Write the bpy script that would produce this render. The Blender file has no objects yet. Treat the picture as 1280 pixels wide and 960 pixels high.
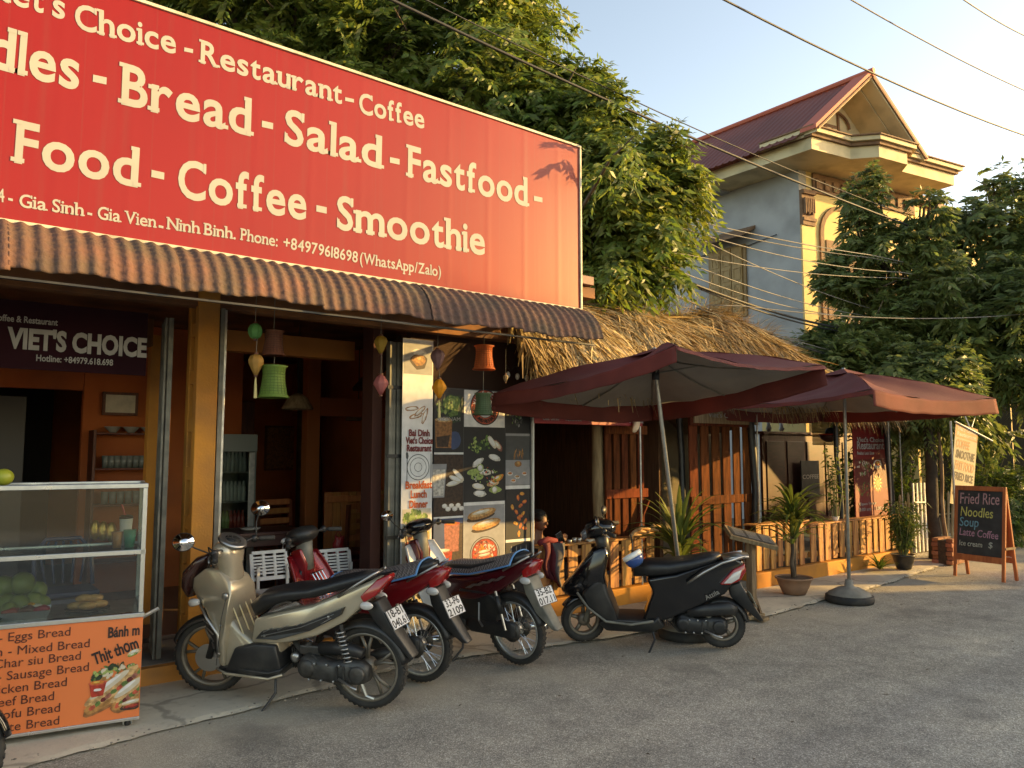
import bpy, bmesh, math, random
import numpy as np
from mathutils import Vector, Matrix, Euler
R = math.radians
rnd = random.Random(7)
sc = bpy.context.scene
COL = sc.collection
# ------------------------------------------------------------------ camera
CF, CH, CP, CA = 960., 1.65, R(5.06), R(52)
cam = bpy.data.cameras.new('camera'); cam.sensor_width = 36; cam.lens = 36*CF/1280
cam.clip_start = .05; cam.clip_end = 900
camo = bpy.data.objects.new('camera', cam); COL.objects.link(camo)
camo.location = (0, 0, CH); camo.rotation_euler = (R(90)+CP, 0, CA-R(90))
sc.camera = camo
# ------------------------------------------------------------------ sky, sun, exposure
SUN_AZ, SUN_EL = R(-31), R(12.5)
w = bpy.data.worlds.new('World'); sc.world = w; w.use_nodes = True
nt = w.node_tree; bg = nt.nodes['Background']
sky = nt.nodes.new('ShaderNodeTexSky'); sky.sky_type = 'NISHITA'; sky.sun_disc = False
sky.sun_elevation = SUN_EL; sky.sun_rotation = R(90)-SUN_AZ
sky.air_density = .72; sky.dust_density = 1.0; sky.ozone_density = 1.0
nt.links.new(sky.outputs[0], bg.inputs[0]); bg.inputs[1].default_value = .15
sl = bpy.data.lights.new('sun', 'SUN'); sl.energy = 2.5; sl.angle = R(.5); sl.color = (1, .71, .31)
so = bpy.data.objects.new('sun', sl); COL.objects.link(so)
SV = Vector((math.cos(SUN_AZ)*math.cos(SUN_EL), math.sin(SUN_AZ)*math.cos(SUN_EL), math.sin(SUN_EL)))
so.rotation_euler = (-SV).to_track_quat('-Z', 'Y').to_euler(); so.location = (20, -20, 30)
sc.view_settings.view_transform = 'Standard'; sc.view_settings.look = 'None'
sc.view_settings.exposure = 1.92; sc.view_settings.gamma = 1
sc.view_settings.use_white_balance = True; sc.view_settings.white_balance_temperature = 9600; sc.view_settings.white_balance_tint = 10
# ------------------------------------------------------------------ survey: real-world points from the photograph's geometry
FW = (math.cos(CA), math.sin(CA)); RT = (math.sin(CA), -math.cos(CA))
def ray(u, v):
    a = (u-640)/CF; b = (480-v)/CF
    f = math.cos(CP)-b*math.sin(CP); z = math.sin(CP)+b*math.cos(CP)
    return Vector((FW[0]*f+RT[0]*a, FW[1]*f+RT[1]*a, z))
def P(u, v, Y=None, Z=None, X=None, D=None):
    d = ray(u, v)
    if Y is not None: t = Y/d.y
    elif X is not None: t = X/d.x
    elif D is not None: t = D/math.hypot(d.x, d.y)
    else: t = (Z-CH)/d.z
    return Vector((d.x*t, d.y*t, CH+d.z*t))
# ------------------------------------------------------------------ mesh helpers
WM = {}
def link(o, parent=None):
    COL.objects.link(o)
    if parent is not None: o.parent = parent
    return o
def tag(o, label=None, cat=None, group=None, kind=None):
    if label: o['label'] = label
    if cat: o['category'] = cat
    if group: o['group'] = group
    if kind: o['kind'] = kind
    return o
def thing(name, loc, label, cat, rot=(0, 0, 0), group=None, scale=1):
    o = bpy.data.objects.new(name, None); link(o); o.empty_display_size = .1
    o.location = loc; o.rotation_euler = rot; o.scale = (scale,)*3
    WM[o.name] = Matrix.LocRotScale(Vector(loc), Euler(rot), Vector((scale,)*3))
    return tag(o, label, cat, group)
class MB:
    def __init__(s): s.v = []; s.f = []
    def add(s, vs, fs):
        n = len(s.v); s.v += [tuple(x) for x in vs]; s.f += [tuple(i+n for i in f) for f in fs]; return s
    def box(s, x0, x1, y0, y1, z0, z1, M=None):
        vs = [Vector((x, y, z)) for x in (x0, x1) for y in (y0, y1) for z in (z0, z1)]
        if M is not None: vs = [M @ q for q in vs]
        return s.add(vs, [(0, 1, 3, 2), (4, 6, 7, 5), (0, 4, 5, 1), (2, 3, 7, 6), (0, 2, 6, 4), (1, 5, 7, 3)])
    def bar(s, a, b, w, h, up=(0, 0, 1)):
        a = Vector(a); b = Vector(b); d = (b-a).normalized(); u = Vector(up)
        if abs(d.dot(u)) > .98: u = Vector((0, 1, 0))
        x = d.cross(u).normalized()*w/2; y = x.cross(d).normalized()*h/2
        vs = [p+sx*x+sy*y for p in (a, b) for sx, sy in ((-1, -1), (1, -1), (1, 1), (-1, 1))]
        return s.add(vs, [(3, 2, 1, 0), (4, 5, 6, 7), (0, 1, 5, 4), (1, 2, 6, 5), (2, 3, 7, 6), (3, 0, 4, 7)])
    def rings(s, rs, cap=True, closed=False):
        n = len(rs[0]); vs = [p for r in rs for p in r]; fs = []
        m = len(rs)
        for i in range(m if closed else m-1):
            for j in range(n):
                k = (j+1) % n; i2 = (i+1) % m
                fs.append((i*n+j, i*n+k, i2*n+k, i2*n+j))
        if cap and not closed: fs += [tuple(range(n-1, -1, -1)), tuple((m-1)*n+j for j in range(n))]
        return s.add(vs, fs)
    def tube(s, pts, r, n=8, cap=True):
        pts = [Vector(p) for p in pts]; m = len(pts); rs = []
        rr = r if isinstance(r, (list, tuple)) else [r]*m
        up = None
        for i, p in enumerate(pts):
            t = (pts[min(i+1, m-1)]-pts[max(i-1, 0)]).normalized()
            if up is None: up = Vector((0, 0, 1)) if abs(t.z) < .9 else Vector((1, 0, 0))
            x = t.cross(up).normalized(); up = x.cross(t).normalized()
            rs.append([p+(math.cos(2*math.pi*k/n)*x+math.sin(2*math.pi*k/n)*up)*rr[i] for k in range(n)])
        return s.rings(rs, cap)
    def lathe(s, prof, n=20, c=(0, 0, 0), axis='z', cap=True, M=None):
        rs = []
        for r, h in prof:
            ring = []
            for k in range(n):
                a = 2*math.pi*k/n; x, y = r*math.cos(a), r*math.sin(a)
                q = Vector((x, y, h)) if axis == 'z' else (Vector((x, h, y)) if axis == 'y' else Vector((h, x, y)))
                q += Vector(c)
                ring.append(M @ q if M is not None else q)
            rs.append(ring)
        return s.rings(rs, cap)
    def ell(s, c, rx, ry, rz, n=14, m=8, M=None):
        return s.lathe([(1e-3, -1)]+[(math.sin(math.pi*i/m), -math.cos(math.pi*i/m)) for i in range(1, m)]+[(1e-3, 1)], n, axis='z',
                       M=(M if M is not None else Matrix()) @ Matrix.Translation(c) @ Matrix.Diagonal((rx, ry, rz, 1)))
    def panel(s, o, w=None, y=0):
        """side-view outline [(x, z[, halfwidth])] extruded across y"""
        n = len(o); g = lambda q: q[2] if len(q) > 2 else w
        vs = [(q[0], y-g(q), q[1]) for q in o]+[(q[0], y+g(q), q[1]) for q in o]
        fs = [tuple(range(n)), tuple(range(2*n-1, n-1, -1))]+[(i, i+n, (i+1) % n+n, (i+1) % n) for i in range(n)]
        return s.add(vs, fs)
    def loft(s, secs, n=14, p=2.4):
        """secs (x, z, halfwidth, halfthickness[, y]) along a path in the xz plane"""
        rs = []
        for i, q in enumerate(secs):
            a, b = secs[max(i-1, 0)], secs[min(i+1, len(secs)-1)]
            t = Vector((b[0]-a[0], 0, b[1]-a[1])).normalized(); nn = Vector((-t.z, 0, t.x))
            yy = q[4] if len(q) > 4 else 0
            ring = []
            for k in range(n):
                an = 2*math.pi*k/n; c_, s_ = math.cos(an), math.sin(an)
                c_ = math.copysign(abs(c_)**(2/p), c_); s_ = math.copysign(abs(s_)**(2/p), s_)
                ring.append(Vector((q[0], yy, q[1]))+Vector((0, 1, 0))*c_*q[2]+nn*s_*q[3])
            rs.append(ring)
        return s.rings(rs)
    def grid(s, fn, nu, nv):
        vs = [fn(i/nu, j/nv) for i in range(nu+1) for j in range(nv+1)]
        return s.add(vs, [(i*(nv+1)+j, (i+1)*(nv+1)+j, (i+1)*(nv+1)+j+1, i*(nv+1)+j+1) for i in range(nu) for j in range(nv)])
    def build(s, name, mat, parent=None, local=False, bev=0, smooth=False, sub=0, fix=True, solid=0, seg=2):
        vs = s.v
        org = None
        if not local:
            if parent is not None:
                I = WM[parent.name].inverted(); vs = [I @ Vector(q) for q in vs]
            else:
                a = np.array(vs); org = Vector(((a[:, 0].min()+a[:, 0].max())/2, (a[:, 1].min()+a[:, 1].max())/2, a[:, 2].min()))
                vs = [Vector(q)-org for q in vs]
        me = bpy.data.meshes.new(name); me.from_pydata([tuple(q) for q in vs], [], s.f)
        if fix:
            b = bmesh.new(); b.from_mesh(me)
            bmesh.ops.recalc_face_normals(b, faces=b.faces)
            b.to_mesh(me); b.free()
        me.materials.append(mat)
        if smooth: me.polygons.foreach_set('use_smooth', [True]*len(me.polygons))
        o = bpy.data.objects.new(name, me); link(o, parent)
        if org is not None: o.location = org
        WM[o.name] = WM[parent.name] if parent is not None else Matrix.Translation(org or Vector())
        if solid:
            m = o.modifiers.new('solid', 'SOLIDIFY'); m.thickness = solid; m.offset = 0
        if bev:
            m = o.modifiers.new('bevel', 'BEVEL'); m.width = bev; m.segments = seg; m.limit_method = 'ANGLE'; m.angle_limit = R(28)
            if smooth or seg > 2:
                m.harden_normals = False
        if sub:
            m = o.modifiers.new('sub', 'SUBSURF'); m.levels = m.render_levels = sub
        return o
def bx(name, mat, parent, x0, x1, y0, y1, z0, z1, bev=.004):
    return MB().box(x0, x1, y0, y1, z0, z1).build(name, mat, parent, bev=bev)
def again(o, parent, loc=(0, 0, 0), rot=(0, 0, 0), scale=(1, 1, 1)):
    c = o.copy(); link(c, parent); c.location = loc; c.rotation_euler = rot; c.scale = scale
    WM[c.name] = WM[parent.name] if parent is not None else Matrix()
    return c
def copy_tree(o, parent=None):
    c = o.copy(); link(c, parent)
    for ch in list(o.children): copy_tree(ch, c)
    return c
# ------------------------------------------------------------------ materials
def mat(name, col, rough=.6, col2=None, scale=6, bump=0, bscale=None, metal=0, st=(1, 1, 1), detail=5, spec=.5, coat=0,
        objvar=0, island=0, dirt=0, dirtcol=(.05, .04, .03), dscale=1.5, lo=.35, hi=.65, trans=0, dist=.01, rvar=0, hv=.35):
    m = bpy.data.materials.new(name); m.use_nodes = True; t = m.node_tree; L = t.links.new; N = t.nodes.new
    b = t.nodes['Principled BSDF']
    b.inputs['Roughness'].default_value = rough; b.inputs['Metallic'].default_value = metal
    b.inputs['Specular IOR Level'].default_value = spec; b.inputs['Coat Weight'].default_value = coat
    b.inputs['Coat Roughness'].default_value = .12
    tc = N('ShaderNodeTexCoord'); mp = N('ShaderNodeMapping'); mp.inputs['Scale'].default_value = st
    L(tc.outputs['Object'], mp.inputs[0])
    rgb = N('ShaderNodeRGB'); rgb.outputs[0].default_value = (*col, 1); out = rgb.outputs[0]
    def noise(sc_, de=detail):
        n = N('ShaderNodeTexNoise'); n.inputs['Scale'].default_value = sc_; n.inputs['Detail'].default_value = de
        L(mp.outputs[0], n.inputs['Vector']); return n.outputs['Fac']
    def mix(f, a, c):
        x = N('ShaderNodeMix'); x.data_type = 'RGBA'; L(f, x.inputs[0]); L(a, x.inputs[6])
        if isinstance(c, tuple): x.inputs[7].default_value = (*c, 1)
        else: L(c, x.inputs[7])
        return x.outputs[2]
    def mr(f, a, b_, c=0, d=1):
        x = N('ShaderNodeMapRange'); L(f, x.inputs[0])
        for i, q in enumerate((a, b_, c, d)): x.inputs[i+1].default_value = q
        return x.outputs[0]
    nf = noise(scale)
    if col2: out = mix(mr(nf, lo, hi), out, tuple(col2))
    if dirt: out = mix(mr(noise(dscale, 6), .45, .75, 0, dirt), out, tuple(dirtcol))
    if objvar or island:
        h = N('ShaderNodeHueSaturation'); L(out, h.inputs['Color'])
        if island:
            g = N('ShaderNodeNewGeometry'); src = g.outputs['Random Per Island']; var = island
        else:
            g = N('ShaderNodeObjectInfo'); src = g.outputs['Random']; var = objvar
        L(mr(src, 0, 1, 1-var, 1+var), h.inputs['Value'])
        m2 = N('ShaderNodeMath'); m2.operation = 'MULTIPLY'; m2.inputs[1].default_value = 7.13; L(src, m2.inputs[0])
        m3 = N('ShaderNodeMath'); m3.operation = 'FRACT'; L(m2.outputs[0], m3.inputs[0])
        L(mr(m3.outputs[0], 0, 1, .5-.035*hv, .5+.02*hv), h.inputs['Hue'])
        out = h.outputs[0]
    L(out, b.inputs['Base Color'])
    if rvar: L(mr(nf, .3, .7, rough-rvar, rough+rvar), b.inputs['Roughness'])
    if bump:
        bp = N('ShaderNodeBump'); bp.inputs['Strength'].default_value = bump; bp.inputs['Distance'].default_value = dist
        L(noise(bscale or scale*2), bp.inputs['Height']); L(bp.outputs[0], b.inputs['Normal'])
    if trans:
        tr = N('ShaderNodeBsdfTranslucent'); ms = N('ShaderNodeMixShader'); ms.inputs[0].default_value = trans
        L(out, tr.inputs[0]); L(b.outputs[0], ms.inputs[1]); L(tr.outputs[0], ms.inputs[2])
        L(ms.outputs[0], t.nodes['Material Output'].inputs[0])
    return m
def flat(name, col, rough=.6, **k): return mat(name, col, rough, col2=tuple(min(1, c*.82) for c in col), scale=9, **k)
M_ochre = mat('ochre_paint', (.62, .25, .035), .75, (.50, .19, .03), 3, .25, 60, dirt=.5, dirtcol=(.16, .09, .05), dscale=2.5)
M_wallred = mat('dark_orange_wall', (.50, .125, .03), .8, (.42, .095, .022), 2, dirt=.4)
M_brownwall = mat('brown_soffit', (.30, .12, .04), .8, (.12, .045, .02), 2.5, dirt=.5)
M_conc = mat('concrete', (.27, .245, .21), .9, (.20, .18, .15), 2.2, .5, 45, dirt=.5, dirtcol=(.12, .105, .09), dscale=.9)
M_grey = mat('grey_steel', (.23, .22, .18), .6, (.14, .135, .115), 8, metal=.15, dirt=.4, dscale=4)
M_galv = mat('galvanised_steel', (.50, .50, .47), .38, (.38, .38, .36), 20, metal=.7, rvar=.1)
M_alu = mat('brushed_aluminium', (.62, .62, .60), .33, (.5, .5, .48), 12, metal=.85, st=(1, 1, 1), rvar=.08)
M_black = mat('black_rubber', (.018, .018, .018), .75, (.035, .032, .028), 14, .2, 80, dirt=.4, dirtcol=(.10, .085, .065), dscale=5)
M_blackp = mat('black_plastic', (.015, .015, .016), .42, (.022, .022, .022), 12, dirt=.3, dirtcol=(.08, .07, .055), dscale=6)
M_blackgl = mat('black_gloss_paint', (.005, .0055, .007), .10, coat=.4, dirt=.04, dirtcol=(.09, .08, .065), dscale=7)
M_seat = mat('black_seat_vinyl', (.014, .014, .016), .38, (.02, .02, .02), 20, .15, 220)
M_engine = mat('engine_metal', (.09, .088, .083), .48, (.05, .05, .048), 15, .3, 50, metal=.6, dirt=.55, dirtcol=(.12, .10, .08), dscale=9)
M_chrome = mat('chrome', (.75, .75, .74), .14, metal=1)
M_rimdusty = mat('dusty_alloy', (.26, .23, .19), .5, (.2, .17, .13), 12, metal=.6)
M_disc = mat('steel_disc', (.45, .44, .42), .3, metal=.9)
M_tan = mat('champagne_metallic_paint', (.54, .46, .34), .24, (.46, .39, .28), 4, metal=.4, coat=.7, dirt=.25, dirtcol=(.2, .16, .11), dscale=6)
M_redp = mat('wine_red_paint', (.26, .008, .014), .2, metal=.25, coat=.7, dirt=.2, dirtcol=(.12, .08, .06), dscale=6)
M_dkred = mat('dark_maroon_paint', (.085, .006, .011), .2, metal=.2, coat=.7, dirt=.15, dirtcol=(.12, .08, .06), dscale=6)
M_tail = mat('red_lens', (.35, .012, .012), .12, coat=.8)
M_clear = mat('clear_lens', (.55, .53, .50), .12, coat=.8)
M_headl = mat('dark_headlight_lens', (.05, .016, .014), .08, coat=1)
M_white = mat('white_plastic', (.85, .83, .78), .4, (.78, .76, .70), 5)
M_whitep = flat('white_print', (.72, .71, .70), .5)
M_ink = flat('black_ink', (.02, .02, .02), .6)
M_mirror = mat('mirror_glass', (.92, .92, .92), .02, metal=1)
M_wood = mat('varnished_pallet_wood', (.52, .25, .07), .65, (.25, .095, .028), 3.2, .4, 26, st=(9, 9, 1), objvar=.28, lo=.42, hi=.66, dirt=.45, dirtcol=(.13, .045, .015), dscale=3.5)
M_darkwood = mat('dark_red_wood', (.16, .042, .014), .5, (.09, .02, .008), 4, .3, 26, st=(7, 7, 1), objvar=.25)
M_greywood = mat('weathered_wood', (.30, .21, .12), .8, (.18, .115, .06), 4, .5, 30, st=(8, 8, 1), objvar=.2)
M_board = mat('slate', (.018, .018, .019), .7, (.035, .035, .035), 6, dirt=.3, dirtcol=(.07, .07, .07))
M_maroon = mat('maroon_canvas', (.15, .030, .030), .85, (.115, .022, .022), 2.2, .25, 160, trans=.12, dirt=.3, dirtcol=(.17, .07, .06))
M_canvasin = mat('grey_canvas_lining', (.34, .315, .28), .85, (.28, .26, .23), 3, .2, 120, trans=.2)
M_valance = mat('valance_canvas', (.21, .045, .035), .85, (.15, .032, .026), 3, .25, 160, trans=.25)
M_soil = mat('soil', (.07, .045, .03), .95, (.04, .028, .02), 30, .8, 60)
M_clay = mat('terracotta_pot', (.36, .20, .12), .75, (.28, .15, .09), 6, .2, 40, dirt=.4)
M_glass = None
def glass(name, col=(.85, .9, .88), alpha=.16, rough=.05):
    m = bpy.data.materials.new(name); m.use_nodes = True; t = m.node_tree
    g = t.nodes.new('ShaderNodeBsdfGlossy'); g.inputs['Roughness'].default_value = rough
    tr = t.nodes.new('ShaderNodeBsdfTransparent'); tr.inputs[0].default_value = (*col, 1)
    fr = t.nodes.new('ShaderNodeFresnel'); fr.inputs[0].default_value = 1.5
    ad = t.nodes.new('ShaderNodeMath'); ad.operation = 'ADD'; ad.inputs[1].default_value = alpha*.3; ad.use_clamp = True
    mx = t.nodes.new('ShaderNodeMixShader'); t.links.new(fr.outputs[0], ad.inputs[0]); t.links.new(ad.outputs[0], mx.inputs[0])
    t.links.new(tr.outputs[0], mx.inputs[1]); t.links.new(g.outputs[0], mx.inputs[2])
    t.links.new(mx.outputs[0], t.nodes['Material Output'].inputs[0]); return m
M_glass = glass('clear_glass')
# ------------------------------------------------------------------ lettering
def text(s, mat_, parent, M, size=1, bold=0, align='LEFT', name='lettering', width=None, sx=1, shear=0, ext=.0006, sp=1):
    c = bpy.data.curves.new(name, 'FONT'); c.body = s; c.offset = bold; c.align_x = align; c.extrude = ext/size
    c.resolution_u = 3; c.shear = shear; c.space_character = sp
    o = bpy.data.objects.new(name, c); me = bpy.data.meshes.new_from_object(o)
    bpy.data.objects.remove(o); bpy.data.curves.remove(c)
    n = len(me.vertices); co = np.empty(n*3); me.vertices.foreach_get('co', co); co = co.reshape(-1, 3)
    w_ = co[:, 0].max()-co[:, 0].min()
    k = size*sx if width is None else width/w_
    if width is not None and align == 'LEFT': co[:, 0] -= co[:, 0].min()
    co[:, 0] *= k; co[:, 1] *= size; co[:, 2] *= size
    T = (WM[parent.name].inverted() if parent is not None else Matrix()) @ M
    A = np.array(T); co = co @ A[:3, :3].T+A[:3, 3]
    me.vertices.foreach_set('co', co.ravel()); me.update()
    me.materials.clear(); me.materials.append(mat_)
    ob = bpy.data.objects.new(name, me); link(ob, parent)
    WM[ob.name] = WM[parent.name] if parent is not None else Matrix()
    return ob
def facing(o, ax=(1, 0, 0), up=(0, 0, 1), off=.003):
    """matrix putting text in the plane spanned by ax and up, at o, lifted off along the normal"""
    a = Vector(ax).normalized(); u = Vector(up).normalized(); n = a.cross(u).normalized(); u = n.cross(a).normalized()
    M = Matrix.Identity(4)
    for i in range(3): M[i][0] = a[i]; M[i][1] = u[i]; M[i][2] = n[i]; M[i][3] = o[i]+n[i]*off
    return M
SERIF = {'F': 'lb lC', 'B': 'lB2 lC', 'R': 'lb lC rb', 'C': 'vt', 'S': 'vt vb', 'h': 'lb lC rb', 'i': 'cb cx', 'r': 'lb lx', 'n': 'lb lx rb',
         'm': 'lb lx rb cb', 'd': 'rC rB3', 'l': 'cb cC', 'f': 'cb', 'a': 'rB3', 'u': 'lx rx rB3', 'G': 'vt', 'V': 'lT rT', 'N': 'lb lC rT',
         'P': 'lb lC', 'p': 'lx lp', 'A': 'lb rb', 't': '', 'W': 'lT rT', 'b': 'lC'}
def slabtext(s, mat_, parent, M, size, width, bold=.018, name='lettering'):
    """bold slab-serif line: sans letters with square serifs added at the stem ends"""
    mb = MB(); x = 0; t = .115; xh = .445; ch = .66
    for c in s:
        if c == ' ': x += .24; continue
        cu = bpy.data.curves.new('g', 'FONT'); cu.body = c; cu.offset = bold; cu.resolution_u = 4; cu.extrude = 0
        o = bpy.data.objects.new('g', cu); me = bpy.data.meshes.new_from_object(o); bpy.data.objects.remove(o); bpy.data.curves.remove(cu)
        vs = [v.co.copy() for v in me.vertices]; fs = [tuple(p.vertices) for p in me.polygons]; bpy.data.meshes.remove(me)
        a = min(v.x for v in vs); b = max(v.x for v in vs); top = max(v.y for v in vs)
        sx = 1.2 if c.islower() and c not in 'ilft' else 1.04
        w_ = (b-a)*sx; pad = .036
        x += pad
        mb.add([(x+(v.x-a)*sx, v.y, 0) for v in vs], fs)
        z = .0012
        for code in SERIF.get(c, '').split():
            if code[0] == 'v':
                cx = x+w_-.035; y0 = (top-.20 if code[1] == 't' else .02)
                if code[1] == 'b': cx = x+.035
                mb.add([(cx-.035, y0, z), (cx+.035, y0, z), (cx+.035, y0+.18, z), (cx-.035, y0+.18, z)], [(0, 1, 2, 3)]); continue
            cx = {'l': x+t/2, 'r': x+w_-t/2, 'c': x+w_/2}[code[0]]
            lv = code[1]; h = .072
            l_, r_ = t*.5+.068, t*.5+.068
            if lv == 'b': y0 = -.0
            elif lv == 'B': y0 = 0; (l_, r_) = (l_, t*.4) if code[2] == '2' else (t*.4, r_)
            elif lv == 'C': y0 = top-h; r_ = t*.4
            elif lv == 'T': y0 = top-h
            elif lv == 'x': y0 = xh-h+.01; r_ = t*.4
            elif lv == 'p': y0 = min(v.y for v in vs)
            mb.add([(cx-l_, y0, z), (cx+r_, y0, z), (cx+r_, y0+h, z), (cx-l_, y0+h, z)], [(0, 1, 2, 3)])
        x += w_+pad
    k = width/x
    T = M @ Matrix.Diagonal((k, size, 1, 1))
    mb.v = [T @ Vector(q) for q in mb.v]
    return mb.build(name, mat_, parent, fix=False)
# ================================================================== GROUND
def rough_edge(pts, step=.12, amp=.03, seed=1):
    r = random.Random(seed); out = []
    for (x0, y0), (x1, y1) in zip(pts, pts[1:]):
        n = max(1, int(math.hypot(x1-x0, y1-y0)/step))
        for i in range(n):
            t = i/n; out.append((x0+(x1-x0)*t+r.uniform(-amp, amp), y0+(y1-y0)*t+r.uniform(-amp, amp)))
    return out+[pts[-1]]
def asphalt():
    m = bpy.data.materials.new('asphalt'); m.use_nodes = True; t = m.node_tree; N = t.nodes.new; L = t.links.new; b = t.nodes['Principled BSDF']
    tc = N('ShaderNodeTexCoord'); o = tc.outputs['Object']
    def no(s, d=5):
        n = N('ShaderNodeTexNoise'); n.inputs['Scale'].default_value = s; n.inputs['Detail'].default_value = d; L(o, n.inputs['Vector']); return n.outputs['Fac']
    def ramp(f, *st):
        r = N('ShaderNodeValToRGB'); L(f, r.inputs[0]); e = r.color_ramp.elements
        while len(e) < len(st): e.new(.5)
        for q, (p_, c) in zip(e, st): q.position = p_; q.color = (*c, 1)
        return r.outputs[0]
    def mix(f, a, c, mode='MIX'):
        x = N('ShaderNodeMix'); x.data_type = 'RGBA'; x.blend_type = mode
        if isinstance(f, float): x.inputs[0].default_value = f
        else: L(f, x.inputs[0])
        L(a, x.inputs[6]); L(c, x.inputs[7]); return x.outputs[2]
    v = N('ShaderNodeTexVoronoi'); v.inputs['Scale'].default_value = 150; L(o, v.inputs['Vector'])
    sep = N('ShaderNodeSeparateColor'); L(v.outputs['Color'], sep.inputs[0])
    stones = ramp(sep.outputs[0], (0, (.20, .185, .158)), (.5, (.325, .30, .255)), (.85, (.44, .408, .35)), (1, (.64, .60, .52)))
    big = ramp(no(.55, 6), (.3, (.80, .79, .77)), (.55, (1, 1, 1)), (.75, (1.25, 1.2, 1.12)))
    c = mix(1., stones, big, 'MULTIPLY')
    med = ramp(no(5, 6), (.3, (.82, .82, .82)), (.7, (1.15, 1.14, 1.12)))
    c = mix(1., c, med, 'MULTIPLY')
    mp = N('ShaderNodeMapping'); mp.inputs['Scale'].default_value = (.06, .8, 1); L(o, mp.inputs[0])      # worn wheel tracks along the road
    n3 = N('ShaderNodeTexNoise'); n3.inputs['Scale'].default_value = 1.6; n3.inputs['Detail'].default_value = 4; L(mp.outputs[0], n3.inputs['Vector'])
    c = mix(1., c, ramp(n3.outputs['Fac'], (.35, (.84, .84, .85)), (.6, (1.12, 1.11, 1.08))), 'MULTIPLY')
    fine = ramp(no(28, 4), (.3, (.86, .86, .86)), (.7, (1.12, 1.12, 1.12))); c = mix(1., c, fine, 'MULTIPLY')
    sx_ = N('ShaderNodeSeparateXYZ'); L(o, sx_.inputs[0]); dm = N('ShaderNodeMapRange'); L(sx_.outputs[1], dm.inputs[0]); dm.inputs[1].default_value = 4.6; dm.inputs[2].default_value = 6.1; dm.inputs[4].default_value = .9
    dn = N('ShaderNodeMath'); dn.operation = 'MULTIPLY'; L(dm.outputs[0], dn.inputs[0]); L(ramp(no(1.1, 8), (.35, (0, 0, 0)), (.65, (1, 1, 1))), dn.inputs[1])
    du = N('ShaderNodeRGB'); du.outputs[0].default_value = (.44, .39, .30, 1); c = mix(dn.outputs[0], c, du.outputs[0])
    tb = N('ShaderNodeRGB'); tb.outputs[0].default_value = (.11, .104, .095, 1)
    st = ramp(no(1.3, 3), (.62, (0, 0, 0)), (.70, (.42, .42, .42)))
    c = mix(st, c, tb.outputs[0]); L(c, b.inputs['Base Color'])
    b.inputs['Roughness'].default_value = .8; b.inputs['Specular IOR Level'].default_value = .25
    bp = N('ShaderNodeBump'); bp.inputs['Strength'].default_value = .5; bp.inputs['Distance'].default_value = .004
    L(v.outputs['Distance'], bp.inputs['Height']); L(bp.outputs[0], b.inputs['Normal'])
    return m
M_asph = asphalt()
# the road falls away to a big sheet that reaches the horizon
g = MB().grid(lambda a, b: (-300+600*a, -300+600*b, -.02), 8, 8).build('ground', mat('dusty_ground', (.16, .135, .10), .95, (.11, .10, .06), .4, .5, 6)); tag(g, kind='structure')
g = MB().grid(lambda a, b: (-60+150*a, -8.2+14.2*b, .006*math.sin(a*60)*math.sin(b*5)), 60, 14).build('road', M_asph, smooth=True); tag(g, kind='structure')
edge = [(-12, 4.95), (.55, 4.85), (1.9, 5.05), (3.2, 5.3), (4.6, 5.02), (5.8, 4.85), (6.9, 4.62), (8.0, 4.72), (9.3, 4.78), (10.4, 4.9), (12, 5.1), (14.5, 5.3), (30, 5.6)]
re_ = rough_edge(edge, .09, .022, 3)
mb = MB()
n = len(re_)
mb.v = [(x, y, .014) for x, y in re_]+[(x, y+.05, .022+.004*math.sin(x*9)) for x, y in re_]+[(x, max(y+.3, 5.6), .024) for x, y in re_]+[(x, 6.9, .026) for x, y in re_]
mb.f = [(i+k*n, i+1+k*n, i+1+(k+1)*n, i+(k+1)*n) for i in range(n-1) for k in range(3)]
M_pave = mat('worn_concrete_pavement', (.64, .57, .44), .92, (.50, .44, .34), 1.8, .6, 38, dirt=.6, dirtcol=(.24, .21, .165), dscale=.8, detail=9)
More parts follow.
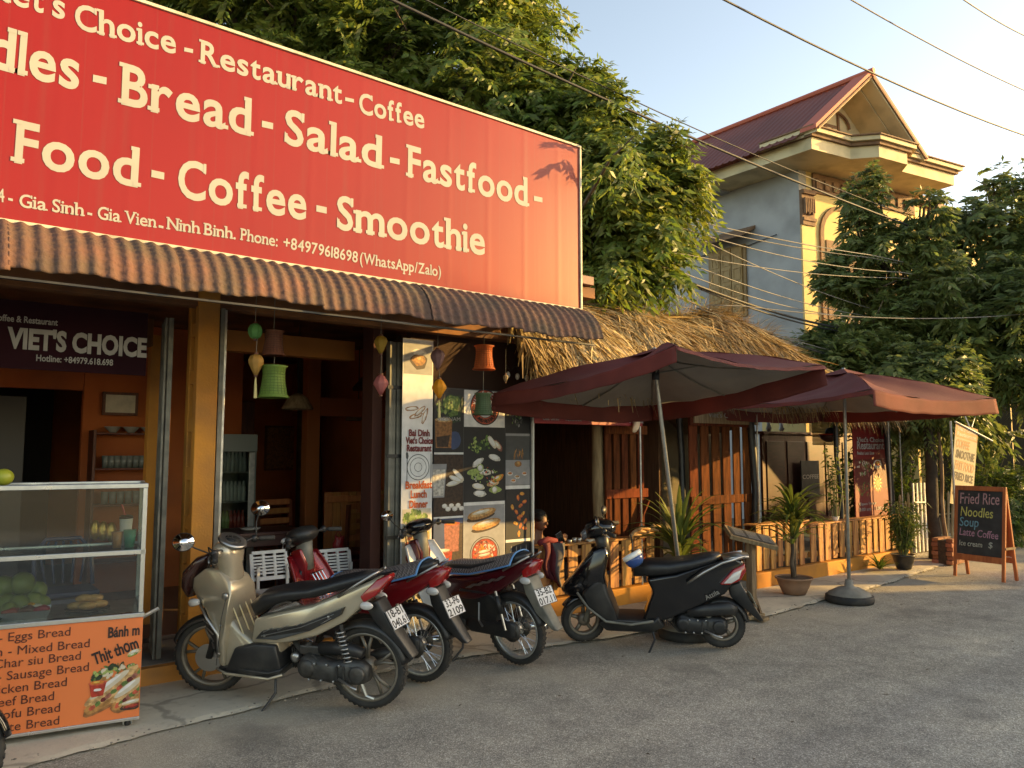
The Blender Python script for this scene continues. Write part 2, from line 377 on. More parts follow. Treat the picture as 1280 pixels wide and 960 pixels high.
def cracks(m):
    t = m.node_tree; N = t.nodes.new; L = t.links.new; b = t.nodes['Principled BSDF']; src = b.inputs['Base Color'].links[0].from_socket
    tc = N('ShaderNodeTexCoord'); nz = N('ShaderNodeTexNoise'); nz.inputs['Scale'].default_value = 2.2; nz.inputs['Detail'].default_value = 8; L(tc.outputs['Object'], nz.inputs[0])
    ad = N('ShaderNodeMix'); ad.data_type = 'RGBA'; ad.inputs[0].default_value = .22; L(tc.outputs['Object'], ad.inputs[6]); L(nz.outputs['Color'], ad.inputs[7])
    v = N('ShaderNodeTexVoronoi'); v.feature = 'DISTANCE_TO_EDGE'; v.inputs['Scale'].default_value = .75; L(ad.outputs[2], v.inputs['Vector'])
    r = N('ShaderNodeMapRange'); L(v.outputs['Distance'], r.inputs[0]); r.inputs[1].default_value = .004; r.inputs[2].default_value = .012; r.inputs[3].default_value = .45; r.inputs[4].default_value = 0
    x = N('ShaderNodeMix'); x.data_type = 'RGBA'; L(r.outputs[0], x.inputs[0]); L(src, x.inputs[6]); x.inputs[7].default_value = (.07, .06, .05, 1); L(x.outputs[2], b.inputs['Base Color'])
    n2 = N('ShaderNodeTexNoise'); n2.inputs['Scale'].default_value = 14; n2.inputs['Detail'].default_value = 10; L(tc.outputs['Object'], n2.inputs[0])
    r2 = N('ShaderNodeMapRange'); L(n2.outputs[0], r2.inputs[0]); r2.inputs[1].default_value = .56; r2.inputs[2].default_value = .72; r2.inputs[3].default_value = 0; r2.inputs[4].default_value = .3
    y = N('ShaderNodeMix'); y.data_type = 'RGBA'; L(r2.outputs[0], y.inputs[0]); L(x.outputs[2], y.inputs[6]); y.inputs[7].default_value = (.16, .14, .11, 1); L(y.outputs[2], b.inputs['Base Color'])
cracks(M_pave)
tag(mb.build('pavement', M_pave), kind='structure')
# crumbled grit along the edge and loose bits on the road
mb = MB(); r_ = random.Random(11)
for i in range(1500):
    k = r_.randrange(n-1); x, y = re_[k]
    if x < -1 or x > 14: continue
    x += r_.uniform(-.1, .1); y += r_.gauss(0, .09); s = r_.uniform(.003, .010)
    if 4.6 < x < 7 and r_.random() < .5: y += .3; s *= 1.5
    mb.ell((x, y, .018+s*.3), s, s*r_.uniform(.6, 1), s*.6, 5, 3)
tag(mb.build('grit', mat('grit_stone', (.26, .23, .19), .9, island=.4)), 'loose grit and crumbled concrete along the pavement edge', 'grit', kind='stuff')
leafm = mat('dry_leaf', (.10, .055, .02), .8, island=.35)
mb = MB()
for i in range(46):
    x, y = r_.uniform(1.2, 11), r_.uniform(.8, 4.6); a = r_.uniform(0, 6.28); l = r_.uniform(.012, .03); d = Vector((math.cos(a), math.sin(a), 0))*l; s_ = Vector((-d.y, d.x, 0))*.35; p = Vector((x, y, .0135))
    mb.add([p-d, p+s_+Vector((0, 0, .004)), p+d, p-s_+Vector((0, 0, .003))], [(0, 1, 2, 3)])
tag(mb.build('leaf_litter', mat('dry_leaf_litter', (.09, .06, .03), .85, island=.5), fix=False), 'small dry leaf bits scattered over the asphalt', 'leaf litter', kind='stuff')
# puddle-dark patches and a fallen sprig on the asphalt
tag(MB().tube([(2.55, 3.0, .012), (2.68, 2.96, .016), (2.83, 2.95, .012)], .0022, 5).build('fallen_sprig', mat('green_stem', (.06, .09, .03), .7)), 'thin green sprig lying on the open asphalt', 'sprig')

# ================================================================== RESTAURANT
FY = 5.9           # front of the pillars
RX0 = -3.2; RX1 = 4.78
rest = thing('restaurant', (1, 7, 0), 'long orange open fronted restaurant under the red billboard', 'restaurant')
# steps and floor
bx('step', M_ochre, rest, RX0, 3.3, 5.92, 6.0, 0, .14)
bx('step_tread', M_conc, rest, RX0, 3.3, 6.0, 6.72, 0, .143)
bx('threshold', M_ochre, rest, RX0, 1.5, 6.66, 6.80, .143, .29)
bx('floor', mat('floor_tile', (.16, .11, .08), .35, (.12, .08, .06), 1.5), rest, RX0, 5.2, 6.8, 12.2, .05, .16)
# walls and ceiling (a dark room open to the street)
bx('rear_wall', M_wallred, rest, RX0, 7.6, 11.9, 12.0, .16, 3.1)
bx('side_wall', M_wallred, rest, RX0-.1, RX0, 5.95, 12, 0, 3.1)
bx('party_wall', M_wallred, rest, 4.82, 4.92, 6.25, 11.9, 0, 3.1)
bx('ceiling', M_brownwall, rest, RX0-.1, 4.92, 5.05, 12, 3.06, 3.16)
bx('roof', mat('roof_sheet', (.20, .09, .07), .6, (.13, .06, .05), 4), rest, RX0-.1, 4.86, 5.0, 12.2, 3.17, 3.25)
# left room: rear partition at Y=9.2 with a dark doorway and orange wall
pw = 9.2
dl = P(105, 488, Y=pw)
bx('partition_wall', M_wallred, rest, dl.x, 3.1, pw, pw+.1, .16, 3.05)
bx('partition_lintel', M_wallred, rest, RX0, dl.x-.004, pw, pw+.1, dl.z, 3.05)
bx('room_back', mat('unlit_room_black', (.012, .010, .010), .8), rest, RX0, dl.x-.01, 11.3, 11.4, .16, 3.05)  # near-black sheet puts the darkness of the unlit room into its colour
for k, x in enumerate((dl.x-.75, dl.x-1.9)):
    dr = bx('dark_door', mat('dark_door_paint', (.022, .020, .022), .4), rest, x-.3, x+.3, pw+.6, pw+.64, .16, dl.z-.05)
    MB().tube([(x-.22, pw+.58, 1.25), (x-.22, pw+.58, 1.6)], .008, 6).build('handle', M_chrome, dr)
# fascia wall under the eave
a = P(272, 378, Y=5.9)
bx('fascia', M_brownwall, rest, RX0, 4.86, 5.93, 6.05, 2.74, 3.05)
bx('beam', mat('ochre_beam', (.40, .15, .03), .7, (.32, .11, .02), 2), rest, 1.84, 3.3, 6.66, 6.8, 2.52, 2.70)
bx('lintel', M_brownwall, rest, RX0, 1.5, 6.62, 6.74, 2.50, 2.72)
for y in (5.35,):
    MB().tube([(RX0, y, 2.86), (4.8, y, 2.86)], .022, 8).build('purlin', M_grey, rest)
for x in (-1.2, 1.75, 3.3, 4.7):
    MB().bar((x, 5.02, 2.80), (x, 5.93, 2.96), .04, .05).build('bracket', M_grey, rest)
# pierced pillar
bx('pillar', M_ochre, rest, 1.645, 1.80, FY, 5.985, .0, 2.90, .006); bx('slot_shade_web', M_ink, rest, 1.765, 1.798, 5.986, 6.094, .0, 2.90, .003); bx('pillar_flange', M_ochre, rest, 1.645, 1.80, 6.095, 6.18, .0, 2.90, .006)  # web coloured black: the shade deep in the slots is put into it
lat = MB()
z = .0
while z < 2.9:
    lat.box(1.648, 1.68, 5.984, 6.096, z, min(z+.10, 2.9)); z += .36
tag(lat.build('pierced_face', M_ochre, rest, bev=.003), kind='structure')
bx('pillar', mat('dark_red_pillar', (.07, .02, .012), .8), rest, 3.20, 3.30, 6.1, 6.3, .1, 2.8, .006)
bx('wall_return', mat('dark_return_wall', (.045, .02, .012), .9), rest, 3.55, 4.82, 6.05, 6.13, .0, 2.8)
MB().box(1.815, 1.85, 5.93, 5.97, .02, 2.75).build('shutter_rail', M_grey, rest, bev=.003)
MB().box(1.855, 1.875, 5.96, 6.02, .02, 2.75).build('shutter_rail', M_galv, rest, bev=.003)
# door frames (ochre timber) in the left bay
for x0, x1, nm in ((1.50, 1.62, 'door_frame'), ):
    bx(nm, M_ochre, rest, x0, x1, 6.68, 6.78, .29, 2.6)
bx('door_frame', M_ochre, rest, 1.625, 1.65, 6.60, 6.68, .143, 2.6)
# folded steel shutters (bundles of narrow leaves)
def shutter(x0, y0, n, dx, dy, z0, z1):
    base = MB().box(0, .034, 0, .07, 0, z1-z0).build('shutter_leaf', M_grey, rest, local=True, bev=.003)
    I = WM[rest.name].inverted()
    for i in range(n):
        o = base if i == 0 else again(base, rest)
        o.location = I @ Vector((x0+dx*i, y0+dy*i+(.018 if i % 2 else 0), z0))
    for z in (.9, 1.6, 2.2) if dy == 0 else ():
        MB().box(x0-.02, x0+dx*n+.02, y0-.008, y0-.002, z, z+.03).build('hinge_strap', M_blackp, rest)
shutter(3.275, 5.93, 5, .039, 0, .03, 2.62)
shutter(1.49, 6.10, 5, .016, .10, .15, 2.66)
for i in range(4):
    MB().box(1.465+.016*i, 1.48+.016*i, 6.11+i*.1, 6.125+i*.1, .15, 2.66).build('shutter_leaf', M_grey, rest, bev=.002)
# interior: middle bay
q = P(385, 490, Y=8.6)
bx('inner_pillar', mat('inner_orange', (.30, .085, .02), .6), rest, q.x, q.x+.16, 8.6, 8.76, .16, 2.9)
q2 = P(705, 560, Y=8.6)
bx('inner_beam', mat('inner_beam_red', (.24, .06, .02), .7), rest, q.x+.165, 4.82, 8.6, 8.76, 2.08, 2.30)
cp = M_darkwood
bx('wood_door', cp, rest, 2.98, 3.50, 9.9, 9.95, .16, 2.3)
mbp = P(405, 600, Y=7.9)
pl = mat('lit_pine_panel', (.42, .17, .05), .5, (.33, .12, .035), 4, st=(8, 8, 1), objvar=.15)
b0 = MB().box(0, .088, 0, .03, 0, 1.05).build('panel_plank', pl, rest, local=True, bev=.004)
I = WM[rest.name].inverted()
for i in range(8):
    o = b0 if i == 0 else again(b0, rest)
    o.location = I @ Vector((mbp.x+.02+i*.094, 7.9, .16))
bx('panel_rail', pl, rest, mbp.x+.02, mbp.x+.77, 7.87, 7.897, 1.10, 1.17)
# ------------------------------------------------------------------ awning
M_awn = mat('weathered_embossed_roof_sheet', (.145, .068, .05), .9, (.08, .05, .04), 3.5, .9, 30, dirt=.8, dirtcol=(.075, .062, .045), dscale=4, detail=8, st=(1, 1, 1))
def sheet(x0, x1, seed):
    r = random.Random(seed); y_off = r.uniform(-.012, .012); pitch = .084; rows = 9
    def fn(a, b):
        x = x0+(x1-x0)*a
        th = R(8)+R(72)*b
        y = 5.06-.02-.34*math.sin(th)*.92; z = 2.915-.30*(1-math.cos(th))-.06*b
        rib = (.5+.5*math.cos(2*math.pi*x/pitch))**1.4*.017
        stp = ((b*rows) % 1)*.008
        bend = .010*math.sin(x*5.3+seed)+.008*math.sin(x*17+seed*2)
        return (x, y+y_off-rib*math.sin(th)-stp*.8, z+rib*math.cos(th)*.9+stp*.5+bend*b)
    n = int((x1-x0)/pitch*8)
    return MB().grid(fn, n, 45)
xs = [RX0-.1, -2.3, -1.4, -.6, .35, 1.2, 2.1, 2.95, 3.8, 4.68]
for i in range(9):
    o = sheet(xs[i], xs[i+1]+.01, i).build('awning_sheet', M_awn, rest, smooth=True, fix=False, solid=.006)
    o.location.y += (i % 2)*-.004
MB().bar((RX0, 4.80, 2.56), (4.66, 4.80, 2.58), .03, .012).build('eave_bar', M_blackp, rest)

# ------------------------------------------------------------------ billboard
SY = 5.0; BZ0, BZ1 = 2.935, 4.425; BX1 = 4.68; BX0 = -3.3
bill = thing('billboard', ((BX0+BX1)/2, SY, BZ0), 'large red billboard lettered with the menu above the awning', 'billboard')
def vinyl():
    m = mat('red_vinyl_print', (.25, .0065, .003), .8, (.225, .0055, .0025), .8, spec=.0, coat=.7)
    t = m.node_tree; b = t.nodes['Principled BSDF']; N = t.nodes.new; L = t.links.new; b.inputs['Coat Roughness'].default_value = .36
    tc = N('ShaderNodeTexCoord'); wv = N('ShaderNodeTexNoise'); mp = N('ShaderNodeMapping'); mp.inputs['Scale'].default_value = (1, 1, .12)
    L(tc.outputs['Object'], mp.inputs[0]); L(mp.outputs[0], wv.inputs[0]); wv.inputs['Scale'].default_value = 3; wv.inputs['Detail'].default_value = 3
    bp = N('ShaderNodeBump'); bp.inputs['Strength'].default_value = .25; bp.inputs['Distance'].default_value = .01
    L(wv.outputs['Fac'], bp.inputs['Height']); L(bp.outputs[0], b.inputs['Normal'])
    src = b.inputs['Base Color'].links[0].from_socket       # heat-sealed seams and rain streaks in the print
    sp = N('ShaderNodeSeparateXYZ'); L(tc.outputs['Object'], sp.inputs[0])
    a1 = N('ShaderNodeMath'); a1.operation = 'MULTIPLY'; a1.inputs[1].default_value = 2.6; L(sp.outputs[0], a1.inputs[0]); a2 = N('ShaderNodeMath'); a2.operation = 'FRACT'; L(a1.outputs[0], a2.inputs[0])
    a3 = N('ShaderNodeMath'); a3.operation = 'LESS_THAN'; a3.inputs[1].default_value = .022; L(a2.outputs[0], a3.inputs[0])
    m2 = N('ShaderNodeMapping'); m2.inputs['Scale'].default_value = (9, 9, .45); L(tc.outputs['Object'], m2.inputs[0]); n2 = N('ShaderNodeTexNoise'); n2.inputs['Scale'].default_value = 1.5; n2.inputs['Detail'].default_value = 6; L(m2.outputs[0], n2.inputs[0])
    r2 = N('ShaderNodeMapRange'); L(n2.outputs[0], r2.inputs[0]); r2.inputs[1].default_value = .52; r2.inputs[2].default_value = .75; r2.inputs[4].default_value = .4
    a4 = N('ShaderNodeMath'); a4.operation = 'MULTIPLY'; a4.inputs[1].default_value = .3; L(a3.outputs[0], a4.inputs[0]); a5 = N('ShaderNodeMath'); a5.operation = 'MAXIMUM'; L(a4.outputs[0], a5.inputs[0]); L(r2.outputs[0], a5.inputs[1])
    x = N('ShaderNodeMix'); x.data_type = 'RGBA'; L(a5.outputs[0], x.inputs[0]); L(src, x.inputs[6]); x.inputs[7].default_value = (.20, .03, .02, 1); L(x.outputs[2], b.inputs['Base Color'])
    return m
M_vinyl = vinyl()
def vfn(a, b):
    x = BX0+(BX1-BX0)*a; z = BZ0+(BZ1-BZ0)*b
    e = min(b, 1-b)
    seam = .0006*math.exp(-(((x*2.6) % 1-.5)/.05)**2)
    puck = -.001+.0010*math.sin(x*7.1)*math.exp(-(b/.07)**2)+.0010*math.sin(x*5.3+1)*math.exp(-((1-b)/.08)**2)
    return (x, SY-.004-seam-puck, z)
MB().grid(vfn, 420, 24).build('vinyl_face', M_vinyl, bill, smooth=True, fix=False)
bx('backing_sheet', M_grey, bill, BX0, BX1, SY+.02, SY+.03, BZ0, BZ1, 0)
M_cream = mat('cream_frame', (.66, .60, .45), .6, (.5, .44, .32), 5, dirt=.5, dscale=8)
fr = .022
bx('frame_top', M_cream, bill, BX0, BX1, SY-.018, SY+.03, BZ1+.001, BZ1+fr, .003)
bx('frame_bottom', M_cream, bill, BX0, BX1, SY-.018, SY+.03, BZ0-fr, BZ0-.001, .003)
bx('frame_side', M_cream, bill, BX1+.001, BX1+.02, SY-.018, SY+.03, BZ0-fr, BZ1+fr, .003)
for x in (-2.5, -.5, 1.5, 3.4): MB().bar((x, SY+.05, 2.9), (x, SY+.05, 4.4), .04, .04).build('rear_strut', M_grey, bill)
M_let = mat('cream_lettering', (.38, .38, .34), .6, (.34, .34, .31), 3, spec=.2)
def sword(s, u0, v0, u1, v1, hpx, bold=.02):
    a = P(u0, v0, Y=SY); b = P(u1, v1, Y=SY); h = P(u0, v0-hpx, Y=SY).z-a.z
    slabtext(s, M_let, bill, facing((a.x, SY-.0056, a.z), (b-a), off=0), h/.66, (b-a).length, bold+.002)
def sdash(u0, u1, v, hpx):
    a = P(u0, v, Y=SY); b = P(u1, v+(u1-u0)*.22, Y=SY); h = (P(u0, v-hpx, Y=SY).z-a.z)/2
    MB().add([(a.x, SY-.0056, a.z-h), (b.x, SY-.0056, b.z-h), (b.x, SY-.0056, b.z+h), (a.x, SY-.0056, a.z+h)], [(0, 1, 2, 3)]).build('dash', M_let, bill, fix=False)
for q in (("Viet's", -28, -8, 82, 25, 31), ('Choice', 92, 34.5, 221, 68, 29.5), ('Restaurant', 249, 78, 428, 130.5, 27), ('Coffee', 448, 141, 531, 161, 24),
          ('Noodles', -178, 38, 100, 113, 56), ('Bread', 149, 128.5, 315, 170, 48), ('Salad', 353, 178, 478, 211, 41), ('Fastfood', 508, 220, 660, 258, 37),
          ('Food', 15, 201.5, 174, 234, 50), ('Coffee', 220, 245, 384, 275, 45), ('Smoothie', 419, 285, 607, 319, 39)): sword(*q)
for q in (('Group 4', -60, 245, 6, 253, 16), ('Gia Sinh', 23, 258.5, 105, 270.5, 15.5), ('Gia Vien', 121, 273.5, 195, 285, 15), ('Ninh Binh.', 208, 286.5, 295, 299.5, 14.5),
          ('Phone:', 300, 300, 347, 308.5, 14), ('+84979618698', 353, 309.5, 447, 328.5, 13.5), ('(WhatsApp/Zalo)', 449, 329, 551, 346, 13)): sword(*q, .012)
for q in ((230, 241, 62, 5), (431, 442, 124, 4.5), (116, 133, 98, 9), (327, 341, 155, 8), (487, 499, 200, 7), (667, 677.5, 248, 6), (189, 205, 217, 9), (395, 408, 260.5, 8), (10, 16, 249, 3), (109, 115, 267, 3), (198, 204, 283, 3)): sdash(*q)
# ------------------------------------------------------------------ hanging banner in the left bay
def rect_thing(name, label, cat, p0, p1, y, m, th=.004, frame=None):
    t = thing(name, ((p0[0]+p1[0])/2, y, min(p0[1], p1[1])), label, cat)
    MB().box(p0[0], p1[0], y, y+th, min(p0[1], p1[1]), max(p0[1], p1[1])).build('panel', m, t)
    return t
a = P(0, 372, Y=6.15); b = P(182, 470, Y=6.15)
hb = rect_thing('hanging_banner', 'dark hanging banner with pale lettering inside the left bay', 'banner', (a.x-.9, b.z), (b.x, b.z+.47), 6.15,
                mat('dark_plum_banner', (.035, .010, .014), .9, (.025, .008, .012), 2, spec=.1))
M_dim = flat('grey_white_print', (.36, .345, .33), .5)
a = P(8, 436, Y=6.145); b = P(183, 446, Y=6.145)
text("VIET'S CHOICE", M_dim, hb, facing((a.x, 6.145, b.z), (1, 0, 0)), size=.19, bold=.045, width=b.x-a.x)
a = P(-30, 400, Y=6.145); b = P(72, 407, Y=6.145)
text("The Coffee & Restaurant", M_dim, hb, facing((a.x, 6.145, b.z), (1, 0, 0)), size=.062, bold=.02, width=b.x-a.x)
a = P(45, 452, Y=6.145); b = P(141, 457, Y=6.145)
text("Hotline: +84979.618.698", M_dim, hb, facing((a.x, 6.145, b.z), (1, 0, 0)), size=.062, bold=.02, width=b.x-a.x)
# ================================================================== POSTERS
def C(name, col, r=.5, **k):
    f = name in ('white', 'night', 'slate', 'grey', 'cream', 'blue'); return mat('print_'+name, col, r, tuple(c*(.8 if f else .42) for c in col), 14 if f else 38, lo=.38, hi=.68, **k)
PR = {k: C(k, v) for k, v in dict(night=(.018, .018, .02), slate=(.075, .078, .08), brown=(.16, .07, .03), darkbrown=(.055, .028, .018), cream=(.62, .55, .42),
      crust=(.52, .24, .07), crustl=(.70, .42, .18), red=(.50, .04, .02), redl=(.62, .10, .05), dred=(.16, .012, .012), green=(.12, .22, .05), lgreen=(.34, .44, .13), dgreen=(.02, .05, .02),
      blue=(.04, .07, .16), grey=(.30, .30, .31), milk=(.66, .62, .56), pink=(.42, .14, .10), orange=(.72, .22, .03), yellow=(.72, .50, .10), white=(.74, .73, .71), caramel=(.36, .15, .05)).items()}
LITE = dict(crust='crustl', caramel='crust', redl='orange', orange='yellow', milk='white', cream='white', green='lgreen', dgreen='green', pink='cream', darkbrown='caramel', dred='red', red='redl', crustl='cream')
class Poster:
    """flat print: shapes laid in thin steps on a board at y, seen from the street"""
    def __init__(s, t, y): s.t = t; s.y = y; s.k = 0; s.lay = {}
    def add(s, col, pts):
        s.k += 1; yy = s.y-.0010-.000015*s.k
        mb = s.lay.setdefault(col, MB()); mb.add([(x, yy, z) for x, z in pts], [tuple(range(len(pts)))])
    def rect(s, col, x0, x1, z0, z1): s.add(col, [(x0, z0), (x1, z0), (x1, z1), (x0, z1)])
    def blob(s, col, cx, cz, rx, rz, a=0, n=14, j=.12, seed=0):
        r = random.Random(seed+s.k); pts = []
        for i in range(n):
            t = 2*math.pi*i/n; q = 1+r.uniform(-j, j); x = rx*q*math.cos(t); z = rz*q*math.sin(t)
            pts.append((cx+x*math.cos(a)-z*math.sin(a), cz+x*math.sin(a)+z*math.cos(a)))
        s.add(col, pts)
        if j > 0 and n > 8 and .017 < rx < .2 and col in LITE:      # printed food: darker rim under, lighter crown on top
            for f, dx, dz, c2 in ((.72, -.10, .18, LITE[col]), (.34, -.20, .34, LITE.get(LITE[col], 'white'))):
                q = [(cx+dx*rx*.6+(x-cx)*f, cz+dz*rz+(z-cz)*f) for x, z in pts]; s.add(c2, q)
    def scatter(s, cols, cx, cz, rx, rz, n, sz, seed=1, asp=.6):
        r = random.Random(seed)
        for i in range(n):
            a = r.uniform(0, 6.28); q = math.sqrt(r.random())
            s.blob(r.choice(cols), cx+rx*q*math.cos(a), cz+rz*q*math.sin(a), sz*r.uniform(.5, 1.3), sz*r.uniform(.5, 1.2)*asp, r.uniform(0, 3), 7, .2)
    def done(s):
        for c, mb in s.lay.items(): mb.build('print', PR[c], s.t, fix=False)
PY = 6.0
a = P(541, 700, Y=PY); b = P(665, 700, Y=PY); zt = P(600, 487, Y=PY).z; zb = .10
pb = thing('photo_board', ((a.x+b.x)/2, PY, zb), 'board of food and drink photographs with round logo right of the white banner', 'poster board')
M_pb = flat('charcoal_print', (.045, .045, .048), .45)
bx('board', M_pb, pb, a.x, b.x-.02, PY, PY+.03, zb, zt, .002)
bx('frame', M_galv, pb, b.x-.018, b.x, PY-.015, PY+.015, .05, zt, .002)
X = lambda u: P(u, 600, Y=PY).x
Z = lambda v, u=600: P(u, v, Y=PY).z
po = Poster(pb, PY)
x1, x2, x3, x4 = a.x+.004, X(579.5), X(631.5), b.x-.024
def zz(v, u): return P(u, v, Y=PY).z
# column 1: iced coffee, milk drink with bananas, red drink
po.rect('night', x1, x2-.008, Z(565, 560), zt-.01); po.blob('dgreen', x1+.20, Z(510, 560), .13, .14, 0, j=.2); po.blob('blue', x1+.22, Z(550, 560), .08, .09)
cx = X(554); g0, g1 = Z(560, 560), Z(525, 560)
po.add('caramel', [(cx-.085, g0), (cx+.085, g0), (cx+.095, g1), (cx-.095, g1)]); po.blob('crustl', cx, g1, .095, .022, j=.05); po.add('darkbrown', [(cx-.07, g0+.01), (cx+.05, g0+.01), (cx+.07, g0+.12), (cx-.08, g0+.10)])
po.scatter(['lgreen', 'green', 'dgreen'], cx+.01, Z(508, 560), .09, .06, 22, .022, 3)
po.rect('white', x1, x2-.004, Z(568, 560), Z(565.5, 560))
po.rect('darkbrown', x1, x2-.008, Z(645, 560), Z(568.5, 560))
cx = X(549); g0, g1 = Z(622, 550), Z(580, 550)
po.add('grey', [(cx-.07, g0), (cx+.055, g0), (cx+.08, g1), (cx-.085, g1)]); po.add('milk', [(cx-.06, g0+.015), (cx+.045, g0+.015), (cx+.065, g1-.05), (cx-.07, g1-.05)])
for i, an in enumerate((.2, -.35, -.7)): po.blob('cream', X(567+i*3), Z(604-i*5, 566), .085, .024, an, j=.05)
for i in range(6): po.blob('milk', X(556+i*4.2), Z(632+(i % 2)*4, 566), .030, .022, 0, j=.05)
po.rect('white', x1, x2-.004, Z(648, 560), Z(645.5, 560))
po.rect('blue', x1, x2-.008, zb+.02, Z(648.5, 560)); po.rect('darkbrown', x1+.12, x2-.008, zb+.02, Z(655, 560))
cx = X(560); po.add('pink', [(cx-.03, Z(690, 560)), (cx+.12, Z(690, 560)), (cx+.13, Z(655, 560)), (cx-.04, Z(655, 560))]); po.blob('redl', cx+.05, Z(655, 560), .085, .018, j=.03)
cx = X(556); po.add('red', [(cx-.10, Z(715, 560)), (cx+.06, Z(715, 560)), (cx+.09, Z(688, 560)), (cx-.12, Z(688, 560))]); po.blob('pink', cx-.01, Z(688, 560), .105, .02, j=.03)
# column 2: logo, spring rolls, bread, hotpot
po.rect('white', x2, x3-.008, Z(534, 606), zt-.01)
lc = (X(606), Z(509, 606)); lr = .175
for c, k in (('night', 1.0), ('redl', .93), ('night', .60), ('white', .57)): po.blob(c, lc[0], lc[1], lr*k, lr*k, j=0, n=40)
for s_ in (-1, 1): po.blob('night', lc[0]+.02*s_, lc[1], .058, .028, .9, j=0, n=20); po.blob('white', lc[0]+.02*s_, lc[1], .046, .019, .9, j=0, n=20)
po.rect('night', x2, x3-.008, Z(626, 606), Z(534.5, 606))
po.scatter(['green', 'dgreen', 'lgreen'], X(600), Z(556, 606), .12, .08, 40, .028, 5)
for i, (u, v, c, an) in enumerate(((597, 578, 'milk', .5), (606, 590, 'cream', -.1), (618, 572, 'milk', -.3), (592, 590, 'lgreen', .1), (622, 557, 'pink', -.8), (615, 553, 'cream', -.9),
      (596, 596, 'lgreen', 0), (598, 608, 'cream', -.2), (616, 604, 'crustl', .2), (600, 617, 'milk', -.1), (622, 598, 'orange', .4), (619, 612, 'lgreen', 0))):
    po.blob(c, X(u), Z(v, u), .075, .030, an, j=.08)
for u, v in ((600, 585), (618, 612)): po.blob('lgreen', X(u), Z(v, u), .04, .04, 0, j=.05); po.blob('milk', X(u), Z(v, u), .03, .03, 0, j=.05)
po.scatter(['green', 'redl', 'milk', 'dgreen', 'lgreen'], X(607), Z(596, 606), .15, .09, 40, .016, 8)
po.rect('white', x2, x3-.008, Z(716, 606), Z(627, 606)); po.rect('grey', x2+.004, x3-.012, Z(716, 606), Z(631, 606))
for u, v in ((602, 642), (608, 655)):
    po.blob('darkbrown', X(u)-.01, Z(v, u)-.03, .17, .036, .17, j=.03, n=20); po.blob('crust', X(u), Z(v, u), .17, .045, .17, j=.03, n=20); po.blob('crustl', X(u), Z(v, u)+.012, .14, .022, .17, j=.06, n=20)
hc = (X(606), Z(692, 606))
for c, k in (('night', 1.02), ('grey', .97), ('dred', .9), ('red', .84)): po.blob(c, hc[0], hc[1], .172*k, .16*k, j=.01, n=32)
po.scatter(['milk', 'cream', 'pink', 'redl', 'orange', 'dred'], hc[0], hc[1]+.02, .12, .10, 90, .016, 4, .8)
po.blob('pink', hc[0], hc[1]-.01, .09, .02, .1); po.blob('pink', hc[0], hc[1]+.02, .09, .02, .1); po.blob('yellow', hc[0]+.09, hc[1]-.06, .03, .025); po.blob('cream', hc[0]-.01, hc[1]-.11, .05, .025)
# column 3: squid, fries with dips, chicken wings, noodles
po.rect('night', x3, x4, Z(541, 648), Z(513, 648)); po.scatter(['grey', 'dgreen', 'green', 'slate'], X(646), Z(525, 648), .07, .06, 40, .018, 6)
po.rect('grey', x3, x4, Z(606, 648), Z(542, 648)); po.rect('slate', x3, x4, Z(575, 648), Z(545, 648)); 
r_ = random.Random(4)
for i in range(16): u = 640+r_.random()*14; po.blob('crust' if i % 2 else 'caramel', X(u), Z(571-r_.random()*8, 648), .005, .035, r_.uniform(-.4, .4), 6, 0)
po.blob('caramel', X(647), Z(580, 648), .045, .03, 0, j=.05)
for u, v in ((637, 592), (646, 596), (655, 592), (641, 601)): po.blob('milk', X(u), Z(v, u), .034, .020, 0, j=.02); po.blob('redl' if u != 646 else 'caramel', X(u), Z(v, u)+.004, .025, .011, 0, j=.02)
po.rect('white', x3, x4, Z(611, 648), Z(606.5, 648)); po.rect('night', x3, x4, Z(673, 648), Z(611.5, 648))
for i, (u, v) in enumerate(((652, 617), (647, 622), (655, 627), (640, 634), (650, 632), (645, 640), (653, 642), (648, 648), (656, 651), (644, 654), (650, 657), (655, 660), (648, 667), (650, 645))):
    po.blob('redl' if i % 3 else 'orange', X(u), Z(v, u), .030, .017, i*1.7, j=.1)
    po.blob('orange', X(u)-.004, Z(v, u)+.005, .014, .007, i*1.7, j=.1)
po.rect('white', x3, x4, Z(677, 648), Z(673.5, 648)); po.rect('night', x3, x4, zb+.02, Z(677.5, 648))
for u in (638, 645, 650, 657): po.blob('milk', X(u), Z(690, 648), .0035, .07, r_.uniform(-.1, .1), 8, 0)
po.blob('milk', X(648), Z(704, 648), .04, .03)
po.done()
def arc_text(s, mt, par, c, r, y, size, a0, a1):
    for i, ch in enumerate(s):
        if ch == ' ': continue
        a = a0+(a1-a0)*i/(len(s)-1); rad = Vector((math.cos(a), 0, math.sin(a)))
        d = 1 if a0 > a1 else -1
        ax = Vector((math.sin(a)*d, 0, -math.cos(a)*d)); up = rad*d
        text(ch, mt, par, facing((c[0]+rad.x*r, y, c[1]+rad.z*r), ax, up), size=size, bold=.02, align='CENTER')
arc_text("VIET'S CHOICE", PR['white'], pb, lc, .118, PY-.0065, .052, R(165), R(15))
arc_text("CAFE AND RESTAURANT", PR['night'], pb, lc, .152, PY-.0065, .050, R(190), R(350))
a_ = P(541, 524, Y=PY); text('VIETNAM', M_dim, pb, facing((x1+.03, PY-.006, a_.z-.01), (1, 0, 0)), size=.05, width=.25)
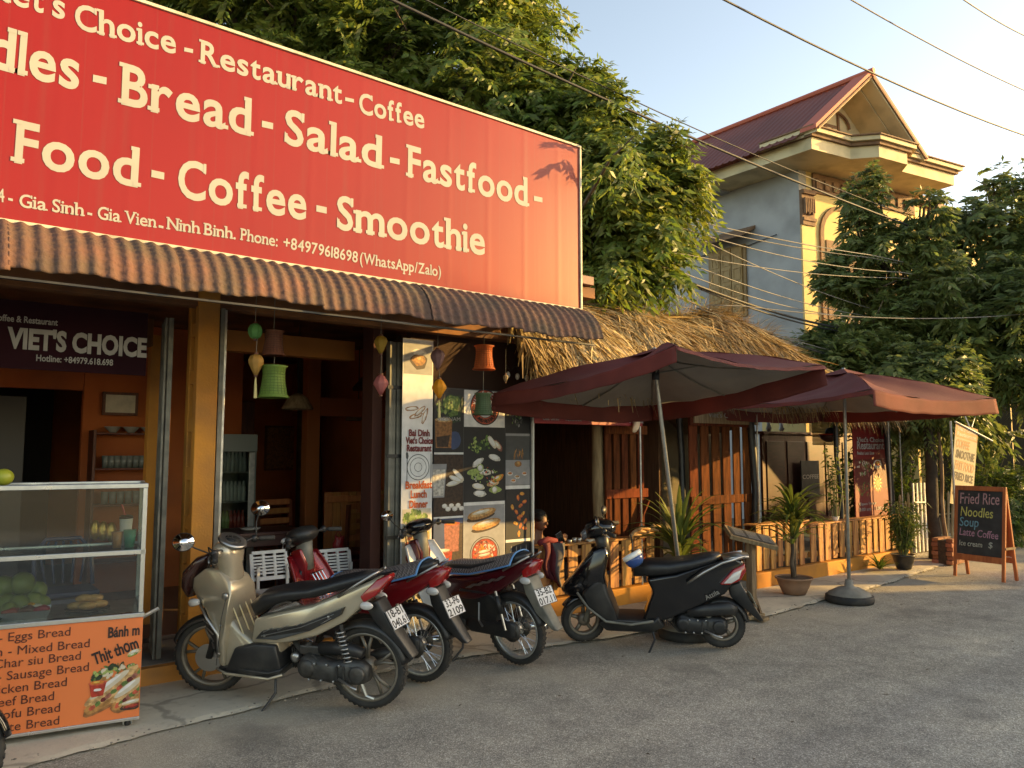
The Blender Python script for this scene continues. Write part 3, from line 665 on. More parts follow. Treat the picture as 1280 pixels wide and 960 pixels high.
# tall white banner
BY = 5.88
a = P(503, 500, Y=BY); b = P(541, 500, Y=BY)
zt2 = P(520, 424, Y=BY).z; X = lambda u: P(u, 600, Y=BY).x; Z = lambda v, u=522: P(u, v, Y=BY).z
wb = thing('vertical_banner', ((a.x+b.x)/2, BY, .1), 'tall narrow white banner listing breakfast lunch and dinner beside the folded shutter', 'banner')
bx('panel', M_whitep, wb, a.x, b.x, BY, BY+.006, .1, zt2, 0)
po = Poster(wb, BY)
po.rect('grey', a.x+.01, b.x-.01, Z(468), Z(430)); po.blob('darkbrown', X(522), Z(452), .09, .07); po.blob('caramel', X(523), Z(450), .065, .05); po.blob('milk', X(522), Z(440), .08, .03)
for u, v, an in ((519, 520, .3), (524, 514, .7), (530, 520, 1.2), (514, 511, .1)): po.blob('caramel', X(u), Z(v), .075, .022, an); po.blob('milk', X(u), Z(v), .062, .014, an)
zc = Z(584)
for k, c in ((.115, 'slate'), (.108, 'white'), (.085, 'slate'), (.080, 'white'), (.040, 'slate'), (.035, 'white')): po.blob(c, X(522.5), zc, k, k, j=0, n=30)
po.rect('slate', X(508), X(508)+.008, zc-.13, zc+.12); po.rect('slate', X(538), X(538)+.008, zc-.13, zc+.12); po.blob('slate', X(508)+.004, zc+.10, .014, .035)
po.rect('cream', a.x+.012, b.x-.012, .13, Z(636)); po.scatter(['lgreen', 'green', 'lgreen'], X(520), Z(648), .11, .07, 70, .03, 2); po.scatter(['pink', 'crustl', 'orange', 'redl', 'yellow', 'cream'], X(523), Z(682), .12, .17, 130, .035, 3)
po.blob('cream', X(524), Z(668), .07, .05)
po.done()
M_maroonink = flat('maroon_ink', (.20, .018, .018), .6); M_orink = flat('orange_ink', (.62, .10, .02), .6)
for s, v, wd, m in (('Bai Dinh', 545, 26, M_maroonink), ("Viet's Choice", 554.5, 34, M_maroonink), ('Restaurant', 564, 31, M_maroonink)):
    text(s, m, wb, facing((X(523-wd/2), BY-.005, Z(v)), (1, 0, 0)), size=.082, bold=.032, width=X(523+wd/2)-X(523-wd/2))
for s, v, wd in (('Breakfast', 610.5, 33), ('Lunch', 622, 20), ('Dinner', 634.5, 23)):
    text(s, M_orink, wb, facing((X(523-wd/2), BY-.005, Z(v)), (1, 0, 0)), size=.092, bold=.028, width=X(523+wd/2)-X(523-wd/2))

# ================================================================== LANTERNS (each hangs from the awning on its cord)
def lm(n, c, e=.0): return mat(n, c, .6, tuple(q*.75 for q in c), 12, .2, 80, trans=.3)
def lantern(u, v, Y, kind, col, label, hpx, top=None, tassel=False, cat='lantern', k=None):
    """silk lanterns: globe, onion or bell; woven ones: flared basket"""
    c = P(u, v, Y=Y); s = P(u, v-hpx/2, Y=Y).z-P(u, v+hpx/2, Y=Y).z; h = s/2
    t = thing('basket_lantern' if kind == 'basket' else 'silk_lantern', (c.x, c.y, c.z-h), label, cat, group='lanterns hanging along the front' )
    m = lm('lantern_'+kind, col)
    pr = {'globe': [(.35, 1), (.75, .75), (1, .25), (1, -.25), (.75, -.75), (.35, -1)],
          'onion': [(.30, 1), (.72, .85), (.98, .45), (.92, .1), (.55, -.5), (.22, -1)],
          'bell': [(.22, 1), (.55, .8), (.95, .3), (1, .05), (.55, -.5), (.16, -1)]}
    if kind == 'basket':
        pf = [(.80, 1), (.95, .97), (.78, .86), (.74, .5), (.76, .1), (.84, -.4), (.92, -.8), (1.06, -.95), (1.08, -1), (.95, -.98)]
        r = h*.88
        mb = MB().lathe([(q*r, z*h) for q, z in pf], 24, (c.x, c.y, c.z), cap=False); b = mb.build('basket_shade', m, t, smooth=True, solid=.004)
        w_ = MB()
        for z in (-.8, -.62, -.45, -.28, -.1, .08, .26, .44, .62, .8):
            rr = r*(.75+.17*max(0, (.1-z)))*1.01
            w_.lathe([(rr, z*h-.004), (rr+.004, z*h), (rr, z*h+.004)], 24, (c.x, c.y, c.z), cap=False)
        for kk in range(20):
            an = kk*math.pi/10
            w_.tube([(c.x+math.cos(an)*r*q*1.01, c.y+math.sin(an)*r*q*1.01, c.z+z*h) for q, z in ((.78, .85), (.74, .4), (.78, 0), (.93, -.8))], .002, 4)
        w_.build('weave', mat('weave_'+kind, tuple(q*.55 for q in col), .8), b)
    else:
        r = h*(.95 if kind == 'globe' else .78); n = 48; rs = []
        for q, z in pr[kind]:
            rs.append([Vector((c.x+q*r*(1-.10*abs(math.sin(4*2*math.pi*i/n)))*math.cos(2*math.pi*i/n), c.y+q*r*(1-.10*abs(math.sin(4*2*math.pi*i/n)))*math.sin(2*math.pi*i/n), c.z+z*h)) for i in range(n)])
        MB().rings(rs).build('silk_shade', m, t, smooth=True)
        cap_ = MB().lathe([(r*.3, c.z+h), (r*.3, c.z+h+.012)], 12, (c.x, c.y, 0)); cap_.lathe([(r*.24, c.z-h-.012), (r*.24, c.z-h)], 12, (c.x, c.y, 0)); cap_.build('cap', M_darkwood, t)
    zt_ = 2.60 if top is None else top
    MB().tube([(c.x, c.y, c.z+h), (c.x+.002, c.y, zt_)], .0025, 4).build('cord', M_grey, t)
    if tassel:
        MB().tube([(c.x, c.y, c.z-h-.01), (c.x, c.y, c.z-h-.05), (c.x+.002, c.y, c.z-h-.16)], [.003, .008, .012], 6).build('tassel', mat('tassel', (.62, .50, .22), .8), t)
    return c, h
lantern(319, 414, 5.3, 'globe', (.10, .34, .10), 'round green silk lantern above the yellow one, nearest the orange pillar', 19, 2.80)
lantern(320, 456, 5.3, 'onion', (.50, .27, .07), 'yellow silk lantern with tassel hanging below the round green one', 26, P(319, 424, Y=5.3).z, True)
lantern(342, 429, 5.3, 'basket', (.16, .045, .02), 'dark red woven basket lantern above the green basket lantern', 31, 2.78)
lantern(342, 477, 5.3, 'basket', (.15, .26, .045), 'green woven basket lantern hanging right of the yellow tasselled lantern', 40, P(342, 446, Y=5.3).z)
lantern(476, 431, 5.35, 'onion', (.48, .30, .05), 'yellow silk lantern hanging above the pink one by the shutter', 22, 2.72)
lantern(476, 481, 5.35, 'bell', (.52, .16, .15), 'pink silk lantern under a yellow one in front of the folded shutter', 25, P(476, 444, Y=5.35).z)
lantern(547, 449, 5.4, 'onion', (.30, .16, .17), 'mauve silk lantern over the orange one beside the white banner', 24, 2.68)
lantern(549, 486, 5.4, 'bell', (.85, .36, .03), 'orange silk lantern with tassel hanging right of the white banner', 24, P(547, 462, Y=5.4).z, True)
lantern(605, 447, 5.4, 'basket', (.62, .14, .04), 'orange red woven basket lantern above the round logo', 30, 2.66)
lantern(604, 505, 5.4, 'basket', (.10, .16, .07), 'dull green woven basket lantern in front of the round logo', 27, P(604, 463, Y=5.4).z)
lantern(632, 473, 5.6, 'onion', (.35, .27, .17), 'tiny pale bulb shade hanging left of the red strip sign', 9, 2.6)

# ================================================================== INSIDE THE RESTAURANT
# shelf with bowls, glasses
sx0 = P(117, 580, Y=9.0).x; sx1 = P(200, 580, Y=9.0).x
sh = thing('wall_shelf', ((sx0+sx1)/2, 9.05, .3), 'dark wooden shelf rack of crockery on the orange wall left of the pillar', 'shelf')
for v in (541, 585, 630, 668, 700):
    z = P(150, v, Y=8.95).z; bx('shelf_board', M_darkwood, sh, sx0, sx1, 8.90, 9.18, z-.02, z)
bx('upright', M_darkwood, sh, sx0-.03, sx0, 8.90, 9.18, .16, P(150, 538, Y=8.95).z)
bowl = None; r_ = random.Random(5)
M_china = mat('glazed_china', (.42, .41, .38), .25, (.34, .32, .28), 8)
M_tumb = mat('dark_tumbler', (.20, .21, .19), .15, (.11, .12, .10), 9)
for v, m, n_, nm in ((541, M_china, 3, 'bowl'), (585, M_tumb, 9, 'tumbler'), (630, M_tumb, 7, 'tumbler')):
    z = P(150, v, Y=8.95).z
    for i in range(n_):
        x = sx0+.08+(sx1-sx0-.12)*(i+.5)/n_
        if nm == 'bowl':
            o = MB().lathe([(.03, 0), (.045, .02), (.085, .06), (.09, .065), (.08, .06)], 14, (x, 9.0, z)).build('bowl', m, smooth=True)
            tag(o, ('left', 'middle', 'right')[i]+' white china bowl on the top shelf of the wall rack', 'bowl', 'bowls on the top shelf')
        else:
            o = MB().lathe([(.03, 0), (.038, .13), (.034, .13)], 12, (x, 9.0, z)).build('tumbler', m, smooth=True)
            tag(o, 'dark glass tumbler on the '+('second' if v == 585 else 'third')+' shelf of the wall rack', 'glass', 'tumblers on the '+('second' if v == 585 else 'third')+' shelf')
# fridge
fy = 8.5; a = P(276, 600, Y=fy); b = P(320, 600, Y=fy); zt = P(300, 544, Y=fy).z
fd = thing('display_fridge', ((a.x+b.x)/2, fy+.3, .16), 'tall grey glass door drinks fridge behind the shutter rail', 'fridge')
M_fr = mat('fridge_grey', (.20, .22, .20), .4)
x0, x1 = a.x-.03, b.x
bx('back', M_fr, fd, x0, x1, fy+.5, fy+.54, .16, zt); bx('side', M_fr, fd, x0, x0+.03, fy, fy+.5, .16, zt); bx('side', M_fr, fd, x1-.03, x1, fy, fy+.5, .16, zt)
bx('header', M_fr, fd, x0, x1, fy-.02, fy+.5, zt-.18, zt+.01); bx('base', M_fr, fd, x0, x1, fy-.01, fy+.5, .16, .34)
fr_ = bx('door', M_galv, fd, x1-.09, x1-.03, fy-.04, fy-.004, .34, zt-.19); bx('pane', M_glass, fr_, x0+.03, x1-.09, fy-.025, fy-.02, .34, zt-.19, 0)
for k, z in enumerate((.45, .78, 1.10, 1.42)):
    bx('wire_shelf', M_galv, fd, x0+.032, x1-.032, fy+.02, fy+.48, z, z+.012)
    for i in range(6):
        x = x0+.09+i*(x1-x0-.18)/5.5
        cm = [(.45, .42, .35), (.30, .36, .12) if i < 2 else (.40, .06, .04), (.42, .42, .38), (.30, .30, .28)][k]
        o = MB().lathe([(.022, 0), (.03, .01), (.03, .14), (.022, .16), (.012, .2), (.012, .22)], 10, (x, fy+.08, z+.013)).build('bottle', mat('bottle_print', cm, .3), smooth=True)
        tag(o, 'drink bottle standing on '+('the bottom', 'the second', 'the third', 'the top')[k]+' shelf of the drinks fridge', 'bottle', 'bottles on shelf %s of the fridge' % ('one', 'two', 'three', 'four')[k])
# framed pictures, pendant lamps and crates that fill the dark rooms
for i, (u, v, Y, w_, h_, c) in enumerate(((350, 560, 11.85, .5, .7, 'caramel'), (430, 560, 11.85, .6, .4, 'lgreen'), (150, 505, 9.15, .35, .25, 'cream'))):
    q = P(u, v, Y=Y); t_ = thing('framed_picture', q, ('dim brown framed picture on the rear wall left of the inner pillar', 'dim green framed picture on the rear wall right of the inner pillar', 'small pale framed notice on the orange wall above the rack')[i], 'picture')
    bx('frame', M_darkwood, t_, q.x-w_/2, q.x+w_/2, Y-.03, Y, q.z-h_/2, q.z+h_/2); bx('print', PR[c], t_, q.x-w_/2+.03, q.x+w_/2-.03, Y-.035, Y-.031, q.z-h_/2+.03, q.z+h_/2-.03, 0)
for i, (u, v, Y) in enumerate(((372, 505, 8.1), (448, 520, 9.4))):
    q = P(u, v, Y=Y); t_ = thing('pendant_lamp', q, ('unlit woven pendant lamp hanging inside, nearer the shutter', 'unlit woven pendant lamp hanging deep inside the room')[i-1 if i else 1], 'lamp')
    MB().lathe([(.03, .12), (.10, .07), (.17, -.05), (.16, -.06)], 20, q, cap=False).build('shade', M_greywood, t_, smooth=True, solid=.006); MB().tube([q+Vector((0, 0, .12)), (q.x, q.y, 3.05)], .005, 5).build('cord', M_black, t_)
for i, (u, Y, c) in enumerate(((455, 8.6, (.30, .05, .03)), (462, 8.2, (.05, .12, .25)))):
    q = P(u, 700, Y=Y); t_ = thing('drinks_crate', (q.x, Y, .16), ('red plastic drinks crate on the floor inside the middle bay', 'blue plastic drinks crate on the floor inside the middle bay')[i], 'crate'); m_ = mat('crate_plastic', c, .45)
    bx('crate_base', m_, t_, q.x-.2, q.x+.2, Y-.15, Y+.15, .16, .19)
    for z in (.22, .31, .40):
        for s in (-1, 1): bx('crate_slat', m_, t_, q.x-.2, q.x+.2, Y+s*.15-.008, Y+s*.15+.008, z, z+.05, .002); bx('crate_slat', m_, t_, q.x+s*.2-.008, q.x+s*.2+.008, Y-.141, Y+.141, z, z+.05, .002)
# tables and chairs
def table(x, y, w_, d_, h, m, label, z0=.16):
    t = thing('table', (x, y, z0), label, 'table')
    bx('tabletop', m, t, x-w_/2, x+w_/2, y-d_/2, y+d_/2, z0+h-.035, z0+h, .006); bx('apron', m, t, x-w_/2+.04, x+w_/2-.04, y-d_/2+.04, y+d_/2-.04, z0+h-.14, z0+h-.036)
    for sx_ in (-1, 1):
        for sy in (-1, 1):
            bx('leg', m, t, x+sx_*(w_/2-.06)-.028, x+sx_*(w_/2-.06)+.028, y+sy*(d_/2-.06)-.028, y+sy*(d_/2-.06)+.028, z0, z0+h-.14)
    return t
M_plum = mat('dark_plum_wood', (.075, .022, .022), .35, (.045, .014, .014), 3, st=(2, 9, 9))
q = P(316, 664, Y=7.6)
table(q.x, 7.75, 1.0, .62, q.z-.16, M_plum, 'dark plum wooden table inside behind the champagne scooter')
q = P(300, 660, Y=7.6)
t = MB().lathe([(.05, 0), (.09, .015), (.10, .03), (.09, .028), (.05, .02)], 18, (q.x+.12, 7.65, P(316, 664, Y=7.6).z+.002)).build('saucer', M_china, smooth=True); tag(t, 'pale saucer on the plum table inside', 'saucer')
def slat_chair(x, y, rz, label):
    t = thing('slat_chair', (x, y, .16), label, 'chair', rot=(0, 0, rz), group='dark wooden chairs inside')
    m = M_darkwood
    L_ = dict(local=True)
    for sx_ in (-.2, .2):
        MB().bar((sx_, -.2, 0), (sx_, -.18, .45), .035, .035).build('leg', m, t, **L_); MB().bar((sx_, .2, 0), (sx_, .24, .95), .035, .035, up=(1, 0, 0)).build('leg', m, t, **L_)
    MB().box(-.22, .22, -.22, .22, .43, .46).build('seat', m, t, **L_)
    s = MB().box(-.183, .183, .20, .22, 0, .06).build('back_slat', pl, t, **L_)
    for i, z in enumerate((.58, .69, .80, .90)):
        o = s if i == 0 else again(s, t); o.location = (0, .02, z)
    return t
q = P(360, 700, Y=8.2); slat_chair(q.x, 8.3, R(10), 'dark chair with pale back slats left of the orange inner pillar')
q = P(408, 700, Y=8.0); slat_chair(q.x+.02, 7.6, R(200), 'dark chair with pale slats in front of the orange inner pillar')
q = P(423, 685, Y=7.3)
b_ = thing('gift_bag', (q.x, 7.3, .55), 'small crumpled red bag behind the white bench', 'bag')
MB().grid(lambda a, b: (q.x+.12*(a-.5)*(1.1-.3*b)+.01*math.sin(b*9), 7.3-.06*math.sin(a*3.14)+.01*math.sin(a*23+b*11), .62+.18*b+.01*math.sin(a*17)), 12, 8).build('sack', mat('red_plastic_bag', (.35, .02, .02), .35, bump=.6, bscale=25), b_, smooth=True, solid=.003)
MB().tube([(q.x-.04, 7.3, .80), (q.x-.01, 7.3, .86), (q.x+.03, 7.3, .80)], .006, 5).build('handle', mat('red_cord', (.3, .02, .02)), b_)
bx('shelf_board', M_darkwood, table(q.x+.35, 7.42, .9, .35, .40, M_plum, 'low dark side table under the red bag'), q.x-.05, q.x+.7, 7.28, 7.5, .30, .32)
# white slotted metal garden seats
def white_seat(u0, u1, v, Y, label, ext):
    a = P(u0, v, Y=Y); b = P(u1, v, Y=Y); w_ = b.x-a.x; zt_ = P(u0, v-31, Y=Y).z; h = .24; zb_ = zt_-h
    t = thing('white_bench', ((a.x+b.x)/2, Y, .1), label, 'bench', group='white folding benches')
    bk = MB(); n_ = 3; cw = (w_-.04)/n_
    def W(x, z): return (x, Y+(z-zb_)*.25, z)
    def pl_(x0, x1, z0, z1): 
        bk.add([W(x0, z0), W(x1, z0), W(x1, z1), W(x0, z1)]+[(p[0], p[1]+.018, p[2]) for p in (W(x0, z0), W(x1, z0), W(x1, z1), W(x0, z1))], [(0, 1, 2, 3), (7, 6, 5, 4), (0, 4, 5, 1), (1, 5, 6, 2), (2, 6, 7, 3), (3, 7, 4, 0)])
    pl_(a.x, a.x+.03, zb_, zt_-.02); pl_(b.x-.03, b.x, zb_, zt_-.02); pl_(a.x+.02, b.x-.02, zt_-.026, zt_); pl_(a.x+.03, b.x-.03, zb_, zb_+.03)
    for i in range(1, n_): x = a.x+.02+cw*i; pl_(x-.012, x+.012, zb_+.031, zt_-.027)
    k = 7
    for i in range(n_):
        x_0 = a.x+.031 if i == 0 else a.x+.02+cw*i+.0125; x_1 = b.x-.031 if i == n_-1 else a.x+.02+cw*(i+1)-.0125
        for j in range(1, k): z = zb_+.03+(h-.056)*j/k; pl_(x_0, x_1, z-.007, z+.007)
    bk.build('slotted_back', M_white, t)
    MB().box(a.x, b.x+.0, Y-.36, Y-.02, zb_-.09, zb_-.065).build('seat', M_white, t, bev=.004)
    zs = zb_-.07
    for x in (a.x+.05, b.x-.03):
        for dx in (-.0, .16):
            pass
        MB().bar((x, Y-.02, zt_-.12), (x+.02, Y+.02, .1), .022, .022).build('leg', M_white, t); MB().bar((x+.0, Y-.34, zs), (x+.02, Y-.30, .1), .022, .022).build('leg', M_white, t)
        MB().bar((x, Y-.30, .34), (x, Y-.02, .36), .018, .018).build('stretcher', M_white, t)
    if ext:
        MB().box(b.x+.03, b.x+.36, Y-.30, Y-.05, zs-.03, zs-.005).build('side_leaf', M_white, t, bev=.004)
        for x in (b.x+.08, b.x+.3): MB().bar((x, Y-.2, zs-.03), (x+.03, Y-.22, .1), .02, .02).build('leg', M_white, t)
white_seat(314, 362, 722, 6.5, 'white slotted folding bench directly behind the champagne scooter', False)
white_seat(393, 441, 720, 6.5, 'white slotted folding bench with side leaf right of the red scooter front', True)
# ================================================================== THATCHED HUT
HX0, HX1 = 4.86, 12.3; HY = 5.75; RX_ = 11.15
hut = thing('thatched_hut', (8.5, 7.5, 0), 'open timber hut with shaggy straw roof right of the red billboard', 'hut')
M_straw = mat('straw', (.52, .39, .20), .9, (.27, .18, .085), 1.4, lo=.4, hi=.6, island=.6, trans=.1)
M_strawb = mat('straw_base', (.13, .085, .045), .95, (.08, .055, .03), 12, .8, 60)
def roofpt(s, t):
    """s along the eave 0..1, t from ridge 0 to eave 1; rounded hip at the far right end"""
    x = HX0-.25+(RX_+.45-HX0+.25)*s
    hip = max(0, (s-.62)/.38)
    yr = 6.95+.10*math.sin(s*7); zr = 3.60-1.05*hip**1.6-.12*math.sin(s*5)+.05*math.sin(s*23)
    ye = 5.58+.05*math.sin(s*31); ze = 2.48-.18*s+.02*math.sin(s*19)
    bul = math.sin(t*math.pi)*.16
    return Vector((x-.35*hip*(1-t), ye+(yr-ye)*(1-t)-bul*.4, ze+(zr-ze)*(1-t)+bul*(1-.5*hip)))
MB().grid(lambda a, b: roofpt(a, b)+Vector((0, .03, -.05)), 50, 14).build('roof_base', M_strawb, hut, smooth=True, solid=.05)
MB().grid(lambda a, b: (roofpt(a, 0).x, 6.95+.12*b*20-(0), max(2.0, roofpt(a, 0).z-.02-b*1.1)), 50, 6).build('roof_rear', M_strawb, hut, smooth=True, solid=.05)
def strands():
    r = np.random.default_rng(5); V = []; F = []; n = 0
    def strand(p, d, L_, w_, droop, sw):
        nonlocal n
        segs = 4; side = Vector((-d.y, d.x, 0)); 
        side = side.normalized() if side.length > .01 else Vector((1, 0, 0))
        side = (side+Vector((0, 0, sw))).normalized()
        q = p.copy(); dd = d.normalized()
        for i in range(segs+1):
            ww = w_*(1-.75*i/segs)
            V.append(q-side*ww); V.append(q+side*ww)
            q = q+dd*(L_/segs); dd = (dd+Vector((0, 0, -droop))).normalized()
        for i in range(segs):
            a = n+2*i; F.append((a, a+1, a+3, a+2))
        n += 2*(segs+1)
    for k in range(15500):
        s, t = r.random(), r.random()**.85
        p = roofpt(s, t); e = roofpt(s, min(1, t+.05)); d = (e-p).normalized() if t < .95 else Vector((0, -.5, -.8))
        lean = .18+.45*math.sin(s*26+t*7)*.5+r.normal(0, .55)+max(0, s-.7)*1.0
        d = (d+Vector((lean, 0, 0))+Vector((0, 0, .02+.40*r.random()**2))).normalized()
        p = p+Vector((0, 0, .02+.05*r.random()))
        strand(p, d, r.uniform(.15, .55), r.uniform(.004, .015), r.uniform(.02, .40), r.normal(0, .5))
    for k in range(5200):      # fringe hanging over the eave
        s = r.random(); p = roofpt(s, 1)+Vector((0, r.uniform(-.03, .14), r.uniform(0, .10)))
        cl = .5+.5*math.sin(s*140)*math.sin(s*37)
        d = Vector((r.normal(.12, .22), r.normal(-.3, .25), -1)).normalized()
        strand(p, d, r.uniform(.15, .40)*(.6+.6*cl)*(.55 if .10 < s < .55 else 1), r.uniform(.003, .008), .1, r.normal(0, .5))
    for k in range(1800):      # loose ends standing along the ridge
        s = r.random(); p = roofpt(s, r.uniform(0, .10))
        d = Vector((r.normal(.2, .5), r.normal(-.5, .4), r.uniform(-.1, .8))).normalized()
        strand(p, d, r.uniform(.2, .6), r.uniform(.003, .007), .22, r.normal(0, .5))
    mb = MB(); mb.v = V; mb.f = F
    tag(mb.build('straw_thatch', M_straw, hut, fix=False), kind='stuff')
strands()
# dark inner shell
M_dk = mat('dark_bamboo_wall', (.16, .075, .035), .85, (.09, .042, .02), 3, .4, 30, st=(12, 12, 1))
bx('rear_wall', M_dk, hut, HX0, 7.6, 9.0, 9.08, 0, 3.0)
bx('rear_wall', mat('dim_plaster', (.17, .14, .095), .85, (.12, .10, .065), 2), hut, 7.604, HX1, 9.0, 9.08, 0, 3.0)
bx('side_wall', M_dk, hut, HX0, HX0+.05, 6.2, 9.0, 0, 2.8)
bx('partition', M_dk, hut, 7.3, 7.36, 6.4, 9.0, 0, 2.6)
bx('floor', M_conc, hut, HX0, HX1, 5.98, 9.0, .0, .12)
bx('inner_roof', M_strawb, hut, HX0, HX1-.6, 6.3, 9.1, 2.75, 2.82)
bx('eave_beam', M_darkwood, hut, HX0, HX1, 5.84, 5.92, 2.20, 2.30)
# posts
def post(x, y, r, h, m=M_greywood, name='post', wob=.02, par=hut):
    return MB().tube([(x+wob*math.sin(i*1.7+x), y+wob*math.cos(i*1.3), h*i/6) for i in range(7)], r, 10).build(name, m, par, smooth=True)
q = P(748, 640, Y=6.2); post(q.x, 6.2, .065, 2.5)
post(7.25, 6.0, .04, 2.4, M_blackp); post(8.40, 5.80, .05, 2.4, M_blackp); post(11.95, 5.82, .045, 2.4, M_blackp); post(10.6, 5.9, .035, 2.4, M_blackp)
for u, Y in ((801, 5.9), (948, 5.72), (1113, 5.7), (1127, 5.75)):
    q = P(u, 600, Y=Y); MB().tube([(q.x, Y, .1), (q.x, Y, 2.15)], .011, 6).build('pipe', M_galv, hut)
q = P(666, 600, Y=5.95); MB().tube([(q.x, 5.95, .05), (q.x+.01, 5.95, 2.05)], .010, 6).build('pipe', M_white, hut)
# strings of small bulbs
for u0, v0, u1, v1, Y in ((632, 455, 668, 462, 5.85), (935, 516, 1012, 518, 7.2)):
    a = P(u0, v0, Y=Y); b = P(u1, v1, Y=Y); s_ = thing('bulb_string', a, 'string of small hanging bulbs '+('under the straw fringe by the basket lantern' if u0 < 900 else 'inside the hut above the counter'), 'string lights')
    MB().tube([a.lerp(b, t)+Vector((0, 0, -.06*math.sin(t*math.pi*3)**2)) for t in [i/14 for i in range(15)]], .004, 5).build('wire', M_blackp, s_)
    for t in (.08, .4, .72, .95):
        p = a.lerp(b, t); MB().ell(p-Vector((0, 0, .10)), .022, .022, .032).build('bulb', M_clear, s_, smooth=True)
# plinth
bx('plinth', M_ochre, hut, 4.93, 6.95, 5.86, 5.97, 0, .20, .008)
bx('plinth', M_ochre, hut, 8.05, 11.95, 5.56, 5.68, 0, .20, .008)
bx('plinth_return', M_ochre, hut, 8.05, 8.14, 5.68, 5.97, 0, .198)
bx('entry_slab', M_conc, hut, 6.954, 8.046, 5.7, 5.97, 0, .10)
# ------------------------------------------------------------------ pallet fences
def slat_piece(par, x, y, z0, z1, w_, m=M_wood, tilt=0, dp=.018):
    o = MB().box(-w_/2, w_/2, -dp/2, dp/2, 0, 1).build('slat', m, par, local=True)
    return o
def fence(x0, x1, y, z0, z1, w_, gap, label, m=M_wood):
    t = thing('pallet_fence', ((x0+x1)/2, y, z0), label, 'fence', group='pallet slat fences')
    I = WM[t.name].inverted(); r = random.Random(int(x0*10))
    b = MB().box(-w_/2, w_/2, -.009, .009, 0, z1-z0-.02).build('slat', m, t, local=True, bev=.003)
    x = x0+w_/2; i = 0
    while x < x1-w_*.3:
        o = b if i == 0 else again(b, t)
        o.location = I @ Vector((x, y+r.uniform(-.003, .003), z0+r.uniform(-.01, .012))); o.rotation_euler = (0, R(r.uniform(-.9, .9)), 0); o.scale = (r.uniform(.86, 1.1), 1, r.uniform(.985, 1.01))
        x += w_+gap*r.uniform(.8, 1.2); i += 1
    for z in (z0+.10, z1-.10): bx('rail', m, t, x0, x1, y+.012, y+.045, z-.035, z+.035)
    bx('top_board', m, t, x0-.02, x1+.02, y-.02, y+.16, z1-.019, z1, .003)
    return t
fence(4.95, 6.62, 5.90, .215, .72, .135, .06, 'low pallet slat fence on ochre plinth behind the black scooter')
fence(8.14, 9.28, 5.62, .215, .77, .105, .05, 'low pallet slat fence behind the potted palm')
fence(9.34, 11.93, 5.62, .215, .71, .13, .05, 'sunlit pallet slat fence between the second parasol pole and the black post')
# tall slatted panels
def tall(x0, x1, y, z0, z1, n, label, brace, rz=0):
    t = thing('slatted_door', (x0, y, z0), label, 'door', rot=(0, 0, rz))
    W = x1-x0; H = z1-z0; sw = W/n*.70
    b = MB().box(0, sw, -.01, .01, 0, H).build('slat', M_darkwood2, t, local=True, bev=.003); r = random.Random(n)
    for i in range(n):
        o = b if i == 0 else again(b, t)
        o.location = (i*W/n, r.uniform(-.003, .003), r.uniform(-.012, .012))
    for z in ((.42, .50) if brace else (.0, 1.0)):
        pass
    zz_ = (.10, H*.5, H-.12) if brace else (.06, H*.5, H-.05)
    for z in zz_: MB().box(-.01, W, -.034 if not brace else -.034, -.012, z-.05, z+.05).build('rail', M_darkwood2, t, local=True, bev=.003)
    if brace: MB().bar((W*.35, -.045, .12), (W*.95, -.045, H*.45), .02, .08, up=(0, 1, 0)).build('brace', M_darkwood2, t, local=True)
    return t
M_darkwood2 = mat('dark_stained_pallet_wood', (.165, .046, .016), .9, (.07, .019, .007), 5, .4, 24, spec=.15, st=(9, 9, 1), objvar=.25, lo=.4, hi=.65)
a = P(757, 640, Y=6.1); b = P(808, 640, Y=6.1)
tall(a.x, b.x, 6.1, .35, 2.02, 5, 'dark slatted door with diagonal brace behind the front parasol', True)
a = P(863, 640, Y=5.85); b = P(943, 640, Y=5.85)
tall(a.x, b.x, 5.85, .10, 2.06, 6, 'tall reddish slatted door panel left of the black post', False)
# red strip sign
a = P(668, 522, Y=5.88); b = P(803, 523, Y=5.88)
st = thing('strip_sign', ((a.x+b.x)/2, 5.88, a.z-.05), 'narrow red strip sign along the beam over the slatted door', 'sign')
bx('panel', mat('red_strip_print', (.30, .025, .03), .5), st, a.x, b.x, 5.88, 5.89, a.z-.055, a.z+.08)
for i, s in enumerate(('Gia Sinh', 'Facebook', 'Viet Choice', 'Food Tour', 'Phone')):
    text(s, M_dim, st, facing((a.x+.10+i*(b.x-a.x)/5, 5.877, a.z-.02), (1, 0, 0)), size=.062, bold=.02, width=.22)
q = P(795, 525, Y=5.85)
kn = MB().loft([(q.x-.07, q.z-.14, .01, .02, 5.84), (q.x-.01, q.z-.09, .03, .05, 5.84), (q.x+.0, q.z+.0, .035, .05, 5.84), (q.x+.05, q.z+.05, .02, .035, 5.84), (q.x+.10, q.z+.02, .01, .01, 5.84)], 10).build('knotted_cloth', mat('pale_cloth', (.68, .52, .36), .8, bump=.6, bscale=30), smooth=True, sub=1)
tag(kn, 'pale knotted cloth tied on the post under the parasol rim', 'cloth')
# second small sign over the entrance
a = P(868, 519, Y=5.80); b = P(948, 521, Y=5.80)
st = thing('entrance_sign', ((a.x+b.x)/2, 5.8, a.z-.06), 'dim wooden name board above the tall slatted panel', 'sign')
bx('panel', M_greywood, st, a.x, b.x, 5.80, 5.82, a.z-.09, a.z+.09)
text("Viet's Choice", M_dim, st, facing((a.x+.25, 5.797, a.z-.015), (1, 0, 0)), size=.085, bold=.02, width=.65)
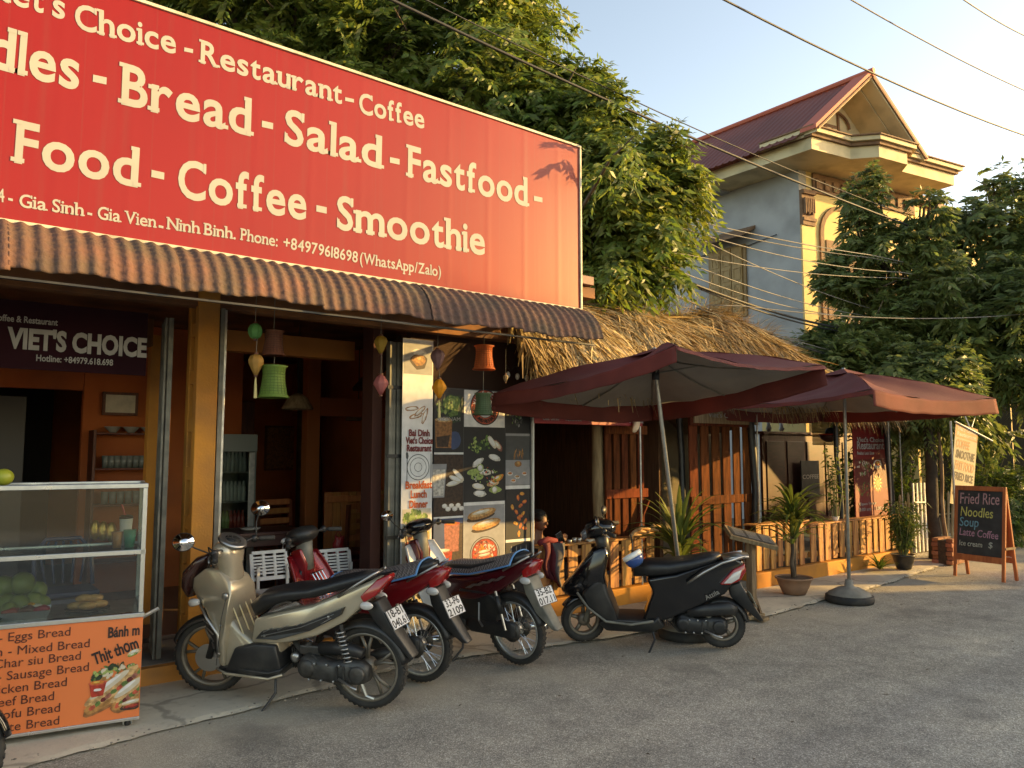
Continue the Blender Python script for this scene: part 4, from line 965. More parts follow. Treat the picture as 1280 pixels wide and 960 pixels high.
# counter and board inside the right bay
ky = 8.2; a = P(952, 541, Y=ky); b = P(1072, 541, Y=ky)
ct = thing('wooden_counter', ((a.x+b.x)/2, ky, .12), 'dark wooden bar counter inside the hut behind the potted palm', 'counter')
bx('front', M_darkwood, ct, a.x, b.x, ky, ky+.05, .12, a.z-.02); bx('counter_top', M_darkwood, ct, a.x-.03, b.x+.03, ky-.06, ky+.4, a.z-.018, a.z+.03)
pn = None
for i in range(5):
    x = a.x+.12+i*(b.x-a.x-.1)/5
    o = MB().box(x, x+(b.x-a.x)/5-.12, ky-.018, ky-.002, .4, a.z-.15).build('panel', M_plum, ct, bev=.004)
a = P(1000, 576, Y=8.1); b = P(1024, 620, Y=8.1)
cb = thing('coffee_sign', ((a.x+b.x)/2, 8.1, b.z), 'small black sign reading coffee on the bar counter', 'sign')
bx('panel', M_board, cb, a.x, b.x, 8.08, 8.10, b.z, a.z); text('COFFEE', M_dim, cb, facing((a.x+.03, 8.078, (a.z+b.z)/2), (1, 0, 0)), size=.11, bold=.02, width=b.x-a.x-.06)
# flower / cups on the counter
for i, (u, v0, v1, nm, lab) in enumerate(((967, 541, 520, 'glass_vase', 'tall pale vase at left on the bar counter'), (983, 541, 524, 'glass_vase', 'leaning pale vase beside the tall one on the bar counter'))):
    a = P(u, v0, Y=8.2); b = P(u, v1, Y=8.2)
    o = MB().lathe([(.03, a.z+.03), (.055, a.z+.08), (.03, (a.z+b.z)/2), (.05, b.z)], 12, (a.x, 8.3, 0)).build(nm, M_china, smooth=True); tag(o, lab, 'vase')
# bamboo blind
a = P(1015, 520, Y=7.3); b = P(1050, 556, Y=7.3)
bl = thing('bamboo_blind', ((a.x+b.x)/2, 7.3, b.z), 'sunlit yellow bamboo blind hanging inside the hut', 'blind')
M_bam = mat('bamboo_slats', (.52, .38, .12), .6, (.40, .27, .08), 6, objvar=.25); k = 22
s0 = MB().tube([(0, 0, 0), (b.x-a.x, 0, 0)], .010, 5).build('slat', M_bam, bl, local=True)
I = WM[bl.name].inverted()
for i in range(k):
    o = s0 if i == 0 else again(s0, bl); o.location = I @ Vector((a.x, 7.3+.006*(i % 2), b.z+(a.z-b.z)*i/k))
# dark red menu poster inside
py = 6.0; a = P(1065, 528, Y=py); b = P(1112, 645, Y=py)
mp_ = thing('menu_poster', ((a.x+b.x)/2, py, b.z), 'tall dark red restaurant poster with food pictures left of the black post', 'poster')
bx('panel', mat('dark_red_print', (.20, .014, .016), .45), mp_, a.x, b.x, py, py+.01, b.z-.02, a.z, 0)
po = Poster(mp_, py); W_ = b.x-a.x; Hh = a.z-b.z
for z0, z1, c in ((.30, .62, 'dred'), ): po.rect(c, a.x+.03, b.x-.03, b.z+Hh*z0, b.z+Hh*z1)
po.scatter(['cream', 'green', 'pink', 'caramel'], a.x+W_*.3, b.z+Hh*.52, W_*.22, .12, 50, .03, 1)
for k_ in range(12): an = k_*.52; po.blob('orange', a.x+W_*.68+.10*math.cos(an), b.z+Hh*.36+.10*math.sin(an), .05, .02, an)
po.blob('lgreen', a.x+W_*.68, b.z+Hh*.36, .06, .06); po.blob('cream', a.x+W_*.7, b.z+Hh*.56, .13, .07); po.blob('redl', a.x+W_*.7, b.z+Hh*.57, .09, .04)
po.scatter(['caramel', 'redl', 'green', 'pink'], a.x+W_*.3, b.z+Hh*.30, W_*.22, .10, 40, .03, 5)
po.done()
for s, f, sz in (("Viet's Choice", .80, .10), ('Restaurant', .725, .17), ('Breakfast  Lunch  Dinner', .665, .07), ('Open Hour', .14, .06), ('5:00 am - 11:00 pm', .08, .07)):
    text(s, M_dim, mp_, facing((a.x+W_*.10, py-.006, b.z+Hh*f), (1, 0, 0)), size=sz, bold=.02, width=W_*(.8 if sz > .09 or f < .1 else .5))
# things standing on the left fence's top board
zt_ = .72
q = P(745, 668, Y=5.95)
hm = thing('cap_helmet', (q.x, 5.97, zt_), 'white half helmet resting on the left slat fence', 'helmet')
MB().lathe([(.118, 0), (.122, .03), (.112, .075), (.085, .115), (.045, .135), (.002, .142)], 22, (q.x, 5.97, zt_+.003), cap=False).build('shell', mat('cream_helmet', (.62, .58, .47), .35), hm, smooth=True, solid=.006)
MB().grid(lambda a, b: (q.x-.11-.05*b, 5.97-.09+.18*a, zt_+.03-.012*b-.02*(2*a-1)**2), 8, 3).build('peak', mat('cream_peak', (.58, .54, .44), .4), hm, smooth=True, solid=.004)
r_ = random.Random(3)
for i, (u, h, lab) in enumerate(((712, .03, 'small glass nearest the seated person on the fence top'), (718, .045, 'second small glass on the fence top'), (724, .04, 'third small glass on the fence top'), (735, .09, 'tall steel cup left of the white half helmet'))):
    q = P(u, 674, Y=5.95); o = MB().lathe([(.02, 0), (.026, h), (.022, h)], 12, (q.x, 5.95, zt_+.001)).build('glass' if i < 3 else 'steel_cup', M_galv, smooth=True); tag(o, lab, 'glass' if i < 3 else 'cup')
# shells / driftwood bundle beside the dark plant
q = P(805, 668, Y=5.9)
for i in range(6):
    x = q.x-.16+i*.07; o = MB().tube([(x-.08, 5.88+.03*(i % 2), .735+.03*(i % 3)), (x, 5.92, .75+.035*(i % 3)), (x+.08, 5.86, .735+.03*(i % 3))], [.018, .03, .015], 7).build('driftwood', mat('driftwood', (.55, .34, .17), .7, (.38, .2, .08), 8), smooth=True)
    tag(o, 'piece of sunlit driftwood piled on the fence end beside the long leaved plant', 'driftwood', 'driftwood on the fence end')
# jacket over the fence
q = P(688, 685, Y=5.86)
jk = thing('jacket', (q.x, 5.86, .35), 'maroon and grey jacket draped over the left end of the slat fence', 'jacket')
def jf(a, b):
    x = q.x-.13+.26*a+.05*b*(1-a)+.02*math.sin(b*7); z = .76-.42*b*(.75+.35*a); 
    return (x+.01*math.sin(a*19), 5.90-.055-.03*math.sin(a*9+b*3)-.02*math.sin(a*23)*b, z)
MB().grid(jf, 26, 16).build('cloth', mat('maroon_cloth', (.10, .009, .016), .8, (.07, .007, .011), 4), jk, smooth=True, solid=.012)
MB().grid(lambda a, b: Vector(jf(.55+.45*a, b))+Vector((.012, -.018, -.012)), 12, 14).build('lining', mat('grey_lining', (.085, .078, .078), .85), jk, smooth=True, solid=.008)
MB().tube([(q.x-.14, 5.86, .76), (q.x-.02, 5.88, .785), (q.x+.08, 5.86, .76)], .03, 8).build('collar', mat('maroon_collar', (.16, .012, .02), .8), jk, smooth=True)

# ================================================================== SEATED PERSON behind the fence
def skin_body(name, V, E, Rr, m, parent, root=0, sub=2):
    me = bpy.data.meshes.new(name); I = WM[parent.name].inverted(); me.from_pydata([tuple(I @ Vector(v)) for v in V], E, []); me.materials.append(m)
    o = bpy.data.objects.new(name, me); link(o, parent); WM[o.name] = WM[parent.name]
    md = o.modifiers.new('skin', 'SKIN'); md.use_smooth_shade = True
    for i, r in enumerate(Rr): me.skin_vertices[0].data[i].radius = (r, r) if not isinstance(r, tuple) else r
    me.skin_vertices[0].data[root].use_root = True
    s = o.modifiers.new('sub', 'SUBSURF'); s.levels = s.render_levels = sub
    return o
h = P(673, 653, Y=6.32)       # head centre
pz = h.z
per = thing('person', (h.x-.1, 6.4, .12), 'person in dark clothes seated behind the fence end holding a small black phone', 'person')
M_skin = mat('skin', (.20, .09, .055), .6, (.17, .075, .045), 10); M_cloth = mat('dark_clothes', (.03, .022, .024), .85)
bx_, by_ = h.x-.06, 6.42
V = [(bx_, by_, pz-.62), (bx_, by_-.01, pz-.45), (bx_+.01, by_-.02, pz-.28), (bx_+.03, by_-.04, pz-.17), (h.x, 6.33, pz-.09), (h.x+.005, 6.31, pz),
     (bx_-.17, by_, pz-.22), (bx_-.22, by_-.14, pz-.40), (bx_-.06, by_-.30, pz-.28),
     (bx_+.20, by_-.04, pz-.24), (bx_+.26, by_-.18, pz-.40), (bx_+.20, by_-.32, pz-.22),
     (bx_-.10, by_-.40, pz-.66), (bx_-.10, by_-.42, .2), (bx_+.12, by_-.40, pz-.66), (bx_+.12, by_-.42, .2)]
E_ = [(0, 1), (1, 2), (2, 3), (3, 4), (4, 5), (3, 6), (6, 7), (7, 8), (3, 9), (9, 10), (10, 11), (0, 12), (12, 13), (0, 14), (14, 15)]
Rr = [.13, .12, .13, .09, .045, .07, .055, .042, .028, .055, .042, .028, .075, .045, .075, .045]
skin_body('body', V, E_, Rr, M_skin, per)
V2 = V[:4]+V[6:8]+V[9:11]; skin_body('shirt', V2, [(0, 1), (1, 2), (2, 3), (3, 4), (4, 5), (3, 6), (6, 7)], [.145, .135, .145, .095, .068, .055, .068, .055], M_cloth, per)
hd = MB().ell((h.x+.005, 6.305, pz+.01), .072, .088, .105, 20, 14).build('head', M_skin, per, smooth=True)
MB().ell((h.x+.02, 6.212, pz-.005), .013, .02, .02, 10, 8).build('nose', M_skin, hd, smooth=True)
for dx in (-.016, .050): MB().ell((h.x+dx, 6.226, pz+.022), .010, .006, .006, 10, 6).build('eye', M_ink, hd, smooth=True)
MB().ell((h.x+.018, 6.226, pz-.045), .022, .006, .006, 10, 6).build('mouth', mat('lips', (.26, .07, .05), .5), hd, smooth=True)
for s_ in (-1, 1): MB().ell((h.x+s_*.074, 6.31, pz), .012, .02, .028, 10, 6).build('ear', M_skin, hd, smooth=True)
MB().ell((h.x+.005, 6.335, pz+.055), .092, .105, .088, 18, 12).ell((h.x-.04, 6.27, pz+.06), .05, .06, .05, 14, 10).ell((h.x, 6.40, pz-.03), .07, .05, .10, 14, 10).build('hair', mat('black_hair', (.012, .009, .008), .8, bump=.6, bscale=60), per, smooth=True)
hx, hy, hz = bx_+.20, by_-.33, pz-.20
for side, (hx, hy, hz) in ((-1, (bx_-.05, by_-.32, pz-.26)), (1, (bx_+.20, by_-.34, pz-.20))):
    Vv = [(hx, hy+.02, hz-.02), (hx, hy-.01, hz+.02), (hx, hy-.02, hz+.04)]; Ee = [(0, 1), (1, 2)]; Rh = [.024, .028, .02]
    for f in range(4):
        k0 = len(Vv); L_ = (.026, .030, .028, .022)[f]; ox = (-.024+.016*f)
        Vv += [(hx+ox, hy-.022, hz+.05), (hx+ox*1.1, hy-.030, hz+.05+L_), (hx+ox*1.1+.004, hy-.012, hz+.05+L_*1.6)]; Ee += [(2, k0), (k0, k0+1), (k0+1, k0+2)]; Rh += [.0085, .008, .0068]
    k0 = len(Vv); Vv += [(hx-side*.032, hy-.01, hz+.015), (hx-side*.050, hy-.015, hz+.04)]; Ee += [(1, k0), (k0, k0+1)]; Rh += [.010, .008]
    skin_body('hand', Vv, Ee, Rh, M_skin, per)
q = P(692, 663, Y=6.02)
ph = MB().box(-.045, .045, -.006, .006, -.07, .07, Matrix.Translation((bx_+.12, by_-.375, pz-.15)) @ Matrix.Rotation(R(-25), 4, 'Y')).build('phone', M_blackgl, bev=.004); tag(ph, 'small black phone held by the seated person', 'phone')
sc_ = MB().box(bx_-.2, bx_+.2, by_-.2, by_+.2, pz-.78, pz-.75); 
for sx_ in (-.17, .17):
    for sy in (-.17, .17): sc_.box(bx_+sx_-.02, bx_+sx_+.02, by_+sy-.02, by_+sy+.02, .12, pz-.75)
tag(sc_.build('stool', M_darkwood), 'low dark stool under the seated person', 'stool')
# ================================================================== SCOOTERS
def wheel(t, x, rad, w_, style, steer=0, rim=None, y=0):
    """part 'wheel' (rim, hub and spokes) > tyre, brake_disc"""
    c = (x, y, rad); M = Matrix.Translation(c) @ Matrix.Rotation(steer, 4, 'Z') @ Matrix.Translation((-x, -y, -rad)) if steer else None
    ri = rad-.052 if rad > .23 else rad-.065
    L = dict(local=True)
    m = MB().lathe([(ri-.016, -w_*.36), (ri+.004, -w_*.42), (ri+.004, w_*.42), (ri-.016, w_*.36), (ri-.022, 0), (ri-.016, -w_*.36)], 40, c, 'y', cap=False, M=M)
    hubr = .055
    m.lathe([(hubr*.4, -w_*.55), (hubr, -w_*.45), (hubr, w_*.45), (hubr*.4, w_*.55)], 20, c, 'y', M=M)
    def Q(p): return (M @ Vector(p)) if M is not None else Vector(p)
    if style == 'alloy':
        for k in range(5):
            a = 2*math.pi*k/5+.3
            for da in (-.16, .16):
                p = [Q((x+r*math.cos(a+da*q), y, rad+r*math.sin(a+da*q))) for r, q in ((hubr*.9, .2), (ri*.55, .55), (ri-.01, 1.25))]
                m.tube(p, [.014, .012, .011], 6)
    elif style == 'disc5':
        for k in range(5):
            a = 2*math.pi*k/5+.3; p = [Q((x+r*math.cos(a), y, rad+r*math.sin(a))) for r in (hubr*.8, ri-.01)]; m.tube(p, [.022, .016], 6)
    wh = m.build('wheel', rim or M_rimdusty, t, smooth=True, bev=0, **L)
    if style == 'wire':
        s = MB()
        for k in range(36):
            a = 2*math.pi*k/36; sd = (-1)**k; off = .35*(-1)**(k//2)
            s.tube([Q((x+hubr*.85*math.cos(a+off), y+sd*w_*.38, rad+hubr*.85*math.sin(a+off))), Q((x+(ri-.01)*math.cos(a), y+sd*.005, rad+(ri-.01)*math.sin(a)))], .0017, 4)
        s.build('spokes', M_chrome, wh, **L)
    s = MB(); k = 10; rs = []
    prof = [(ri, -w_*.40), (ri+.02, -w_*.50), (rad-.018, -w_*.50), (rad-.005, -w_*.36), (rad, -w_*.12), (rad, w_*.12), (rad-.005, w_*.36), (rad-.018, w_*.50), (ri+.02, w_*.50), (ri, w_*.40)]
    s.lathe(prof, 48, c, 'y', cap=False, M=M)
    ty = s.build('tyre', M_black, wh, smooth=True, **L)
    tr = MB()
    for k in range(44):      # tread blocks proud of the tyre
        for sd in (-1, 1):
            a = 2*math.pi*(k+.5*(sd > 0))/44; B = Matrix.Translation(c) @ (Matrix.Rotation(steer, 4, 'Z')) @ Matrix.Rotation(-a, 4, 'Y') @ Matrix.Translation((rad-.001, sd*w_*.22, 0)) @ Matrix.Rotation(sd*.5, 4, 'X')
            tr.box(-.004, .002, -w_*.17, w_*.17, -.011, .011, B)
    tr.build('tread', M_black, ty, **L)
    return wh
def plate(t, x, z, y, tilt, lines, yaw=0, col=None):
    M = Matrix.Translation((x, y, z)) @ Matrix.Rotation(R(-90+yaw), 4, 'Z') @ Matrix.Rotation(R(90-tilt), 4, 'X')
    # local: X right seen from behind, Y up the plate, Z out of it
    o = MB().box(-.095, .095, -.07, .07, -.002, .0, M).build('licence_plate', col or M_whitep, t, local=True, bev=.002)
    for i, s in enumerate(lines):
        c = bpy.data.curves.new('n', 'FONT'); c.body = s; c.align_x = 'CENTER'; c.offset = .02; c.size = 1
        ob = bpy.data.objects.new('n', c); me = bpy.data.meshes.new_from_object(ob); bpy.data.objects.remove(ob)
        xs_ = [v.co.x for v in me.vertices]; k = (.15 if i == 0 else .165)/(max(xs_)-min(xs_)); mid = (max(xs_)+min(xs_))/2
        for v in me.vertices: v.co = M @ Vector(((v.co.x-mid)*k, (v.co.y*.075)+(.012 if i == 0 else -.058), .0012))
        me.materials.append(M_ink); q = bpy.data.objects.new('lettering', me); link(q, o)
    fr_ = MB()
    for a in ((-.095, .095, .066, .07), (-.095, .095, -.07, -.066), (-.095, -.091, -.066, .066), (.091, .095, -.066, .066)): fr_.box(a[0], a[1], a[2], a[3], .0001, .0016, M)
    fr_.build('plate_rim', M_ink, o, local=True)
    return o
def mirror(t, a, b, face, r=.055, asp=1.25, m=None):
    MB().tube([a, Vector(a).lerp(Vector(b), .5)+Vector((.02, 0, 0)), b], .006, 6).build('mirror_stem', M_blackp, t, local=True, smooth=True)
    f = Vector(face).normalized(); M = Matrix.Translation(b) @ f.to_track_quat('Z', 'Y').to_matrix().to_4x4() @ Matrix.Diagonal((asp, 1, 1, 1))
    s = MB().lathe([(.002, -.03), (r*.6, -.026), (r*.95, -.012), (r*1.04, 0), (r, .003)], 24, M=M).build('mirror_shell', m or M_blackp, t, local=True, smooth=True)
    MB().lathe([(r*.97, .0032), (.001, .0045)], 24, M=M).build('mirror_glass', M_mirror, s, local=True, smooth=True)
def spring(x0, z0, x1, z1, y, r=.03, n=8, wr=.006):
    pts = []
    for i in range(n*10+1):
        t = i/(n*10); a = t*n*2*math.pi; d = Vector((x1-x0, 0, z1-z0)); dn = d.normalized(); nn = Vector((-dn.z, 0, dn.x))
        pts.append(Vector((x0, y, z0))+d*t+nn*r*math.cos(a)+Vector((0, 1, 0))*r*math.sin(a))
    return MB().tube(pts, wr, 5)
def grips(t, x, z, w_=.33, back=.10, lev=True, cowl_m=None):
    for s in (-1, 1):
        MB().tube([(x, s*.05, z), (x-.02, s*.20, z+.02), (x-back, s*w_, z)], .012, 8).build('handlebar', M_blackp, t, local=True, smooth=True)
        d = Vector((-back*.8, s*(w_-.20)*.95, -.02)).normalized(); e = Vector((x-back, s*w_, z))
        MB().tube([e-d*.11, e-d*.10, e, e+d*.008], [.014, .018, .018, .02], 10).build('grip', M_black, t, local=True, smooth=True)
        if lev: MB().tube([e-d*.14+Vector((.03, 0, .0)), e-d*.06+Vector((.055, 0, -.005)), e+d*.02+Vector((.05, 0, -.01))], .0055, 5).build('brake_lever', M_disc, t, local=True, smooth=True)
        MB().ell(e-d*.135+Vector((.01, 0, 0)), .028, .03, .03, 10, 7).build('switch_housing', M_blackp, t, local=True, smooth=True)
def fender(t, x, rad, w_, a0, a1, m, name='mudguard', gap=.03, M=None):
    rr = rad+gap
    def fn(a, b):
        an = R(a0+(a1-a0)*a); q = (b-.5)*2; r2 = rr-(abs(q)**2.5)*.035
        p = Vector((x+r2*math.cos(an), q*w_, rad+r2*math.sin(an)))
        return M @ p if M is not None else p
    return MB().grid(fn, 20, 8).build(name, m, t, local=True, smooth=True, solid=.004)
def steerM(x, rad, a): return Matrix.Translation((x, 0, rad)) @ Matrix.Rotation(a, 4, 'Z') @ Matrix.Translation((-x, 0, -rad))
Lc = dict(local=True)
def engine(t, x0, x1, z, y0=.05, y1=.17, m=M_engine):
    """belt-drive unit: crankcase, ribbed cover, fins, air box"""
    MB().loft([(x1+.03, z+.02, .05, .06, (y0+y1)/2), (x1, z+.02, .06, .085, (y0+y1)/2), ((x0+x1)/2, z-.01, .055, .075, (y0+y1)/2), (x0+.06, z, .055, .085, (y0+y1)/2), (x0-.02, z, .05, .08, (y0+y1)/2), (x0-.07, z, .04, .05, (y0+y1)/2)], 16, 2.6).build('belt_case', m, t, smooth=True, **Lc)
    for i in range(6): 
        MB().box(x0+.04+i*.05, x0+.055+i*.05, y1-.005, y1+.006, z-.05, z+.05).build('case_rib', m, t, bev=.002, **Lc) if i < 3 else None
    MB().lathe([(.055, y1-.01), (.06, y1+.005), (.045, y1+.012), (.01, y1+.014)], 18, (x0, 0, z), 'y').lathe([(.06, y1-.01), (.062, y1+.003), (.03, y1+.010)], 18, (x1-.02, 0, z+.015), 'y').build('case_boss', m, t, smooth=True, **Lc)
    b = MB().ell(((x0+x1)/2+.10, 0, z+.01), .13, .11, .09, 14, 9); b.build('crankcase', m, t, smooth=True, **Lc)
    f = MB()
    for i in range(6): f.box(x1+.05+i*.018, x1+.056+i*.018, -.07, .07, z-.03, z+.11)
    f.build('cooling_fins', m, t, **Lc)
    MB().loft([(x0-.02, z+.12, .04, .03, .10), (x0+.10, z+.15, .045, .045, .10), (x0+.30, z+.14, .04, .04, .10)], 12).build('air_box', M_blackp, t, smooth=True, **Lc)
    pts = [(x1+.09, -.03, z+.02), (x1+.02, -.08, z-.10), (x1-.15, -.13, z-.09), (x0, -.15, z+.02), (x0-.22, -.16, z+.06)]
    MB().tube(pts, [.014, .014, .018, .04, .045], 12).build('exhaust', M_engine, t, smooth=True, **Lc)
    for k in range(7):
        an = k*.9; MB().lathe([(.007, y1-.004), (.008, y1+.010), (.004, y1+.012)], 8, (x0+.08+(x1-x0-.1)*k/6.5, 0, z+(.055 if k % 2 else -.055)), 'y').build('case_bolt', M_disc, t, **Lc)
    MB().tube([(x0+.13, y1+.01, z-.03), (x0+.02, y1+.035, z-.07), (x0-.02, y1+.05, z-.075)], .009, 6).build('kick_lever', M_disc, t, smooth=True, **Lc)
    MB().tube([(x1+.14, y0, z+.18), (x1+.06, y0+.02, z+.10), (x1-.02, y0+.03, z+.16)], .022, 8).build('intake_pipe', M_black, t, smooth=True, **Lc)
    MB().lathe([(.03, y0-.01), (.035, y0+.05), (.02, y0+.06)], 14, (x1+.10, 0, z+.06), 'y').build('starter_motor', M_disc, t, smooth=True, **Lc)
    MB().box(x1-.10, x1+.06, y0-.02, y0+.05, z+.085, z+.15).build('carburettor', m, t, bev=.01, **Lc)
    for a in (((x1+.05, .08, z+.05), (x1-.06, .14, z+.10), (x1-.16, .15, z+.03)), ((x1+.1, .05, z), (x1+.02, .13, z-.06), (x1-.12, .15, z-.05))):
        MB().tube(a, .007, 6).build('hose', M_black, t, smooth=True, **Lc)
def stand(t, x, z=.28, rear=True, y=.10):
    MB().tube([(x, y, z), (x-.03, y+.06, z*.45), (x+.03, y+.17, .012-.02)], .010, 8).box(x+.0, x+.07, y+.15, y+.21, -.016, -.004).build('side_stand', M_blackp, t, **Lc)
def helper_decal(t, o, y, m): return MB().panel(o, .0015, y).build('decal', m, t, **Lc)

def tan_scooter(loc, head, label):
    t = thing('scooter', loc, label, 'scooter', rot=(R(-7), 0, head), scale=.94)
    wb, st_ = 1.25, R(14); SM = steerM(wb, .28, st_)
    wheel(t, 0, .285, .085, 'alloy'); wheel(t, wb, .272, .075, 'alloy', st_)
    fender(t, wb, .272, .062, 25, 150, M_blackp, M=SM)
    for s in (-1, 1):
        MB().tube([SM @ Vector((wb-.01, s*.085, .28)), SM @ Vector((wb-.06, s*.085, .44)), (wb-.16, s*.07, .74)], [.024, .024, .017], 10).build('fork_leg', M_blackp, t, smooth=True, **Lc)
    MB().lathe([(.03, .06), (.10, .062), (.10, .066), (.03, .068)], 26, (wb, 0, .272), 'y', M=SM).build('brake_disc', M_disc, t, **Lc)
    MB().ell(SM @ Vector((wb-.09, .085, .33)), .035, .02, .045, 10, 7).build('brake_caliper', M_blackp, t, smooth=True, **Lc)
    MB().panel([(1.37, .765, .04), (1.33, .85, .08), (1.21, .93, .10), (1.08, .92, .09), (.99, .85, .11), (.965, .77, .15), (.985, .62, .195), (1.01, .45, .19), (1.03, .25, .165), (1.09, .26, .15), (1.09, .50, .17), (1.20, .655, .13), (1.31, .695, .06)], .1).build('leg_shield', M_tan, t, bev=.02, smooth=True, seg=3, **Lc)
    MB().panel([(1.325, .70, .05), (1.20, .66, .135), (1.20, .72, .145), (1.33, .75, .06)], .1, 0).build('shield_crease', M_tan, t, bev=.008, smooth=True, **Lc)
    MB().panel([(1.30, .50, .01), (1.22, .66, .12), (1.06, .50, .165), (1.08, .34, .165), (1.16, .33, .09)], .1).build('lower_cowl', M_blackp, t, bev=.012, smooth=True, **Lc)
    for s in (-1, 1):
        MB().tube([(1.27, s*.10, .70), (1.16, s*.165, .60), (1.06, s*.178, .49), (1.07, s*.175, .33)], .010, 8).build('bright_trim', M_disc, t, smooth=True, **Lc)
        for k in range(4): MB().tube([(1.20-.02*k, s*.14, .57-.05*k), (1.10, s*.176, .54-.05*k)], .005, 6).build('grille_bar', M_disc, t, **Lc)
    MB().loft([(1.40, .70, .05, .03), (1.40, .78, .10, .04), (1.36, .88, .13, .05), (1.28, .97, .10, .04), (1.22, 1.0, .05, .02)], 16).build('headlight', M_headl, t, smooth=True, **Lc)
    for s in (-1, 1): MB().loft([(1.36, .66, .02, .02, s*.08), (1.30, .69, .035, .03, s*.13), (1.22, .71, .02, .02, s*.165)], 10).build('turn_signal', M_clear, t, smooth=True, **Lc)
    # steering head cover and instruments
    MB().loft([(1.06, .74, .11, .07), (1.06, .86, .085, .075), (1.065, .94, .085, .075), (1.075, 1.01, .115, .09), (1.07, 1.085, .13, .075), (1.065, 1.11, .09, .05)], 18, 2.8).build('handlebar_cowl', M_tan, t, smooth=True, **Lc)
    dm = Matrix.Translation((1.035, .0, 1.115)) @ Matrix.Rotation(R(-28), 4, 'Y')
    dial = MB().lathe([(.105, -.01), (.10, .008), (.085, .012)], 28, M=dm).build('instrument_ring', M_disc, t, smooth=True, **Lc)
    MB().lathe([(.085, .011), (.001, .014)], 28, M=dm).build('instrument_face', M_ink, dial, smooth=True, **Lc)
    for dx, dy, r in ((0, .035, .035), (0, -.035, .035), (.03, 0, .02)):
        MB().lathe([(r, .0145), (r, .0165), (r-.004, .0165), (r-.004, .0145)], 22, (dx, dy, 0), M=dm, cap=False).build('gauge_ring', M_disc, dial, **Lc)
    grips(t, 1.05, 1.06, .34, .12)
    for s in (-1, 1): MB().tube([(1.0, s*.22, 1.07), (1.12, s*.16, 1.10), (1.17, s*.07, .96), (1.12, s*.05, .85)], .0055, 5).build('brake_cable', M_black, t, smooth=True, **Lc)
    MB().tube([(1.09, .172, .27), (1.045, .193, .45), (1.01, .198, .62), (.985, .168, .76)], .0028, 4).build('panel_gap', M_ink, t, **Lc)
    for x_, z_ in ((1.03, .56), (1.05, .36), (.70, .50), (.20, .66)): MB().lathe([(.009, .0), (.009, .006), (.004, .008)], 8, (x_, .155 if x_ < .9 else .186, z_), 'y').build('screw', M_disc, t, **Lc)
    MB().loft([(1.10, 1.04, .03, .03, .14), (1.06, 1.06, .045, .035, .16), (1.02, 1.06, .02, .02, .17)], 10).build('cowl_arm', M_tan, t, smooth=True, **Lc)
    mirror(t, (1.02, .26, 1.08), (1.11, .42, 1.20), (-.45, .86, .30), .060, 1.15, M_blackp); mirror(t, (1.02, -.26, 1.08), (1.07, -.40, 1.27), (-.45, .86, .30), .060, 1.15, M_blackp)
    # chrome luggage bars inside the leg shield
    for y in (-.10, -.04, .03, .10):
        MB().tube([(1.00, y, .70), (.965, y, .62), (.90, y, .46), (.84, y, .40), (.79, y, .39)], .0055, 6).build('luggage_bar', mat_gold, t, smooth=True, **Lc)
    MB().tube([(.80, .12, .39), (.80, -.12, .39)], .006, 6).build('luggage_bar', mat_gold, t, **Lc)
    MB().lathe([(.022, .155), (.024, .165), (.014, .17)], 14, (1.0, 0, .76), 'y').build('key_switch', M_disc, t, smooth=True, **Lc)
    # tunnel, under-seat body, tail
    MB().panel([(1.04, .62, .12), (.93, .50, .12), (.80, .42, .13), (.62, .50, .14), (.60, .36, .14), (.78, .28, .15), (1.04, .20, .16)], .1).build('centre_tunnel', M_tan, t, bev=.03, smooth=True, seg=3, **Lc)
    MB().panel([(.84, .42, .12), (.80, .60, .13), (.60, .66, .15), (.32, .73, .15), (.05, .84, .10), (-.12, .91, .05), (-.16, .885, .05), (-.06, .76, .09), (.10, .62, .13), (.30, .52, .15), (.52, .46, .155), (.66, .44, .15)], .1).build('side_body', M_tan, t, bev=.022, smooth=True, seg=3, **Lc)
    MB().panel([(.78, .47, .152), (.72, .53, .160), (.40, .60, .172), (.10, .72, .145), (.12, .67, .150), (.34, .56, .170), (.60, .48, .170)], .1, .0).build('dark_decal_band', M_blackp, t, bev=.004, **Lc)
    for k in range(5): MB().tube([(.70-.11*k, .170-.003*k, .53+.02*k), (.62-.11*k, .172-.004*k, .565+.022*k)], .0035, 5).build('silver_decal', M_disc, t, **Lc)
    MB().tube([(.72, .166, .50), (.40, .176, .585), (.16, .155, .68)], .003, 5).build('silver_decal', M_disc, t, **Lc)
    MB().panel([(1.02, .24, .178), (.94, .40, .172), (.78, .44, .172), (.62, .44, .165), (.58, .26, .16), (.66, .22, .165)], .1).build('lower_side_cover', M_blackp, t, bev=.015, smooth=True, **Lc)
    MB().panel([(1.10, .245, .15), (1.06, .262, .17), (.66, .262, .19), (.56, .285, .17), (.60, .215, .17), (.90, .20, .18), (1.04, .215, .16)], .1).build('footboard', M_blackp, t, bev=.012, smooth=True, **Lc)
    for s in (-1, 1): MB().tube([(1.10, s*.155, .24), (1.0, s*.185, .222), (.66, s*.192, .216), (.56, s*.175, .245)], .010, 6).build('footboard_edge', M_tan, t, smooth=True, **Lc)
    for k in range(7): MB().box(.66+k*.055, .69+k*.055, .10, .175, .263, .268).build('footboard_rib', M_black, t, **Lc)
    MB().loft([(.84, .60, .05, .02), (.82, .66, .10, .055), (.72, .73, .125, .06), (.55, .775, .135, .05), (.36, .80, .13, .045), (.18, .85, .115, .045), (.0, .90, .09, .035), (-.07, .915, .05, .018)], 20, 2.7).build('seat', M_seat, t, smooth=True, **Lc)
